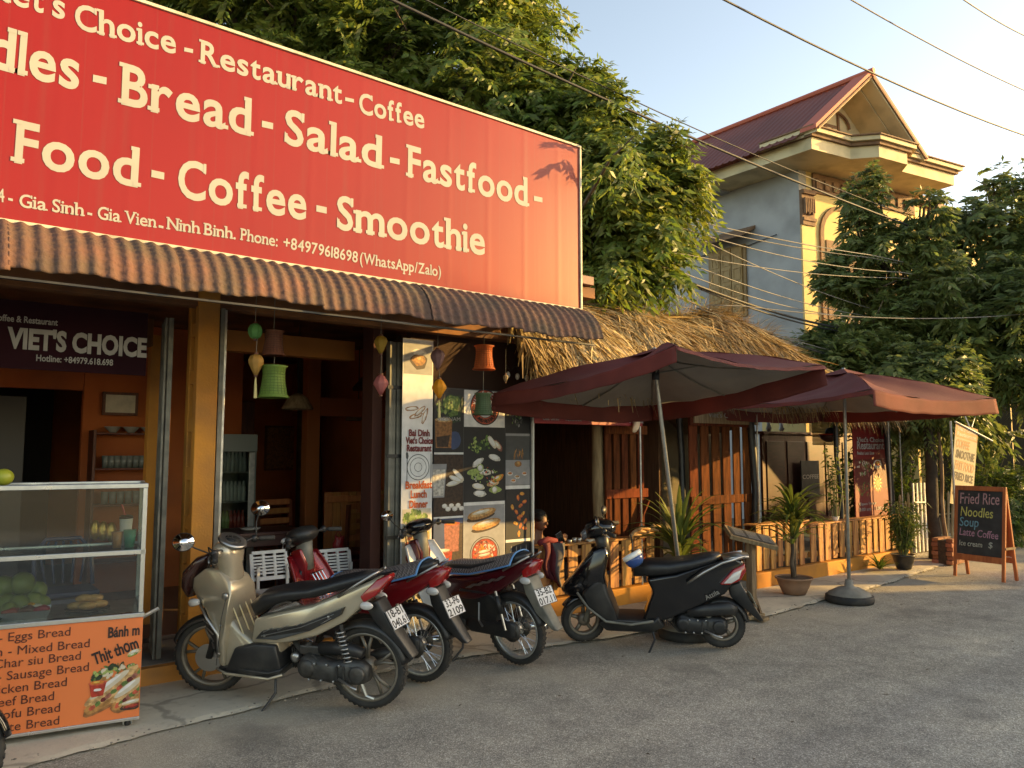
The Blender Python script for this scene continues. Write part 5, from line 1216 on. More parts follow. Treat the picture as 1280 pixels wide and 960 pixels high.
    for s in (-1, 1): MB().tube([(.14, s*.13, .79), (.0, s*.12, .88), (-.11, s*.09, .945), (-.14, s*.03, .955)], .009, 8).build('grab_rail', M_disc, t, smooth=True, **Lc)
    MB().panel([(-.02, .80, .125), (-.12, .90, .07), (-.20, .93, .045), (-.21, .905, .05), (-.12, .80, .10), (-.04, .755, .115)], .1).build('tail_light', M_tail, t, bev=.01, smooth=True, **Lc)
    for s in (-1, 1): MB().ell((-.06, s*.11, .735), .05, .022, .028, 12, 8).build('turn_signal', M_clear, t, smooth=True, **Lc)
    MB().panel([(-.02, .72, .06), (-.12, .76, .07), (-.22, .58, .065), (-.36, .38, .055), (-.34, .36, .05), (-.20, .50, .06), (-.08, .62, .06)], .06).build('tail_mudguard', M_blackp, t, bev=.01, smooth=True, **Lc)
    fender(t, 0, .285, .07, 40, 170, M_blackp, gap=.035)
    plate(t, -.235, .635, 0, 32, ('18-B1', '040.61'), yaw=-10)
    engine(t, .0, .40, .285, .06, .17)
    MB().tube([(.13, .12, .60), (.08, .125, .36)], .014, 8).build('shock_rod', M_blackp, t, **Lc); spring(.135, .56, .075, .34, .125, .030, 8, .0065).build('shock_spring', M_disc, t, smooth=True, **Lc)
    MB().tube([(.02, .13, .30), (-.05, .14, .14), (-.10, .13, .12)], .012, 6).build('axle_bracket', M_disc, t, **Lc)
    stand(t, .66, .24)
    return t
mat_gold = mat('pale_gold_bar', (.60, .48, .28), .3, metal=.8)

def underbone(loc, head, label, body, shield, plate_l, mat_cover, steer=12, head_m=None, rear_decal=True, mirrors=True):
    t = thing('scooter', loc, label, 'scooter', rot=(R(-7), 0, head), scale=.94)
    wb, rw = 1.22, .285; st_ = R(steer); SM = steerM(wb, rw, st_)
    wheel(t, 0, rw, .07, 'wire', rim=M_galv); wheel(t, wb, rw, .06, 'wire', st_, rim=M_galv)
    fender(t, wb, rw, .055, 10, 150, body, M=SM)
    for s in (-1, 1): MB().tube([SM @ Vector((wb, s*.075, rw)), (wb-.19, s*.06, .80)], [.022, .016], 10).build('fork_leg', M_blackp, t, smooth=True, **Lc)
    # leg shield: curved wings
    for s in (-1, 1):
        def fn(a, b, s=s):
            z = .92-.60*b; x = 1.12-.26*b+.02*a-.10*a*a*(1-b*.3)-.03*math.sin(b*3.1); y = s*(.02+.20*math.sin(a*math.pi/2)*(.75+.30*math.sin(math.pi*b)))
            return (x, y, z)
        MB().grid(fn, 10, 14).build('leg_shield', shield, t, smooth=True, solid=.008, **Lc)
    MB().panel([(1.20, .80, .03), (1.13, .95, .07), (1.02, .98, .08), (.98, .85, .07), (1.00, .60, .06), (1.10, .62, .05)], .1).build('front_cowl', body, t, bev=.02, smooth=True, seg=3, **Lc)
    hm_ = head_m or M_blackgl
    MB().loft([(1.17, 1.02, .05, .03), (1.13, 1.05, .10, .065), (1.06, 1.07, .13, .075), (.99, 1.09, .12, .06), (.93, 1.10, .06, .03)], 18, 2.5).build('handlebar_cowl', hm_, t, smooth=True, **Lc)
    MB().ell((1.145, 0, 1.03), .045, .085, .06, 16, 10).build('headlight', M_clear, t, smooth=True, **Lc)
    for s in (-1, 1): MB().ell((1.12, s*.125, 1.05), .035, .04, .025, 12, 8).build('turn_signal', M_clear, t, smooth=True, **Lc)
    MB().loft([(1.03, .80, .06, .06), (1.03, .92, .055, .06), (1.04, 1.02, .06, .07)], 14).build('steering_neck', M_grey, t, smooth=True, **Lc)
    grips(t, 1.03, 1.06, .33, .11)
    if mirrors: mirror(t, (1.0, .24, 1.08), (1.06, .36, 1.24), (-1, .1, .1), .045, 1.4)
    for s in (-1, 1): MB().tube([(.98, s*.20, 1.07), (1.10, s*.13, 1.10), (1.16, s*.06, .92), (1.08, s*.05, .74)], .005, 5).build('brake_cable', M_black, t, smooth=True, **Lc)
    # backbone and front basket bars
    MB().loft([(1.02, .66, .06, .05), (.88, .52, .07, .06), (.74, .47, .08, .07), (.62, .52, .09, .08)], 14).build('backbone_cover', body, t, smooth=True, **Lc)
    for y in (-.06, -.02, .02, .06): MB().tube([(.92, y, .78), (.84, y, .66), (.76, y, .60)], .005, 5).build('carrier_bar', M_chrome, t, **Lc)
    MB().tube([(.92, -.08, .78), (.92, .08, .78)], .005, 5).tube([(.76, -.08, .60), (.76, .08, .60)], .005, 5).build('carrier_bar', M_chrome, t, **Lc)
    MB().panel([(.72, .60, .09), (.66, .68, .11), (.30, .73, .125), (-.02, .83, .09), (-.24, .90, .05), (-.27, .86, .05), (-.12, .74, .09), (.10, .60, .12), (.34, .52, .125), (.60, .50, .11)], .1).build('side_body', body, t, bev=.02, smooth=True, seg=3, **Lc)
    MB().panel([(.62, .50, .08), (.50, .60, .115), (.20, .60, .12), (.06, .52, .10), (.16, .34, .09), (.52, .32, .09)], .1).build('frame_cover', M_blackp, t, bev=.015, smooth=True, **Lc)
    if rear_decal:
        for k in range(4): MB().panel([(.42-.10*k, .615+.028*k), (.33-.10*k, .66+.03*k), (.28-.10*k, .665+.03*k), (.36-.10*k, .62+.03*k)], .0015, .1265-.004*k).build('silver_decal', M_disc, t, **Lc)
    MB().loft([(.78, .66, .05, .02), (.75, .72, .10, .045), (.60, .76, .125, .045), (.35, .78, .125, .04), (.10, .84, .115, .04), (-.12, .90, .09, .035), (-.19, .92, .05, .02)], 18, 2.7).build('seat', M_seat, t, smooth=True, **Lc)
    if mat_cover:       # woven seat mat with blue binding
        path = [(.72, .78), (.60, .812), (.35, .828), (.10, .888), (-.10, .945)]
        def mf(a, b):
            k = a*(len(path)-1); i = min(int(k), len(path)-2); f = k-i; x = path[i][0]*(1-f)+path[i+1][0]*f; z = path[i][1]*(1-f)+path[i+1][1]*f
            q = (b-.5)*2; return (x, q*.150, z-.085*abs(q)**3)
        sm = MB().grid(mf, 20, 14).build('seat_mat', M_mesh, t, smooth=True, solid=.004, **Lc)
        br = [mf(i/20, 0) for i in range(21)]+[mf(1, j/14) for j in range(15)]+[mf(1-i/20, 1) for i in range(21)]+[mf(0, 1-j/14) for j in range(15)]
        MB().tube(br, .008, 6).build('blue_binding', mat_blue, sm, smooth=True, **Lc)
    for s in (-1, 1): MB().tube([(.0, s*.12, .80), (-.14, s*.12, .87), (-.25, s*.08, .93)], .009, 8).build('grab_rail', M_disc, t, smooth=True, **Lc)
    MB().panel([(-.16, .80, .085), (-.26, .89, .045), (-.31, .88, .035), (-.24, .77, .07), (-.17, .74, .08)], .1).build('tail_light', M_tail, t, bev=.008, smooth=True, **Lc)
    for s in (-1, 1): MB().ell((-.20, s*.095, .73), .055, .022, .030, 12, 8).build('turn_signal', M_clear, t, smooth=True, **Lc)
    MB().panel([(-.14, .74, .06), (-.22, .75, .07), (-.31, .55, .06), (-.42, .38, .05), (-.45, .345, .045), (-.40, .34, .045), (-.26, .46, .06), (-.16, .62, .06)], .06).build('tail_mudguard', M_grey if body is M_dkred else M_blackp, t, bev=.01, smooth=True, **Lc)
    fender(t, 0, rw, .062, 50, 165, M_blackp, gap=.03)
    plate(t, -.325, .60, 0, 28, plate_l, yaw=-12)
    # chain case, swing arm, shock, engine
    MB().loft([(-.06, .30, .012, .05, .085), (.0, .30, .015, .075, .085), (.22, .29, .015, .055, .085), (.42, .30, .015, .065, .085), (.47, .30, .012, .03, .085)], 16, 2.4).build('chain_case', M_blackp, t, smooth=True, **Lc)
    MB().lathe([(.03, .05), (.085, .055), (.085, .075), (.03, .085)], 22, (0, 0, rw), 'y').lathe([(.03, -.055), (.085, -.06), (.085, -.08), (.03, -.09)], 22, (0, 0, rw), 'y').build('hub_drum', M_engine, t, smooth=True, **Lc)
    for s in (-1, 1):
        MB().tube([(.10, s*.115, .62), (.02, s*.12, .31)], .011, 8).build('shock_rod', M_disc, t, **Lc); MB().tube([(.09, s*.116, .58), (.05, s*.118, .44)], .026, 10).build('shock_cover', M_blackp, t, smooth=True, **Lc)
        MB().tube([(.46, s*.07, .32), (.0, s*.085, .285)], .014, 8).build('swing_arm', M_blackp, t, **Lc)
    MB().loft([(.86, .36, .06, .06), (.76, .33, .07, .07), (.64, .30, .10, .09), (.50, .29, .10, .08), (.44, .29, .05, .05)], 16, 2.4).build('engine_block', M_engine, t, smooth=True, **Lc)
    MB().lathe([(.065, .09), (.07, .105), (.04, .115)], 20, (.60, 0, .30), 'y').build('engine_cover', M_engine, t, smooth=True, **Lc)
    f = MB()
    for i in range(7): f.box(.80+i*.016, .806+i*.016, -.06, .06, .29, .41)
    f.build('cooling_fins', M_engine, t, **Lc)
    MB().tube([(.85, -.03, .30), (.70, -.10, .17), (.3, -.13, .22), (-.2, -.15, .30)], [.013, .013, .03, .035], 10).build('exhaust', M_chrome, t, smooth=True, **Lc)
    for s in (-1, 1):
        MB().tube([(.52, s*.08, .22), (.52, s*.20, .22)], .008, 6).build('peg_bar', M_disc, t, **Lc); MB().tube([(.52, s*.17, .22), (.52, s*.25, .22)], .018, 8).build('foot_peg', M_black, t, **Lc)
        MB().tube([(.30, s*.10, .50), (.28, s*.14, .36), (.22, s*.17, .33)], .009, 6).build('rear_peg', M_disc, t, **Lc)
    stand(t, .50, .24)
    return t
def mesh_mat():
    m = mat('woven_seat_mat', (.16, .13, .12), .45, (.09, .07, .07), 20, st=(1, 1, 1)); t = m.node_tree; b = t.nodes['Principled BSDF']
    tc = t.nodes.new('ShaderNodeTexCoord'); ck = t.nodes.new('ShaderNodeTexChecker'); ck.inputs['Scale'].default_value = 70
    ck.inputs[1].default_value = (.26, .21, .19, 1); ck.inputs[2].default_value = (.045, .035, .033, 1)
    t.links.new(tc.outputs['Object'], ck.inputs[0]); t.links.new(ck.outputs[0], b.inputs['Base Color']); return m
M_mesh = mesh_mat(); mat_blue = mat('blue_binding', (.07, .24, .48), .5)

def black_scooter(loc, head, label):
    t = thing('scooter', loc, label, 'scooter', rot=(R(-5), 0, head), scale=.94)
    wb, rf, rr = 1.24, .205, .205; st_ = R(16); SM = steerM(wb, rf, st_)
    wheel(t, 0, rr, .095, 'disc5'); wheel(t, wb, rf, .09, 'disc5', st_)
    fender(t, wb, rf, .065, 35, 160, M_blackgl, M=SM, gap=.035)
    MB().tube([SM @ Vector((wb, .08, rf)), SM @ Vector((wb-.05, .08, .36)), (wb-.14, .05, .6)], [.022, .024, .02], 10).build('fork_leg', M_grey, t, smooth=True, **Lc)
    MB().panel([(1.45, .46, .02), (1.42, .52, .07), (1.28, .68, .13), (1.14, .86, .12), (1.02, .90, .10), (.99, .82, .11), (1.03, .64, .17), (1.00, .50, .17), (1.22, .44, .16), (1.36, .43, .10)], .1).build('front_fairing', M_blackgl, t, bev=.035, smooth=True, seg=4, **Lc)
    MB().panel([(1.04, .64, .18), (1.16, .56, .185), (1.24, .48, .18), (1.20, .36, .18), (1.02, .22, .18), (.90, .22, .18), (.94, .34, .165), (1.0, .50, .175)], .1).build('leg_shield', M_blackp, t, bev=.03, smooth=True, seg=3, **Lc)
    for s in (-1, 1): MB().tube([(1.28, s*.165, .49), (1.18, s*.19, .36), (1.02, s*.195, .245), (.80, s*.195, .225), (.60, s*.185, .26)], .012, 8).build('edge_moulding', M_grey, t, smooth=True, **Lc)
    for s in (-1, 1): MB().loft([(1.34, .56, .012, .02, s*.10), (1.25, .66, .02, .035, s*.135), (1.16, .76, .012, .02, s*.125)], 12).build('turn_signal', M_clear2, t, smooth=True, **Lc)
    MB().panel([(1.10, .22, .17), (1.0, .262, .18), (.60, .262, .19), (.56, .30, .18), (.50, .20, .16), (.62, .14, .14), (1.02, .14, .14)], .1).build('floorboard', M_blackp, t, bev=.02, smooth=True, seg=3, **Lc)
    MB().loft([(1.20, .97, .07, .04), (1.16, 1.02, .12, .08), (1.07, 1.06, .14, .09), (.98, 1.06, .12, .06), (.93, 1.05, .06, .03)], 18, 2.5).build('handlebar_cowl', M_blackgl, t, smooth=True, **Lc)
    MB().loft([(1.22, .94, .06, .02), (1.215, .99, .10, .045), (1.18, 1.04, .09, .03)], 16).build('headlight', M_clear2, t, smooth=True, **Lc)
    MB().loft([(1.05, .80, .07, .07), (1.05, .90, .06, .06), (1.07, 1.0, .08, .07)], 14).build('steering_neck', M_blackp, t, smooth=True, **Lc)
    grips(t, 1.05, 1.04, .33, .12)
    mirror(t, (1.04, .2, 1.08), (1.09, .30, 1.16), (1, .2, -.1), .045, 1.5); mirror(t, (1.03, -.2, 1.08), (1.06, -.32, 1.16), (1, -.2, -.1), .045, 1.5)
    MB().panel([(.70, .24, .15), (.60, .50, .13), (.66, .62, .13), (.40, .67, .155), (.10, .765, .145), (-.12, .82, .09), (-.20, .78, .06), (-.17, .66, .09), (-.02, .50, .14), (.20, .40, .165), (.45, .28, .175), (.58, .24, .16)], .1).build('side_body', M_blackgl, t, bev=.03, smooth=True, seg=4, **Lc)
    MB().loft([(.76, .62, .04, .02), (.745, .68, .10, .07), (.62, .70, .14, .075), (.45, .715, .15, .065), (.25, .755, .14, .055), (.08, .80, .11, .045), (.0, .83, .05, .02)], 20, 2.8).build('seat', M_seat, t, smooth=True, **Lc)
    for s in (-1, 1): MB().tube([(.30, s*.165, .60), (.16, s*.165, .70), (.0, s*.15, .785), (-.20, s*.10, .835)], [.010, .013, .013, .015], 8).build('grab_rail', M_disc, t, smooth=True, **Lc)
    MB().loft([(-.02, .80, .08, .02), (-.14, .825, .10, .022), (-.24, .825, .08, .015)], 14).build('rear_carrier', M_disc, t, smooth=True, **Lc)
    tl = MB().panel([(.02, .595, .162), (-.10, .72, .118), (-.205, .765, .075), (-.215, .70, .08), (-.16, .62, .11), (-.06, .59, .145)], .1).build('tail_light', M_tail, t, bev=.012, smooth=True, **Lc)
    MB().panel([(-.01, .605, .165), (-.10, .69, .125), (-.18, .72, .09), (-.15, .64, .115), (-.08, .605, .143)], .1).build('clear_lens', M_clear, tl, bev=.006, smooth=True, **Lc)
    MB().panel([(-.06, .56, .07), (-.16, .60, .08), (-.26, .42, .07), (-.36, .26, .06), (-.33, .25, .055), (-.20, .36, .06), (-.08, .46, .06)], .06).build('tail_mudguard', M_blackp, t, bev=.01, smooth=True, **Lc)
    fender(t, 0, rr, .07, 30, 170, M_blackp, gap=.04)
    plate(t, -.262, .45, 0, 24, ('35-Z1', '0172'), yaw=8, col=mat('yellowed_plate', (.62, .58, .44), .5))
    engine(t, .03, .36, .22, .06, .16, M_blackp)
    MB().loft([(-.12, .36, .035, .04, .13), (-.06, .38, .045, .055, .13), (.14, .36, .045, .055, .13), (.30, .33, .035, .04, .13)], 14).build('air_filter_box', M_blackp, t, smooth=True, **Lc)
    MB().tube([(.25, .1, .44), (.10, .12, .28)], .022, 8).build('shock_absorber', M_grey, t, smooth=True, **Lc)
    text('Attila', M_disc, t, WM[t.name] @ facing((.14, .172, .46), (-1, 0, .55), (.55, 0, 1), .006), size=.06, bold=.01)
    stand(t, .62, .20)
    return t
M_clear2 = mat('smoky_lens', (.10, .10, .11), .08, coat=1)
def place(fr, rr_, wb):
    """pose from the two ground contacts"""
    a = P(*rr_, Z=.01); b = P(*fr, Z=.01); d = b-a; return (a.x, a.y, .012), math.atan2(d.y, d.x)
loc, hd_ = place((258, 868), (465, 888), 1.25); tan_scooter((2.43, 4.60, .014), R(126), 'champagne metallic scooter with round mirrors, nearest to the food cart')
underbone((2.98, 4.88, .014), R(118), 'bright red motorbike half hidden between the champagne scooter and the maroon motorbike', M_redp, M_redp, ('33-P6', '2109'), True, steer=14, head_m=M_blackp, rear_decal=False, mirrors=False)
underbone((3.82, 4.80, .014), R(104), 'dark maroon motorbike with blue edged seat mat, third from the left', M_dkred, M_white, ('35-B2', '017.11'), True, steer=10)
black_scooter((5.50, 4.16, .012), R(132), 'glossy black scooter parked alone in front of the slat fence')
e = underbone((-.98, 4.24, .012), R(5), 'motorbike at the left edge of the picture, only its tyre showing', M_blackgl, M_blackp, ('18-H1', '2274'), False, steer=0)

# helmet on the black scooter's handlebar
q = P(791, 696, D=6.55)
hl = thing('hanging_helmet', (q.x, q.y, q.z-.09), 'blue and white helmet hanging from the black scooter handlebar', 'helmet')
HM = Matrix.Translation(q) @ Matrix.Rotation(R(35), 4, 'Z') @ Matrix.Rotation(R(150), 4, 'X')
MB().lathe([(.074, 0), (.076, .025), (.067, .054), (.044, .076), (.002, .085)], 20, cap=False, M=HM).build('shell', mat('blue_helmet', (.02, .07, .24), .3, coat=.4), hl, smooth=True, solid=.008)
MB().lathe([(.077, -.030), (.080, -.013), (.078, .008)], 20, cap=False, M=HM).build('rim_band', M_white, hl, smooth=True, solid=.01)
MB().tube([q+Vector((0, 0, .05)), q+Vector((.02, .02, .12)), q+Vector((-.02, .0, .18))], .006, 5).build('strap', M_black, hl)

# ================================================================== FOOD CART
CX, CY = 1.17, 5.13
cart = thing('food_cart', (CX, CY, .0), 'glass fronted bread cart with orange menu panel at the left edge', 'food cart', rot=(0, 0, R(-10)))
MC = WM[cart.name]; W_, D_ = 1.45, .52
M_orangep = mat('orange_menu_print', (.80, .20, .06), .45, (.76, .185, .055), 1.2)
cbx = lambda n, m, x0, x1, y0, y1, z0, z1, bev=.003, par=cart: MB().box(x0, x1, y0, y1, z0, z1).build(n, m, par, local=True, bev=bev)
cbx('menu_panel', M_orangep, -W_, 0, -.004, -.001, .075, .655, 0)
cbx('cabinet', M_alu, -W_, 0, .0, D_, .062, .655, .004)
cbx('bottom_trim', M_alu, -W_, .002, -.010, .012, .056, .074)
cbx('counter', M_alu, -W_, .006, -.012, D_, .656, .682)
for n_, x, y in (('corner_post', -.016, 0), ('corner_post', -.016, D_-.03)): cbx(n_, M_alu, x-.012, x+.014, y+.0, y+.028, .683, 1.43)
for z in (1.03, 1.43):
    cbx('rail', M_alu, -W_, 0, .0, .028, z, z+.028); cbx('rail', M_alu, -W_, 0, D_-.03, D_-.002, z, z+.028); cbx('side_rail', M_alu, -.026, -.002, .029, D_-.031, z, z+.026)
cbx('side_rail', M_alu, -.026, -.002, .029, D_-.031, .684, .70)
cbx('glass_shelf', M_glass, -W_, -.03, .03, D_-.033, 1.045, 1.05, 0)
cbx('front_pane', M_glass, -W_, -.03, .012, .015, .69, 1.028, 0); cbx('front_pane', M_glass, -W_, -.03, .012, .015, 1.06, 1.428, 0)
cbx('side_pane', M_glass, -.013, -.010, .03, D_-.033, .70, 1.428, 0)
cbx('top_pane', M_glass, -W_, -.03, .03, D_-.033, 1.446, 1.450, 0)
MB().tube([(0, .12, .63), (.09, .10, .68)], .012, 8).build('push_handle', M_alu, cart, local=True)
def caster(x, y):
    w0 = MB().box(x-.02, x+.02, y-.02, y+.02, .052, .062).box(x-.026, x-.018, y-.03, y+.012, .022, .055).box(x+.018, x+.026, y-.03, y+.012, .022, .055).build('caster', M_alu, cart, local=True, bev=.002)
    MB().lathe([(.010, -.014), (.029, -.012), (.032, 0), (.029, .012), (.010, .014)], 20, (x, y-.012, .033), 'x').build('caster_wheel', M_black, w0, local=True, smooth=True)
caster(-.06, .06); caster(-.06, D_-.06); caster(-W_+.1, .06)
nC = (MC.to_3x3() @ Vector((0, -1, 0)))
def PC(u, v, off=0):
    o = MC @ Vector((0, -.004-off, 0)); d = ray(u, v); c = Vector((0, 0, CH)); return c+d*((o-c).dot(nC)/d.dot(nC))
axC = MC.to_3x3() @ Vector((1, 0, 0)); M_brownink = flat('brown_ink', (.10, .022, .012), .6)
for s, u, v in (('Trứng - Eggs Bread', 89, 794), ('Thập cẩm - Mixed Bread', 113, 808.5), ('Xá xíu - Char siu Bread', 102, 824), ('Xúc xích - Sausage Bread', 112, 838), ('Gà rán - Chicken Bread', 84.5, 857), ('Bò - Beef Bread', 68.5, 874.5), ('Chay - Tofu Bread', 76, 889), ('Pa tê - Pâte Bread', 75, 905)):
    a = PC(u, v); text(s, M_brownink, cart, facing(a, axC, off=.003), size=.070, bold=0, align='RIGHT', sx=1.02)
M_bk = flat('black_bold_ink', (.025, .012, .01), .5)
a = PC(135, 797); b = PC(174.5, 793); text('Bánh m', M_bk, cart, facing(a, axC, off=.003), size=.085, bold=.03, width=(b-a).length)
a = PC(118, 831); b = PC(174, 809); text('Thịt thơm', M_bk, cart, facing(a, (b-a), off=.003), size=.095, bold=.03, width=(b-a).length)
class CartPrint(Poster):
    def add(s, col, pts):
        s.k += 1; mb = s.lay.setdefault(col, MB()); mb.add([MC @ Vector((x, -.0062-.000015*s.k, z)) for x, z in pts], [tuple(range(len(pts)))])
cpz = CartPrint(cart, 0); IC = MC.inverted()
def cl(u, v): q = IC @ PC(u, v); return q.x, q.z
def cb_(col, u, v, rx, rz, a=0, j=.1): x, z = cl(u, v); cpz.blob(col, x, z, rx, rz, a, j=j)
x, z = cl(146, 842); cpz.scatter(['green', 'lgreen', 'crust', 'dgreen', 'cream'], x, z, .13, .05, 90, .020, 3)
x, z = cl(170, 838); cpz.scatter(['green', 'lgreen', 'dgreen'], x-.02, z, .03, .05, 24, .020, 5)
for u, v, sx_ in ((144, 860, .19), (166, 864, .13)):
    x, z = cl(u, v); an = .62
    cpz.blob('caramel', x-.004, z-.025, sx_, .055, an, n=20, j=.03); cpz.blob('crust', x, z-.012, sx_, .050, an, n=20, j=.03); cpz.blob('crustl', x-.02, z+.02, sx_*.9, .030, an, n=20, j=.04); cpz.blob('cream', x-.03, z+.030, sx_*.6, .012, an, j=.05)
    for i in range(10): q_ = (i/9-.5)*1.6*sx_; cpz.blob(('redl', 'green', 'dred', 'pink', 'green')[i % 5], x+q_*math.cos(an)+.008, z+q_*math.sin(an)-.008, .020, .013, an, 8, .2)
cb_('darkbrown', 166, 882, .07, .022, .1); cb_('crustl', 165, 877, .07, .014, .15); cb_('dred', 165, 882, .05, .012, .1)
x, z = cl(122, 860); cpz.add('red', [(x-.03, z-.05), (x+.03, z-.045), (x+.045, z+.03), (x-.045, z+.03)]); cpz.blob('redl', x, z+.03, .048, .014, j=.05); cpz.blob('white', x, z-.01, .02, .008)
cb_('crustl', 168, 815, .04, .016, .3); cb_('green', 166, 818, .03, .008, .3)
# keep the print inside the panel: clip by building only what lies left of the edge
for mb in cpz.lay.values(): mb.v = [tuple(MC @ Vector((min((IC @ Vector(q)).x, -.004), (IC @ Vector(q)).y, max((IC @ Vector(q)).z, .08)))) for q in mb.v]
cpz.done()
# goods in the cart
def onc(u, v, z):
    q = P(u, v, Z=z); return q
def inC(x, y, z): return MC @ Vector((x, y, z))
x, y = -.62, .16
tr = thing('foil_tray', inC(x, y, .683), 'foil tray of sausages, meat and a fried egg in the cart', 'tray', rot=(0, 0, R(-10)))
MB().add([(-.13, -.09, .045), (.13, -.09, .045), (.13, .09, .045), (-.13, .09, .045), (-.11, -.07, 0), (.11, -.07, 0), (.11, .07, 0), (-.11, .07, 0)], [(4, 5, 6, 7), (0, 1, 5, 4), (1, 2, 6, 5), (2, 3, 7, 6), (3, 0, 4, 7)]).build('foil', M_alu, tr, local=True, solid=.004)
for nm, c, cc, n_, pos in (('sausage', (.42, .07, .04), 0, 3, (-.08, 0)), ('meat_slice', (.16, .05, .025), 0, 3, (.0, .01)), ('red_sausage', (.50, .03, .05), 0, 2, (.075, -.01))):
    for i in range(n_):
        o = MB().tube([inC(x+pos[0]-.035+.01*i, y-.05+.035*i, .725), inC(x+pos[0]+.02, y-.045+.035*i, .733), inC(x+pos[0]+.045, y-.055+.035*i, .725)], [.012, .018, .012], 10).build(nm, mat(nm, c, .35), smooth=True)
        tag(o, {'sausage': 'orange red sausage at the left of the foil tray', 'meat_slice': 'brown meat slice in the middle of the foil tray', 'red_sausage': 'crimson sausage at the right of the foil tray'}[nm], 'food', nm.replace('_', ' ')+'s in the foil tray')
o = MB().lathe([(.001, .012), (.02, .010), (.05, .004), (.052, 0)], 16, inC(x+.03, y+.06, .735)).build('fried_egg', mat('egg_white', (.75, .72, .66), .4), smooth=True); tag(o, 'fried egg on top of the foil tray', 'food')
MB().ell(inC(x+.025, y+.05, .748), .02, .02, .010).build('yolk', mat('yolk', (.75, .34, .02), .3), o, smooth=True)
x, y = -.30, .20
pt = MB().lathe([(.06, 0), (.12, .012), (.125, .018), (.11, .014)], 24, inC(x, y, .683)).build('dark_plate', mat('dark_plate', (.03, .025, .02), .3), smooth=True); tag(pt, 'dark plate under the bread buns in the cart', 'plate')
for i, (dx, dy, dz) in enumerate(((-.06, 0, 0), (.0, -.04, 0), (.06, .0, 0), (-.01, .05, 0), (-.02, .0, .04), (.035, .01, .035))):
    o = MB().ell(inC(x+dx, y+dy, .72+dz), .052, .034, .024, 14, 9, ).build('bread_bun', mat('bun', (.60, .34, .12), .5, (.42, .19, .05), 14, .3, 40), smooth=True); tag(o, 'golden bread bun piled on the dark plate', 'bread', 'bread buns on the dark plate')
M_coco = mat('green_coconut', (.20, .25, .05), .4, (.13, .17, .035), 7, .3, 30)
for i, (u, v, y, r, z) in enumerate(((3, 742, .30, .062, .745), (38, 735, .30, .060, .745), (20, 738, .26, .060, .742), (42, 722, .38, .055, .80), (22, 722, .36, .070, .85), (-4, 722, .36, .065, .84), (48, 748, .30, .05, .735), (8, 752, .18, .045, .73))):
    q = PC(u, v); l = IC @ q
    o = MB().ell(inC(l.x, y, z), r, r*.95, r*1.02, 18, 12).build('green_coconut', M_coco, smooth=True); tag(o, 'green coconut in the heap at the left inside the cart', 'coconut', 'green coconuts in the cart')
q = PC(-2, 598); o = MB().ell(inC((IC @ q).x, .25, 1.50), .055, .055, .05, 18, 12).build('yellow_coconut', mat('yellow_coconut', (.30, .34, .04), .4), smooth=True); tag(o, 'yellow green coconut sitting on top of the cart', 'coconut')
def cup(x, y, z, r, h, m, label, straw=None, lid=None):
    t = thing('cup', inC(x, y, z), label, 'cup')
    L_ = dict(local=True)
    MB().lathe([(r*.72, 0), (r, h), (r*.95, h)], 18).build('cup_body', m, t, smooth=True, **L_)
    if lid: MB().lathe([(r*1.05, h), (r*1.02, h+.015), (r*.7, h+.022), (.001, h+.022)], 18).build('lid', lid, t, smooth=True, **L_)
    if straw: MB().tube([(0, 0, h), (-.03, 0, h+.09)], .006, 6).build('straw', straw, t, **L_)
cup(-.085, .22, 1.052, .038, .11, mat('green_plastic_cup', (.02, .30, .17), .3), 'green plastic cup on the cart shelf')
cup(-.155, .22, 1.052, .034, .10, mat('amber_plastic_cup', (.45, .20, .07), .3), 'amber plastic cup left of the green one on the cart shelf')
cup(-.105, .36, 1.052, .040, .17, M_white, 'white paper cup with black lid and red straw on the cart shelf', mat('red_straw', (.6, .05, .06), .4), M_blackp)
# blue plastic stool and chair seen through the glass
q = P(84, 700, Y=6.9)
ch = thing('plastic_chair', (q.x, 6.9, .16), 'navy blue plastic chair behind the glass food cart', 'chair'); M_navy = mat('navy_plastic', (.035, .045, .10), .4)
for i in range(5): MB().tube([(q.x-.12+.06*i, 7.05, .62), (q.x-.15+.075*i, 7.1, .80), (q.x-.10+.05*i, 7.12, .94)], .010, 6).build('back_spindle', M_navy, ch, smooth=True)
MB().tube([(q.x-.20, 7.0, .60), (q.x-.20, 7.1, .85), (q.x-.12, 7.13, .96), (q.x+.12, 7.13, .96), (q.x+.20, 7.1, .85), (q.x+.20, 7.0, .60)], .016, 8).build('back_frame', M_navy, ch, smooth=True)
bx('seat', M_navy, ch, q.x-.2, q.x+.2, 6.68, 7.06, .56, .60, .015)
for sx_ in (-.17, .17):
    for yy in (6.70, 7.02): MB().bar((q.x+sx_, yy, .56), (q.x+sx_*1.15, yy, .16), .035, .035).build('leg', M_navy, ch)
q = P(93, 735, Y=6.25)
ts = thing('plastic_stool', (q.x, 6.25, .14), 'dark blue stool with pale rim behind the glass food cart', 'stool')
bx('seat', mat('pale_blue_plastic', (.32, .36, .45), .4), ts, q.x-.14, q.x+.14, 6.12, 6.38, .585, .60, .006)
for sx_ in (-.13, .13):
    for yy in (6.14, 6.36): MB().bar((q.x+sx_*.8, yy, .585), (q.x+sx_*1.1, yy, .143), .03, .03).build('leg', M_navy, ts)
for i in range(3):
    q = P(118+i*10, 662, Y=8.9); o = MB().ell((q.x, 8.86, q.z-.01*i), .05, .04, .10, 12, 9).build('gold_ornament', mat('gold_foil', (.62, .42, .12), .3, metal=.8, bump=.9, bscale=30), smooth=True); tag(o, 'gold foil ornament on the wall rack behind the cart', 'ornament', 'gold ornaments on the rack')

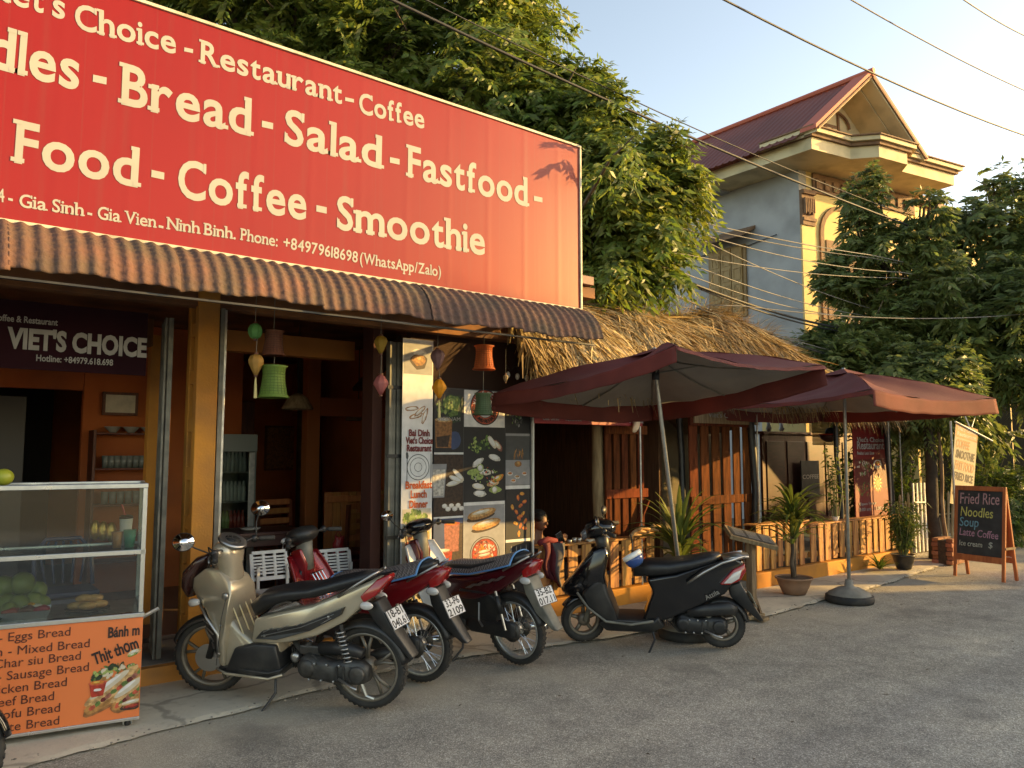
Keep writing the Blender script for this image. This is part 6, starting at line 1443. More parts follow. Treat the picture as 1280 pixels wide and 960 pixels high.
# ================================================================== PARASOLS
def lf(lat, f, z): return Vector((FW[0]*f+RT[0]*lat, FW[1]*f+RT[1]*lat, z))
def parasol(label, apex, corners, base, hub, vals, basem=None, frill=.008):
    t = thing('parasol', base, label, 'parasol', group='maroon parasols')
    n = len(corners); cen = apex
    def edge(a, b, s): p = a.lerp(b, s); p.z -= .075*math.sin(math.pi*s)+.003*math.sin(s*37+a.x*3); return p+(cen-p)*.045*math.sin(math.pi*s)
    for i in range(n):
        a, b = corners[i], corners[(i+1) % n]; val = vals[i]
        def fn(u, v, off=0):
            e = edge(a, b, v); p = cen.lerp(e, u); p.z += (.05-.085*math.sin(math.pi*v))*math.sin(math.pi*u)+off+.007*math.sin(v*21+i)*u+.005*math.sin(u*17+v*9+i); return p
        pn_ = MB().grid(lambda u, v: fn(u, v), 12, 14).build('canopy_panel', M_maroon, t, smooth=True, fix=False)
        MB().grid(lambda u, v: fn(.03+.965*u, v, -.014), 12, 14).build('lining', M_canvasin, pn_, smooth=True, fix=False)
        def vf(u, v):
            p = edge(a, b, v); out = ((p-cen)*Vector((1, 1, 0))).normalized(); k = .5+.5*math.sin(v*26+i*2)
            return p+out*(.004+u*(.02+frill*k))+Vector((0, 0, -val*u*(1+.05*math.sin(v*9))))
        MB().grid(vf, 6, 40).build('valance', M_valance, t, smooth=True, fix=False, solid=.002)
        MB().tube([fn(u, 0, -.025) for u in (0.02, .3, .6, .98)], .008, 6).build('rib', M_grey, t)
        MB().tube([hub, cen.lerp(a, .45)+Vector((0, 0, -.02))], .007, 6).build('strut', M_grey, t)
        MB().tube([fn(u, .5, -.025) for u in (0.02, .3, .6, .98)], .007, 6).build('rib', M_grey, t)
    cp = MB()
    for i in range(n):
        a, b = corners[i], corners[(i+1) % n]
        cp.grid(lambda u, v: cen.lerp(edge(a, b, v), u*.16)+Vector((0, 0, .045-.02*u)), 3, 6)
    cp.build('vent_cap', M_maroon, t, smooth=True, fix=False)
    MB().tube([base+Vector((0, 0, .05)), hub, cen+Vector((0, 0, .05))], .019, 10).build('pole', M_galv, t, smooth=True)
    MB().lathe([(.035, hub.z-.06), (.035, hub.z+.03)], 12, (hub.x, hub.y, 0)).build('hub', M_blackp, t, smooth=True)
    d = Vector((base.x, base.y, 0))
    MB().lathe([(.245, .0), (.255, .03), (.25, .075), (.235, .08)], 28, d).build('base_rim', M_black, t, smooth=True)
    MB().lathe([(.234, .06), (.22, .10), (.12, .155), (.05, .17), (.04, .24), (.03, .245)], 28, d).build('concrete_base', mat('cement', (.27, .25, .215), .9, (.20, .18, .15), 9, .4, 40), t, smooth=True)
    return t
K_ = .92
def ls(lat, f, z): return lf(lat*K_, f*K_, CH+(z-CH)*K_)
b1 = lf(1.565, 7.06, .02)
parasol('front maroon parasol with grey lining, leaning over the black scooter', ls(1.40, 7.5, 2.62), [ls(-.18, 7.75, 2.25), ls(1.27, 5.9, 2.47), ls(2.94, 7.2, 2.46), ls(1.62, 8.9, 2.20)], b1, ls(1.41, 7.5, 2.42), (.12, .03, .17, .17))
b2 = P(1062, 750, Z=.02)
parasol('rear maroon parasol with sunlit valance and cement base', lf(3.84, 8.85, 2.57), [lf(2.28, 9.2, 2.22), lf(3.46, 7.35, 2.25), lf(5.36, 8.5, 2.24), lf(4.2, 10.4, 2.20)], b2, lf(3.84, 8.85, 2.36), (.045, .16, .14, .14))

# ================================================================== CHALKBOARD, STANDS, SIGN
ab = thing('chalkboard', (11.02, 4.27, 0.008), 'wooden A frame chalkboard listing fried rice noodles soup and coffee', 'chalkboard', rot=(0, 0, R(-99)))
L_ = dict(local=True); M_redwood = mat('orange_stained_wood', (.46, .13, .045), .5, (.33, .08, .028), 4, .3, 30, st=(8, 8, 1))
FM = Matrix.Rotation(R(-7), 4, 'X'); w2 = .31
def fb(n, x0, x1, z0, z1, y0=-.014, y1=.014, m=M_redwood, M=FM): return MB().box(x0, x1, y0, y1, z0, z1, M).build(n, m, ab, local=True, bev=.003)
fb('leg', -w2-.02, -w2+.02, 0, 1.20); fb('leg', w2-.02, w2+.02, 0, 1.20); fb('top_rail', -w2+.021, w2-.021, 1.14, 1.20, -.016, .012); fb('bottom_rail', -w2+.021, w2-.021, .22, .30, -.016, .012)
fb('slate', -w2+.021, w2-.021, .301, 1.139, -.004, .004, M_board)
BMx = Matrix.Translation((0, .30, 0)) @ Matrix.Rotation(R(7.5), 4, 'X')
fb('rear_leg', -w2-.02, -w2+.02, 0, 1.18, M=BMx); fb('rear_leg', w2-.02, w2+.02, 0, 1.18, M=BMx); fb('rear_panel', -w2+.021, w2-.021, .30, 1.16, -.004, .004, M_redwood, M=BMx); fb('rear_rail', -w2+.021, w2-.021, .22, .29, M=BMx)
MB().box(-w2-.028, -w2-.021, .05, .27, .40, .43).box(w2+.021, w2+.028, .05, .27, .40, .43).build('side_strut', M_greywood, ab, local=True)
ABM = WM[ab.name] @ FM
def chalk(s, z, col, size, w_, dx=0, wob=0):
    m = mat('chalk', col, .9, tuple(c*.55 for c in col), 60)
    x = -w2+.05+dx; o = ABM @ Vector((x, -.0045, z)); ax = ABM.to_3x3() @ Vector((1, 0, wob)); up = ABM.to_3x3() @ Vector((0, 0, 1))
    text(s, m, ab, facing(o, ax, up, .001), size=size, bold=.004, width=w_, shear=.08)
chalk('Fried Rice', .96, (.55, .30, .30), .21, .51, 0, .02); chalk('Noodles', .80, (.60, .55, .16), .18, .42, .01, -.02); chalk('Soup', .665, (.16, .36, .44), .17, .25)
chalk('Latte Coffee', .545, (.52, .26, .34), .135, .50, 0, -.03); chalk('Ice cream', .41, (.48, .48, .40), .10, .30, 0, -.01); chalk('$', .41, (.48, .48, .40), .11, .05, .38)
# banner on a bracket
bs = thing('bracket_banner', (11.5, 4.75, .95), 'cream standing banner listing coffee smoothie and fried rice behind the chalkboard', 'banner')
tl, tr_, bl_ = P(1195, 528, D=12.5), P(1222.5, 537, D=12.95), P(1187.5, 629, D=12.5)
ax = (tr_-tl); dn = (bl_-tl); nn = ax.cross(-dn).normalized()*-1
if nn.dot(-tl) < 0: nn = -nn
th = nn*-.006
mbn = MB().add([tl, tr_, tr_+dn, bl_, tl+th, tr_+th, tr_+dn+th, bl_+th], [(0, 1, 2, 3), (7, 6, 5, 4), (0, 4, 5, 1), (1, 5, 6, 2), (2, 6, 7, 3), (3, 7, 4, 0)]).build('banner_cloth', mat('cream_banner', (.66, .58, .38), .7, (.60, .52, .33), 3, trans=.2), bs)
M_faded = flat('faded_orange_ink', (.62, .33, .16), .7); M_grink = flat('grey_brown_ink', (.16, .13, .09), .7)
MB().add([tl+nn*.001, tr_+nn*.001, tr_+dn*.17+nn*.001, tl+dn*.17+nn*.001], [(0, 1, 2, 3)]).build('header_print', M_faded, bs, fix=False)
def btxt(s, f, m, sz, k0=.08, k1=.92):
    o = tl+dn*f+ax*k0; text(s, m, bs, facing(o, ax, -dn, .002) if facing(o, ax, -dn).col[2].xyz.dot(nn) > 0 else facing(o, ax, -dn, -.002), size=sz, bold=.03, width=ax.length*(k1-k0))
btxt("Viet's Choice", .08, M_cream, .075); btxt('Restaurant', .145, M_cream, .075)
btxt('COFFEE', .29, M_faded, .16, .06, .66); btxt('SMOOTHIE', .42, M_grink, .16); btxt('FAST FOOD', .56, M_faded, .17); btxt('FRIED RICE', .69, M_grink, .15); btxt('& more', .88, M_grink, .13, .06, .5)
MB().tube([tl+Vector((-.03, 0, .01)), tr_+(tr_-tl).normalized()*.35+Vector((0, 0, -.10))], .012, 6).tube([tl+ax*.6+Vector((0, 0, 0)), tl+ax*.55+Vector((.0, .1, .35))], .009, 6).tube([tl+ax*.7+Vector((0, 0, 0)), tl+ax*1.6+Vector((0, .2, .25))], .009, 6).build('bracket', M_galv, bs)
MB().tube([tl+Vector((-.03, .06, -1.9)), tl+Vector((-.03, .06, .02))], .016, 6).build('pole', M_galv, bs)
# pedestal menu stand
px_, py_ = 6.66, 4.66
pd = thing('menu_stand', (px_, py_, .015), 'weathered wooden pedestal with sloping menu board right of the black scooter', 'stand')
bx('post', M_greywood, pd, px_-.035, px_+.035, py_-.035, py_+.035, .05, .78); bx('foot', M_greywood, pd, px_-.14, px_+.14, py_-.05, py_+.05, .015, .05); bx('cross_foot', M_greywood, pd, px_-.05, px_+.05, py_-.16, py_+.16, .012, .046)
for s in (-1, 1): MB().bar((px_+s*.12, py_, .05), (px_+s*.03, py_, .22), .05, .025).build('knee_brace', M_greywood, pd)
TM = Matrix.Translation((px_, py_, .80)) @ Matrix.Rotation(R(-38), 4, 'Z') @ Matrix.Rotation(R(14), 4, 'Y') @ Matrix.Rotation(R(14), 4, 'X')
MB().box(-.24, .24, -.16, .16, -.02, .02, TM).build('lectern_top', M_greywood, pd, bev=.004); MB().box(-.21, .21, -.13, .13, .0205, .024, TM).build('menu_sheet', M_board, pd)
for i in range(6):
    for j in range(3): MB().box(-.18+.14*j, -.07+.14*j, .09-.035*i, .10-.035*i, .0245, .025, TM).build('menu_line', M_dim, pd)
# ================================================================== PLANTS
def M_leaf(n, c, c2, tr=.42, isl=.35, rough=.45): return mat(n, c, rough, c2, .8, island=isl, trans=tr, spec=.45, hv=1)
M_lf1 = M_leaf('tree_leaf', (.11, .175, .036), (.18, .23, .045), .48); M_lf2 = M_leaf('dark_tree_leaf', (.12, .17, .055), (.17, .215, .06), .5); M_lf3 = M_leaf('palm_leaf', (.10, .15, .035), (.16, .19, .05)); M_lf4 = M_leaf('hedge_leaf', (.10, .16, .03), (.15, .20, .04))
M_bark = mat('bark', (.13, .095, .065), .9, (.07, .05, .035), 8, .9, 20)
def strap_mesh(c, n, L_, w_, seed, z0=0, up=.5, droop=.35, spread=1.0):
    r = random.Random(seed); mb = MB()
    for k in range(n):
        a = r.uniform(0, 6.283); el = r.uniform(.15, 1.25)*up+.15; d = Vector((math.cos(a)*math.cos(el)*spread, math.sin(a)*math.cos(el)*spread, math.sin(el)+.1)).normalized()
        l = L_*r.uniform(.6, 1.15); p = Vector(c)+Vector((0, 0, z0*r.random())); side = Vector((-math.sin(a), math.cos(a), 0)); S = 7; V = []
        for i in range(S+1):
            t = i/S; ww = w_*math.sin(math.pi*min(.97, .12+.88*t))**.7*.5
            nrm = side.cross(d).normalized()
            V += [p-side*ww+nrm*ww*.35, p.copy(), p+side*ww+nrm*ww*.35]
            p = p+d*(l/S); d = (d+Vector((0, 0, -droop*r.uniform(.7, 1.2)*(.4+t)))).normalized()
        mb.add(V, [(3*i+j, 3*i+j+1, 3*i+j+4, 3*i+j+3) for i in range(S) for j in (0, 1)])
    return mb
def pot(t, c, r, h, m):
    p_ = MB().lathe([(r*.62, 0), (r*.85, h*.5), (r, h), (r*1.06, h), (r*1.05, h*.9)], 22, c).build('pot', m, t, smooth=True)
    MB().lathe([(r*.95, h*.93), (.002, h*.96)], 16, c, cap=False).build('soil', M_soil, t)
# potted dracaena by the right fence
q = P(993, 742, Z=.03)
t = thing('potted_palm', q, 'potted dracaena with a bushy head in a wide clay pot before the right fence', 'potted plant'); pot(t, q, .20, .19, M_clay)
MB().tube([q+Vector((0, 0, .17)), q+Vector((-.02, .01, .35)), q+Vector((.01, 0, .52)), q+Vector((0, 0, .75))], [.03, .024, .022, .02], 8).build('stem', M_bark, t, smooth=True)
MB().tube([q+Vector((.02, 0, .17)), q+Vector((.06, .02, .4)), q+Vector((.07, 0, .62))], [.02, .018, .015], 8).build('stem', M_bark, t, smooth=True)
o = strap_mesh(q+Vector((0, 0, .55)), 95, .52, .045, 3, .45, .8, .30).build('foliage', M_lf3, t, smooth=True, fix=False)
# dracaena behind the black scooter
q = P(850, 745, Y=5.45); q.z = .02
t = thing('dracaena', q, 'spiky long leaved dracaena behind the black scooter seat', 'potted plant'); pot(t, q, .17, .22, M_clay)
MB().tube([q+Vector((0, 0, .2)), q+Vector((0, 0, .5))], .03, 8).build('stem', M_bark, t)
strap_mesh(q+Vector((0, 0, .42)), 60, .62, .060, 8, .30, .95, .26).build('foliage', M_lf3, t, smooth=True, fix=False)
# leafy bamboo in the black pot
def twiggy(name, label, c, h, n, leafL, spread, seed, mt, potc=None, cat='potted plant', lw=.018):
    t = thing(name, c, label, cat)
    if potc: pot(t, c, potc[0], potc[1], potc[2])
    r = random.Random(seed); st_ = MB(); lv = MB(); z0 = potc[1]*.9 if potc else 0
    for k in range(n):
        a = r.uniform(0, 6.28); lean = r.uniform(.1, 1)*spread; top = Vector(c)+Vector((math.cos(a)*lean, math.sin(a)*lean, z0+(h-z0)*r.uniform(.55, 1)))
        b0_ = Vector(c)+Vector((math.cos(a)*.04, math.sin(a)*.04, z0)); mid = b0_.lerp(top, .5)+Vector((0, 0, .06)); st_.tube([b0_, mid, top], [.007, .005, .002], 5)
        for j in range(16):
            f = .2+.8*j/15; p = b0_.lerp(mid, f*2) if f < .5 else mid.lerp(top, f*2-1)
            an = r.uniform(0, 6.28); d = Vector((math.cos(an), math.sin(an), r.uniform(-.5, .4))).normalized(); s = Vector((-d.y, d.x, 0)).normalized()*lw; l = leafL*r.uniform(.6, 1.2)
            e = p+d*l+Vector((0, 0, -l*.4)); m_ = p+d*l*.45
            lv.add([p, m_+s, e, m_-s], [(0, 1, 2, 3)])
    st_.build('stems', mat('green_stem_'+name, (.12, .13, .05), .7), t); tag(lv.build('foliage', mt, t, fix=False), kind='stuff')
    return t
q = P(1130, 711, Z=.03); twiggy('bamboo_plant', 'feathery bamboo like plant in a black pot at the end of the right fence', q, .95, 46, .12, .32, 4, M_lf3, (.15, .20, M_blackp))
q = P(1100, 714, Z=.03); t = thing('low_spiky_plant', q, 'low spiky green tuft against the ochre plinth', 'plant'); strap_mesh(q+Vector((0, 0, .02)), 70, .26, .018, 5, .03, .8, .22).build('foliage', M_lf4, t, smooth=True, fix=False)
q = P(1044, 640, Y=5.66); q.z = .71; twiggy('sapling', 'thin bare stemmed sapling in a small white pot on the right fence', q, 1.05, 7, .09, .22, 6, M_lf4, (.05, .06, M_white), lw=.022)
# dark hanging basket inside
q = P(1036, 545, Y=6.6)
t = thing('hanging_basket', (q.x, q.y, q.z-.1), 'dark round hanging basket with red trim in front of the bamboo blind', 'basket')
MB().lathe([(.05, q.z-.09), (.12, q.z-.05), (.15, q.z+.02), (.13, q.z+.02)], 18, (q.x, q.y, 0)).build('bowl', M_plum, t, smooth=True); MB().ell((q.x+.05, q.y, q.z+.06), .09, .08, .08).build('dark_filling', M_blackp, t, smooth=True)
MB().lathe([(.15, q.z+.015), (.158, q.z+.025), (.15, q.z+.035)], 18, (q.x, q.y, 0), cap=False).build('red_trim', mat('red_trim', (.42, .05, .03), .6), t)
MB().tube([(q.x, q.y, q.z+.14), (q.x, q.y, 2.7)], .004, 5).build('cord', M_black, t)
# ================================================================== RIGHT-HAND GARDEN
M_picket = mat('pale_bamboo', (.40, .33, .20), .75, (.27, .21, .12), 5, .3, 30, objvar=.25)
def pickets(x0, y0, x1, y1, h, n, label, m=M_picket):
    t = thing('picket_fence', (x0, y0, .02), label, 'fence'); r = random.Random(2); b0_ = MB().tube([(0, 0, 0), (0, 0, h*.95), (0, 0, h)], [.022, .022, .008], 6).build('picket', m, t, local=True)
    for i in range(n):
        o = b0_ if i == 0 else again(b0_, t); o.location = ((x1-x0)*i/(n-1), (y1-y0)*i/(n-1), 0); o.rotation_euler = (R(r.uniform(-3, 3)), R(r.uniform(-4, 4)), 0); o.scale = (1, 1, r.uniform(.85, 1.1))
    for z in (.25, .65): MB().tube([(x0, y0, h*z), (x1, y1, h*z)], .014, 6).build('rail', m, t)
pickets(12.3, 6.0, 14.8, 5.6, .95, 22, 'pale bamboo picket fence beyond the black pot')
q = P(1150, 640, D=14.2)
bx_t = thing('white_trellis', (q.x, q.y, 0.02), 'small white wooden trellis behind the bamboo plant', 'trellis')
for dx in (-.2, -.07, .06, .19): MB().bar((q.x+dx, q.y, .05), (q.x+dx, q.y, 1.15), .03, .02).build('slat', M_white, bx_t)
MB().bar((q.x-.25, q.y-.02, .85), (q.x+.3, q.y-.02, .83), .04, .02).build('rail', M_white, bx_t)
q = P(1187, 692, D=13.2)
pl_ = thing('brick_planter', (q.x, q.y, 0), 'reddish clay planter box beside the chalkboard', 'planter')
M_brk = mat('clay_brick', (.32, .13, .07), .85, (.22, .09, .05), 8, .4, 30, objvar=.2); b0_ = MB().box(0, .20, 0, .09, 0, .055).build('brick', M_brk, pl_, local=True, bev=.004); k = 0
for row in range(6):
    for i in range(2):
        for j in range(2):
            o = b0_ if k == 0 else again(b0_, pl_); o.location = (-.2+.21*i+(.03 if row % 2 else 0), -.12+.2*j, .02+row*.062); k += 1
tag(bx('soil', M_soil, pl_, q.x-.19, q.x+.2, q.y-.03, q.y+.08, .02, .36))
# post with climbing stems
q = P(1169, 690, D=13.6)
tk = thing('gnarled_post', (q.x, q.y, 0), 'dark gnarled tree trunk post with pale twisting stem at the hut corner', 'post')
MB().tube([(q.x+.03*math.sin(i*1.9), q.y, .35*i) for i in range(8)], [.10, .09, .085, .09, .08, .085, .08, .075], 10).build('trunk', mat('dark_bark', (.07, .05, .035), .9, (.04, .03, .02), 6, .8, 20), tk, smooth=True)
MB().tube([(q.x+.10+.05*math.sin(i*2.3), q.y-.10+.03*math.cos(i*2), .30*i) for i in range(9)], [.03, .035, .028, .034, .026, .032, .026, .02, .016], 7).build('pale_stem', M_greywood, tk, smooth=True)
a, b = P(1125, 524, D=13.0), P(1165, 525, D=13.8)
tag(MB().bar(a, b, .10, .07).build('eave_board', mat('sunlit_tone_board', (.66, .58, .36), .7)), 'board tinted pale yellow as if sunlit under the hut roof end, left of the gnarled post', 'board')  # pale yellow puts the sun on this beam into its colour
# ------------------------------------------------------------------ foliage
def crown_arrays(lobes, n, leaf, seed, bias=.42, droop=.5, pairs=6, rl=.34, cut=None, tp=34):
    r = np.random.default_rng(seed); vol = np.array([a[3]*a[4]*a[5] for a in lobes])**.72; pick = r.choice(len(lobes), n, p=vol/vol.sum()); Lb = np.array(lobes)[pick]
    # clumpy: sprigs gather round random twig tips of each lobe
    tips = r.normal(size=(len(lobes), tp, 3)); tips /= np.linalg.norm(tips, axis=2, keepdims=True); tips *= (r.random((len(lobes), tp, 1))**bias)*r.uniform(.75, 1.25, (len(lobes), tp, 1))
    d = tips[pick, r.integers(0, tp, n)]+r.normal(size=(n, 3))*.13
    p = Lb[:, :3]+d*Lb[:, 3:6]
    dn = d/np.linalg.norm(d, axis=1, keepdims=True); out = dn+r.normal(size=(n, 3))*.75; out[:, 2] += .3; out /= np.linalg.norm(out, axis=1, keepdims=True)
    if cut is not None: k = cut(p); p, out = p[k], out[k]; n = len(p)
    side = np.cross(out, [0, 0, 1.]); side += 1e-4; side /= np.linalg.norm(side, axis=1, keepdims=True)
    V = []; fs = r.uniform(.65, 1.3, (n, 1))
    for j in range(pairs*2+1):
        pr_ = j//2; s = (1 if j % 2 else -1)
        t = (pr_+.6)/pairs if j < pairs*2 else 1.02
        base = p+out*(rl*t)+np.array([0, 0, -1.])*(rl*droop*t*t)
        dr = (side*s*.85+out*.55) if j < pairs*2 else out.copy()
        dr = dr+np.array([0, 0, -1.])*(droop*.9)+r.normal(size=(n, 3))*.18; dr /= np.linalg.norm(dr, axis=1, keepdims=True)
        l = leaf*(1.15-.5*abs(t-.5))*r.uniform(.7, 1.25, (n, 1))*fs; nr = np.cross(dr, out+r.normal(size=(n, 3))*.25); nr /= np.linalg.norm(nr, axis=1, keepdims=True)+1e-6
        m_ = base+dr*l*.45; wv = nr*l*.17; tip = base+dr*l+np.array([0, 0, -1.])*l*.15
        V.append(np.stack([base, m_+wv, tip, m_-wv], 1))
    return np.concatenate(V, 0)
def leaf_obj(name, quads, m, parent):
    v = quads.reshape(-1, 3); I = np.array(WM[parent.name].inverted()) if parent is not None else np.eye(4); v = v @ I[:3, :3].T+I[:3, 3]
    n = len(quads); me = bpy.data.meshes.new(name); me.vertices.add(4*n); me.vertices.foreach_set('co', v.astype(np.float32).ravel())
    me.loops.add(4*n); me.loops.foreach_set('vertex_index', np.arange(4*n, dtype=np.int32)); me.polygons.add(n); me.polygons.foreach_set('loop_start', np.arange(0, 4*n, 4, dtype=np.int32))
    me.polygons.foreach_set('loop_total', np.full(n, 4, dtype=np.int32)); me.update(calc_edges=True); me.materials.append(m)
    o = bpy.data.objects.new(name, me); link(o, parent); WM[o.name] = WM[parent.name] if parent is not None else Matrix(); return tag(o, kind='stuff')
def tree(name, label, base, lobes, n, leaf, m, seed, tr=.16, cat='tree', group=None, **k):
    t = thing(name, base, label, cat, group=group); r = random.Random(seed); b = Vector(base); mid = b+Vector((r.uniform(-.3, .3), r.uniform(-.3, .3), min(l[2]-l[5]*.7 for l in lobes)*.8-b.z*.8))
    mb = MB().tube([b, b.lerp(mid, .5)+Vector((.05, .03, 0)), mid], [tr*1.25, tr, tr*.85], 12)
    for l in lobes:
        c = Vector(l[:3]); e = c+Vector((r.uniform(-.2, .2), r.uniform(-.2, .2), l[5]*.3)); mb.tube([mid-Vector((0, 0, .1)), mid.lerp(e, .45)+Vector((0, 0, .2)), e], [tr*.55, tr*.35, tr*.1], 8)
        for _ in range(5):
            an = r.uniform(0, 6.28); q_ = c+Vector((math.cos(an)*l[3]*.8, math.sin(an)*l[4]*.8, r.uniform(-.4, .7)*l[5])); mb.tube([mid.lerp(e, .7), c.lerp(q_, .4), q_], [tr*.2, tr*.12, tr*.04], 6)
    mb.build('trunk', M_bark, t, smooth=True); leaf_obj('crown', crown_arrays(lobes, n, leaf, seed, **k), m, t); return t
def at(u, v, d): q = P(u, v, D=d); return q
def lobe(u, v, d, r, rz=None): q = at(u, v, d); return (q.x, q.y, q.z, r, r, rz or r)
tree('broad_tree', 'big leafy tree towering behind the red billboard', (4.5, 10.4, 0), [lobe(250, -60, 11.5, 1.9), lobe(350, 20, 11.2, 1.6), lobe(440, -40, 11.8, 1.7), lobe(520, 60, 10.8, 1.5), lobe(600, 20, 11.2, 1.1), lobe(480, 110, 11, 1.1), lobe(640, -20, 11.5, .7), lobe(150, -120, 12, 1.9), lobe(600, 130, 10.6, 1.1), lobe(655, 90, 10.8, .75)], 10500, .135, M_lf1, 3, tp=26)
tree('feathery_tree', 'lower leafy tree drooping over the straw roof between billboard and house', (8.3, 9.3, 0), [lobe(690, 140, 10.6, .70), lobe(735, 165, 10.4, .62), lobe(700, 240, 10.2, .95), lobe(770, 250, 10.2, .85), lobe(808, 280, 10, .62), lobe(845, 250, 10.2, .32), lobe(762, 330, 9.8, .50), lobe(720, 112, 10.8, .40), lobe(830, 325, 10.1, .30)], 5200, .125, M_lf1, 5, tp=17)
tree('street_tree', 'tall leafy tree standing in front of the yellow house', (15.2, 7.2, 0), [lobe(1085, 245, 15, .42), lobe(1070, 285, 15, .42), lobe(1102, 300, 14.8, .46), lobe(1052, 340, 14.8, .38), lobe(1080, 368, 14.8, .7), lobe(1080, 430, 14.6, .9), lobe(1150, 350, 15, .75), lobe(1163, 262, 15.2, .30), lobe(1160, 300, 15.2, .4), lobe(1040, 435, 14.6, .5), lobe(1130, 460, 14.4, .9)], 3000, .13, M_lf2, 7, rl=.22, tp=15)
tree('round_tree', 'dense dark tree filling the right edge of the picture', (18.0, 5.6, 0), [lobe(1222, 310, 17, .9), lobe(1290, 300, 17.5, 1.3), lobe(1225, 390, 16.5, 1.1), lobe(1290, 420, 16.5, 1.5), lobe(1200, 450, 16.2, 1.0), lobe(1250, 470, 16, 1.0), lobe(1240, 235, 18, .36), lobe(1275, 235, 18, .42), lobe(1330, 330, 17, 1.5), lobe(1180, 400, 16.5, .9)], 5600, .15, M_lf2, 9, rl=.28, tp=18)
tree('low_tree', 'low dark leafy bush tree right above the rear parasol', (13.6, 6.9, 0), [lobe(1060, 470, 13.6, .55), lobe(1120, 480, 13.8, .6), lobe(1170, 480, 13.8, .6), lobe(1010, 440, 13.9, .28)], 2200, .13, M_lf2, 12, tr=.08)
# a low branch of the feathery tree reaching past the billboard corner
br = thing('overhanging_branch', (5.5, 5.6, 4.0), 'leafy branch tip reaching out just beyond the top right corner of the billboard', 'branch')
MB().tube([(7.6, 8.6, 4.0), (6.5, 7.0, 4.6), (5.7, 5.6, 4.75), (5.10, 4.70, 4.55)], [.04, .03, .018, .006], 6).build('twig', M_bark, br, smooth=True)
leaf_obj('leaves', crown_arrays([(5.10, 4.66, 4.50, .12, .08, .13), (5.14, 4.64, 4.54, .10, .08, .10), (5.35, 5.1, 4.62, .2, .2, .15), (5.9, 5.9, 4.7, .4, .4, .3)], 34, .10, 31, rl=.2), M_lf1, br)
# garden shrubs
twiggy('leafy_shrub', 'broad leaved shrub behind the bamboo picket fence', (13.4, 6.5, .02), 1.9, 60, .16, .7, 8, M_lf4, cat='shrub', lw=.03)
twiggy('leafy_shrub', 'dark banana like shrub beside the gnarled post', (12.6, 6.6, .02), 1.7, 40, .2, .45, 9, M_lf2, cat='shrub', lw=.035)
twiggy('leafy_shrub', 'bright sunlit shrub behind the cream banner', (14.6, 5.7, .02), 1.6, 70, .13, .7, 10, M_lf4, cat='shrub', lw=.025)
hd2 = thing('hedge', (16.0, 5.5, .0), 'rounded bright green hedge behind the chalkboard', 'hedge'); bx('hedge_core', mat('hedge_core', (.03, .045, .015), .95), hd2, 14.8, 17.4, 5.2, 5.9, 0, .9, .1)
leaf_obj('hedge_leaves', crown_arrays([(14.9+.5*i, 5.45, .72+.08*(i % 2), .5, .45, .6) for i in range(6)], 3200, .08, 15, rl=.16), M_lf4, hd2)
# far tree belt closing the view
bt = thing('tree_belt', (34, 8, 0), 'distant dark belt of trees beyond the houses', 'trees')
leaf_obj('belt_leaves', crown_arrays([(24+4*i, 22-1.5*i+(i % 2)*2, 2.6+.8*(i % 3), 3.4, 3, 3.0) for i in range(9)]+[(30+3*i, -3+1.2*i, 2.4, 3, 3, 2.8) for i in range(8)], 6000, .5, 17, rl=1.1), M_lf2, bt); bt['kind'] = 'stuff'
# ================================================================== HOUSE
O = Vector((16.3, 9.8, 0)); TA = Vector((math.cos(R(-10)), math.sin(R(-10)), 0)); SB = Vector((0, 1, 0))
def HW(a, b, z): return O+TA*a+SB*b+Vector((0, 0, z))
house = thing('townhouse', O, 'tall narrow house with red gabled roof, grey side wall and yellow front', 'house')
def hb(name, m, a0, a1, b0, b1, z0, z1, bev=0):
    mb = MB().add([HW(a, b, z) for a in (a0, a1) for b in (b0, b1) for z in (z0, z1)], [(0, 1, 3, 2), (4, 6, 7, 5), (0, 4, 5, 1), (2, 3, 7, 6), (0, 2, 6, 4), (1, 5, 7, 3)])
    return mb.build(name, m, house, bev=bev)
M_gw = mat('grey_blue_render', (.38, .385, .385), .9, (.31, .32, .325), .7, .2, 20, dirt=.7, dirtcol=(.20, .20, .195), dscale=1.2, detail=8)
M_yel = mat('yellow_paint', (.62, .46, .19), .75, (.55, .40, .16), .8, .1, 20, dirt=.25, dscale=1)
M_cr = mat('cream_paint', (.66, .55, .34), .75, (.58, .47, .28), 1, dirt=.35, dscale=2); M_brn = mat('brown_moulding', (.22, .12, .065), .8, (.15, .08, .045), 6, .6, 20)
M_rf = mat('red_roof_metal', (.20, .055, .042), .65, (.15, .042, .034), .6, dirt=.3, dscale=.7)
M_tr = mat('red_barge', (.46, .10, .055), .6); M_cab0 = mat('wall_wire', (.06, .06, .06), .7)
WZ = 8.35; DP = 11.5; WA = 4.25
hb('side_wall', M_gw, 0, .25, .0, DP, 0, WZ); hb('front_wall', M_yel, .253, WA, .0, .25, 0, WZ); hb('far_wall', M_yel, WA-.25, WA, .253, DP, 0, WZ); hb('floor_slab', M_gw, .26, WA-.26, .26, DP, 4.0, 4.2)
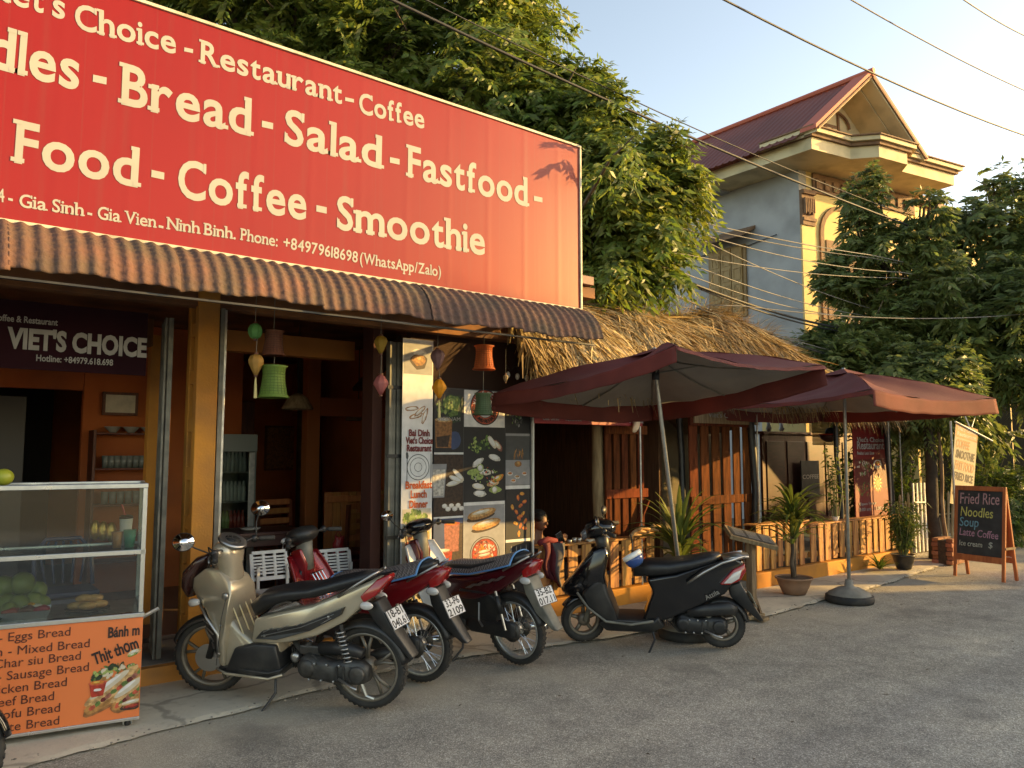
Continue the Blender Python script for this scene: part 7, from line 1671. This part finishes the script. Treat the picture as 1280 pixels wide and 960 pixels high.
# corner pilaster with carved capital
for z0, z1, e, m in ((0, 7.0, .05, M_yel), (7.0, 7.1, .09, M_brn), (7.1, 7.18, .12, M_brn), (7.18, 7.75, .07, M_brn), (7.75, 7.85, .13, M_brn), (4.15, 4.3, .12, M_cr)): hb('pilaster', m, -.003, .42, -e, -.003, z0, z1-.003)
for i in range(6): hb('carved_leaf', M_brn, .03+.06*i, .07+.06*i, -.14, -.072, 7.25+.05*(i % 2), 7.65, .012)
hb('frieze', M_brn, .44, WA, -.05, -.003, 7.85, 8.33)
for i in range(12): hb('frieze_block', M_brn, .5+.3*i, .68+.3*i, -.09, -.052, 7.95, 8.2, .01)
# arches in the front, shutter doors
for a0 in (.75, 2.35):
    mb = MB()
    for k in range(12):
        t0, t1 = math.pi*k/12, math.pi*(k+1)/12; c = a0+.72
        V = [HW(c-math.cos(t)*r, y, 6.9+math.sin(t)*r*.9) for y in (-.05, -.004) for r in (.72, .84) for t in (t0, t1)]
        mb.add(V, [(0, 1, 3, 2), (4, 6, 7, 5), (0, 4, 5, 1), (2, 3, 7, 6)])
    mb.build('arch', M_brn, house)
    for s in (0, 1.26): hb('arch_pier', M_brn, a0-.12+s*1.14, a0+s*1.14, -.05, -.004, 4.4, 6.9)
    d_ = hb('balcony_door', M_brn, a0+.1, a0+1.34, -.03, -.004, 4.4, 6.75)
hb('balcony_slab', M_cr, -.1, WA+.2, -1.1, -.004, 4.0, 4.25, .02)
for i in range(14): a = -.02+.32*i; MB().lathe([(.06, 4.26), (.04, 4.35), (.075, 4.55), (.04, 4.8), (.06, 4.9)], 10, HW(a, -1.0, 0)).build('baluster', M_cr, house, smooth=True)
hb('balcony_rail', M_cr, -.1, WA+.2, -1.08, -.92, 4.9, 5.0)
hb('floor_band', M_brn, -.02, WA, -.06, -.003, 3.4, 3.6)
# stepped eaves cornice
def ring(poly, z0, z1, grow, m, name):
    c = Vector((sum(p[0] for p in poly)/len(poly), sum(p[1] for p in poly)/len(poly), 0))
    V = [HW(p[0]+(grow if p[0] > 1.5 else -grow), p[1]-grow if p[1] < 0 else p[1], z) for z in (z0, z1) for p in poly]; n = len(poly)
    return MB().add(V, [tuple(range(n-1, -1, -1)), tuple(range(n, 2*n))]+[(i, (i+1) % n, (i+1) % n+n, i+n) for i in range(n)]).build(name, m, house)
poly = [(-.92, .15), (-.92, -1.05), (.35, -1.05), (.75, -1.45), (1.75, -1.45), (2.1, -1.1), (WA-.1, -1.1), (WA+.05, .15)]
ring(poly, 8.345, 8.62, 0, M_cr, 'cornice_soffit'); ring(poly, 8.623, 8.70, .07, M_brn, 'cornice_band'); ring(poly, 8.703, 8.80, .14, M_cr, 'cornice_cap'); ring(poly, 8.803, 8.83, .18, M_brn, 'cornice_cap')
hb('side_soffit', M_cr, -.92, -.003, .154, 1.9, 8.345, 8.62); hb('side_eave', M_gw, -.75, -.003, 1.904, DP+.3, 8.30, 8.52)
# gable: raking roof with deep open pediment
GA0, GA1, GC = -1.02, 2.72, .85; AZ = 10.35; GB = -1.25; EZ = 8.84
def slope_piece(name, m, side, b0, b1, w0, w1, th, lift=0):
    e = GA0 if side < 0 else GA1
    def pt(w, b, z): return HW(GC+(e-GC)*w, b, AZ+(EZ-.12-AZ)*w+z+lift)
    V = [pt(w, b, z) for w in (w0, w1) for b in (b0, b1) for z in (0, th)]
    return MB().add(V, [(0, 1, 3, 2), (4, 6, 7, 5), (0, 4, 5, 1), (2, 3, 7, 6), (0, 2, 6, 4), (1, 5, 7, 3)]).build(name, m, house)
for s in (-1, 1):
    e = GA0-.18 if s < 0 else GA1+.1
    nrib = 66
    def rf(a, b, e=e): 
        rib = .030*max(0, math.cos(b*nrib*2*math.pi))**3; w_ = a*1.12
        return HW(GC+(e-GC)*a, GB+.35+(DP+.6-GB-.35)*b, AZ+.04+(EZ-(.30 if e < GC else .10)-AZ)*a+rib)
    MB().grid(rf, 3, nrib*8).build('roof_slope', M_rf, house, solid=.01)
    slope_piece('gable_soffit', M_cr, s, GB+.31, GB+1.6, .0, 1.0, .05, -.10); slope_piece('bargeboard', M_tr, s, GB-.05, GB+.34, 0, 1.04, .09, .06); slope_piece('barge_moulding', M_cr, s, GB-.02, GB+.30, .02, 1.0, .10, -.06); slope_piece('barge_moulding', M_brn, s, GB-.06, GB-.022, .02, 1.0, .05, -.02)
MB().tube([HW(GC, GB-.1, AZ+.12), HW(GC, DP+.6, AZ+.08)], .07, 8).build('ridge_cap', M_tr, house)
MB().add([HW(GA0+.02, GB+.9, EZ-.1), HW(GA1-.02, GB+.9, EZ-.1), HW(GC, GB+.9, AZ+.0), HW(GA0+.02, GB+1.0, EZ-.1), HW(GA1-.02, GB+1.0, EZ-.1), HW(GC, GB+1.0, AZ+.0)], [(0, 1, 2), (5, 4, 3), (0, 3, 4, 1), (1, 4, 5, 2), (2, 5, 3, 0)]).build('pediment_wall', M_cr, house)
def pdq(name, m, a0, a1, z0, z1, dy=.86): return MB().add([HW(a, GB+b, z) for a in (a0, a1) for b in (dy, dy+.035) for z in (z0, z1)], [(0, 1, 3, 2), (4, 6, 7, 5), (0, 4, 5, 1), (2, 3, 7, 6), (0, 2, 6, 4), (1, 5, 7, 3)]).build(name, m, house)
vent = pdq('attic_window', M_brn, GC-.42, GC+.02, EZ+.12, EZ+.62); 
for i in range(2): pdq('vent_slot', M_cr, GC-.36+.2*i, GC-.22+.2*i, EZ+.2, EZ+.52, .83)
pdq('pediment_frame', M_brn, GC+.06, GC+.12, EZ+.05, EZ+1.0); pdq('pediment_frame', M_brn, GC-.5, GC-.45, EZ+.02, EZ+.7)
MB().tube([HW(GC-.55+.5*(1-math.cos(t)), GB+.85, EZ+.62+.35*math.sin(t)) for t in [i*math.pi/10 for i in range(11)]], .03, 6).build('attic_arch', M_brn, house)
0 and MB().add([HW(GC+.12, GB+.85, EZ+.95), HW(GC+.12, GB+.85, EZ+.78), HW(GC+1.1, GB+.85, EZ), HW(GC+1.28, GB+.85, EZ)], [(0, 1, 2, 3)]).build('raking_band', M_brn, house, solid=.03)
MB().tube([(16.22, 15.2, 8.2), (16.22, 15.2, 0)], .055, 8).build('drain_pipe', M_grey, house, smooth=True)
MB().tube([(16.26, 10.4, 6.9), (16.26, 11.2, 6.8), (16.26, 15.2, 6.86)], .012, 5).build('wall_wire', M_cab0, house)
# side window with panelled shutters and canopy
a = P(890, 318, X=16.3); b = P(932, 388, X=16.3)
y1, y0 = a.y, b.y; z1, z0 = P(932, 305, X=16.3).z, b.z-.15
y0, y1 = min(y0, y1), max(y0, y1)
M_shut = mat('ochre_shutter', (.34, .21, .075), .6, (.27, .16, .055), 4, st=(1, 6, 1))
wn = MB().box(16.24, 16.297, y0-.08, y1+.08, z0, z1).build('window_frame', mat('window_frame_wood', (.24, .14, .05), .6), house, bev=.01)
lw_ = (y1-y0)/3
for i in range(3):
    s = MB().box(16.20, 16.238, y0+lw_*i+.012, y0+lw_*(i+1)-.012, z0+.05, z1-.05).build('shutter', M_shut, house, bev=.006)
    for k in range(4):
        zz0 = z0+.12+(z1-z0-.2)*k/4; hh = (z1-z0-.3)/4-.06; yy = y0+lw_*i
        fr_ = MB()
        for bx0 in ((16.185, 16.199, yy+.05, yy+.08, zz0, zz0+hh), (16.185, 16.199, yy+lw_-.08, yy+lw_-.05, zz0, zz0+hh), (16.185, 16.199, yy+.081, yy+lw_-.081, zz0, zz0+.03), (16.185, 16.199, yy+.081, yy+lw_-.081, zz0+hh-.03, zz0+hh)): fr_.box(*bx0)
        fr_.bar((16.192, yy+.08, zz0+.04), (16.192, yy+lw_-.08, zz0+hh-.04) if k % 2 else (16.192, yy+lw_-.08, zz0+.04), .02, .02)
        fr_.build('shutter_panel', M_shut, s)
MB().add([(16.298, y0-.35, z1+.42), (16.298, y1+.35, z1+.42), (15.75, y0-.35, z1+.12), (15.75, y1+.35, z1+.12), (16.298, y0-.35, z1+.34), (16.298, y1+.35, z1+.34), (15.75, y0-.35, z1+.06), (15.75, y1+.35, z1+.06)], [(0, 1, 3, 2), (4, 6, 7, 5), (0, 2, 6, 4), (1, 5, 7, 3), (2, 3, 7, 6)]).build('window_canopy', M_brn, house)
# neighbour behind (yellow parapet seen right of the cornice) and dark gate building
nb = thing('neighbour_house', (22, 8.5, 0), 'plain yellow building with brown coping behind the street trees', 'house')
bx('wall', M_yel, nb, 20.9, 27, 9.2, 16, 0, 8.3, 0); bx('coping', M_brn, nb, 20.7, 27.2, 9.0, 16.2, 8.303, 8.5, .02)
for i in range(3): w0 = bx('window', M_brn, nb, 21.6+1.7*i, 22.6+1.7*i, 9.15, 9.197, 5.2, 6.8)
gb = thing('dark_gatehouse', (21, 5, 0), 'dark green tin gate and shed wall behind the chalkboard', 'shed')
M_tin = mat('dark_green_tin', (.035, .042, .032), .7, (.025, .03, .022), 1, st=(1, 1, .3))
tn0 = MB().box(0, .05, -.22, .22, 0, 3.6).build('tin_sheet', M_tin, gb, local=True, bev=.01)
for i in range(9): o = tn0 if i == 0 else again(tn0, gb); o.location = (.02*(i % 2)-.4, .2+.46*i+1.2, 0)
bx('shed_roof', M_rf, gb, 20.2, 23, 6.0, 9.1, 3.62, 3.75)
# lower lean-to under the wires beside the house
lt = thing('lean_to', (14.8, 9.0, 0), 'brown tiled lean-to roof below the cables', 'lean-to')
a = P(1000, 420, D=16.5); MB().add([(13.9, 9.5, 3.75), (17, 8.7, 3.75), (13.9, 8.3, 3.30), (17, 7.5, 3.30), (13.9, 9.5, 3.65), (17, 8.7, 3.65), (13.9, 8.3, 3.20), (17, 7.5, 3.20)], [(0, 1, 3, 2), (4, 6, 7, 5), (0, 2, 6, 4), (1, 5, 7, 3), (2, 3, 7, 6)]).build('tiled_roof', M_brn, lt)
MB().box(13.95, 14.05, 8.4, 9.4, 0, 3.2).build('wall', M_yel, lt); MB().box(16.9, 17, 7.6, 8.6, 0, 3.2).build('wall', M_yel, lt)
# ================================================================== CABLES
M_cab = mat('dark_cable', (.03, .03, .03), .6); M_cabl = mat('pale_grey_cable', (.22, .20, .17), .6)  # two cable colours, near-black and pale grey
def cable(u0, v0, d0, u1, v1, d1, r, label, m=M_cab, sag=.1, group='overhead cables'):
    a = P(u0, v0, D=d0); b = P(u1, v1, D=d1); far = group == 'overhead cables'; t0, t1 = (-.9, 1.9) if far else (-.1, 1.35)
    pts = [a.lerp(b, t)+Vector((0, 0, -4*sag*t*(1-t)+sag*.5 if 0 < t < 1 else sag*.5)) for t in [t0+(t1-t0)*i/28 for i in range(29)]]
    tag(MB().tube(pts, r, 5).build('overhead_cable', m, smooth=True), label, 'cable', group)
cable(895, 0, 8, 1290, 176, 15, .012, 'thick dark cable crossing the sky above the gable, highest cable reaching the billboard side', sag=.1)
cable(1060, 0, 9, 1290, 119, 14, .008, 'thin cable crossing the top right sky', sag=.05)
cable(1203, 0, 10, 1290, 50, 13, .008, 'short thin cable in the top right corner of the sky', sag=.03)
cable(478, 0, 8, 1135, 285, 15, .018, 'thick dark cable running from above the billboard past the house wall', sag=.1)
cable(520, 0, 8.2, 1120, 268, 15, .008, 'thin cable just above the thick one past the house wall', sag=.12)
for i, (u0, v0, u1, v1, r, m) in enumerate(((730, 243, 1090, 322, .009, M_cabl), (735, 252, 1090, 326, .008, M_cabl), (850, 290, 1130, 345, .007, M_cabl), (858, 322, 1120, 350, .006, M_cabl), (840, 325, 1080, 398, .007, M_cabl), (850, 345, 1080, 402, .007, M_cabl),
      (845, 350, 1060, 415, .020, M_cab), (850, 355, 1065, 420, .014, M_cab), (840, 372, 1100, 455, .009, M_cabl), (860, 380, 1100, 462, .008, M_cab), (870, 300, 1110, 395, .007, M_cabl), (930, 388, 1280, 397, .007, M_cabl), (900, 398, 1120, 468, .010, M_cab), (870, 392, 1080, 440, .008, M_cabl))):
    cable(u0, v0, 9.8+.1*i, u1, v1, 14+.1*i, r, ('pale' if m is M_cabl else 'black')+' cable crossing the grey house wall, '+('uppermost', 'second from the top', 'third from the top', 'fourth from the top', 'above the shutter foot', 'just under the shutter foot cable', 'thickest of the bundle', 'beside the thickest', 'lowest left over the straw', 'dark one lowest over the straw', 'running steeply down the wall', 'level one running right into the trees', 'dark one nearest the straw ridge end', 'short one above the straw ridge')[i], m, .08+.02*(i % 3), 'cable bundle across the house wall')
q0, q1 = P(925, 340, D=12), P(990, 385, D=13); 
# ================================================================== ACROSS THE ROAD (unseen; houses and trees added, heights set to shade the road)
M_oppw = mat('shade_house_wall', (.45, .38, .28), .85, (.36, .30, .22), 1)
def shade_house(x0, x1, h, label):  # unseen house, added to block the low sun
    t = thing('unseen_shade_house', ((x0+x1)/2, -10, 0), label, 'house')
    bx('wall', M_oppw, t, x0+.05, x1-.05, -16, -8.6, 0, h-.4, 0); bx('roof', M_rf, t, x0-.02, x1-.03, -16.3, -8.25, h-.4, h, .02)
    for i in range(int((x1-x0)//2)):
        w0 = bx('window', M_brn, t, x0+.6+2*i, x0+1.6+2*i, -8.598, -8.56, 1, 2.3)
hs = [(14, 20, 7.6), (20.1, 26.6, 8.0), (26.7, 31.2, 6.25), (31.3, 37, 5.35), (37.1, 60, 4.9)]
for i, (x0, x1, h) in enumerate(hs): shade_house(x0, x1, h, ('unseen tall house added across the road for shade', 'unseen tallest house added across the road for shade', 'unseen mid height house added across the road for shade', 'unseen low house added across the road to the far right for shade', 'unseen long low row added across the road for shade')[i])
for i, (x, y, z, r_) in enumerate(((29.2, -9.2, 6.1, .9), (33.5, -9.5, 5.2, .7), (36.6, -8.9, 5.2, .7), (26.2, -9.0, 8.1, .9))):  # unseen trees added over the roofs to dapple the sun
    tree('unseen_shade_tree', ('unseen tree added across the road for dappled shade, nearest', 'second unseen tree added across the road for dappled shade', 'third unseen tree added across the road for dappled shade', 'tall unseen tree added across the road for dappled shade')[i], (x, y-.3, 0), [(x, y, z, r_, r_, r_*.8), (x+.6, y+.2, z-.4, r_*.7, r_*.7, r_*.6)], 420, .16, M_lf2, 20+i, tr=.12)
print('OBJS', len(bpy.data.objects), 'TRIS', sum(len(o.data.polygons) for o in bpy.data.objects if o.type == 'MESH'))
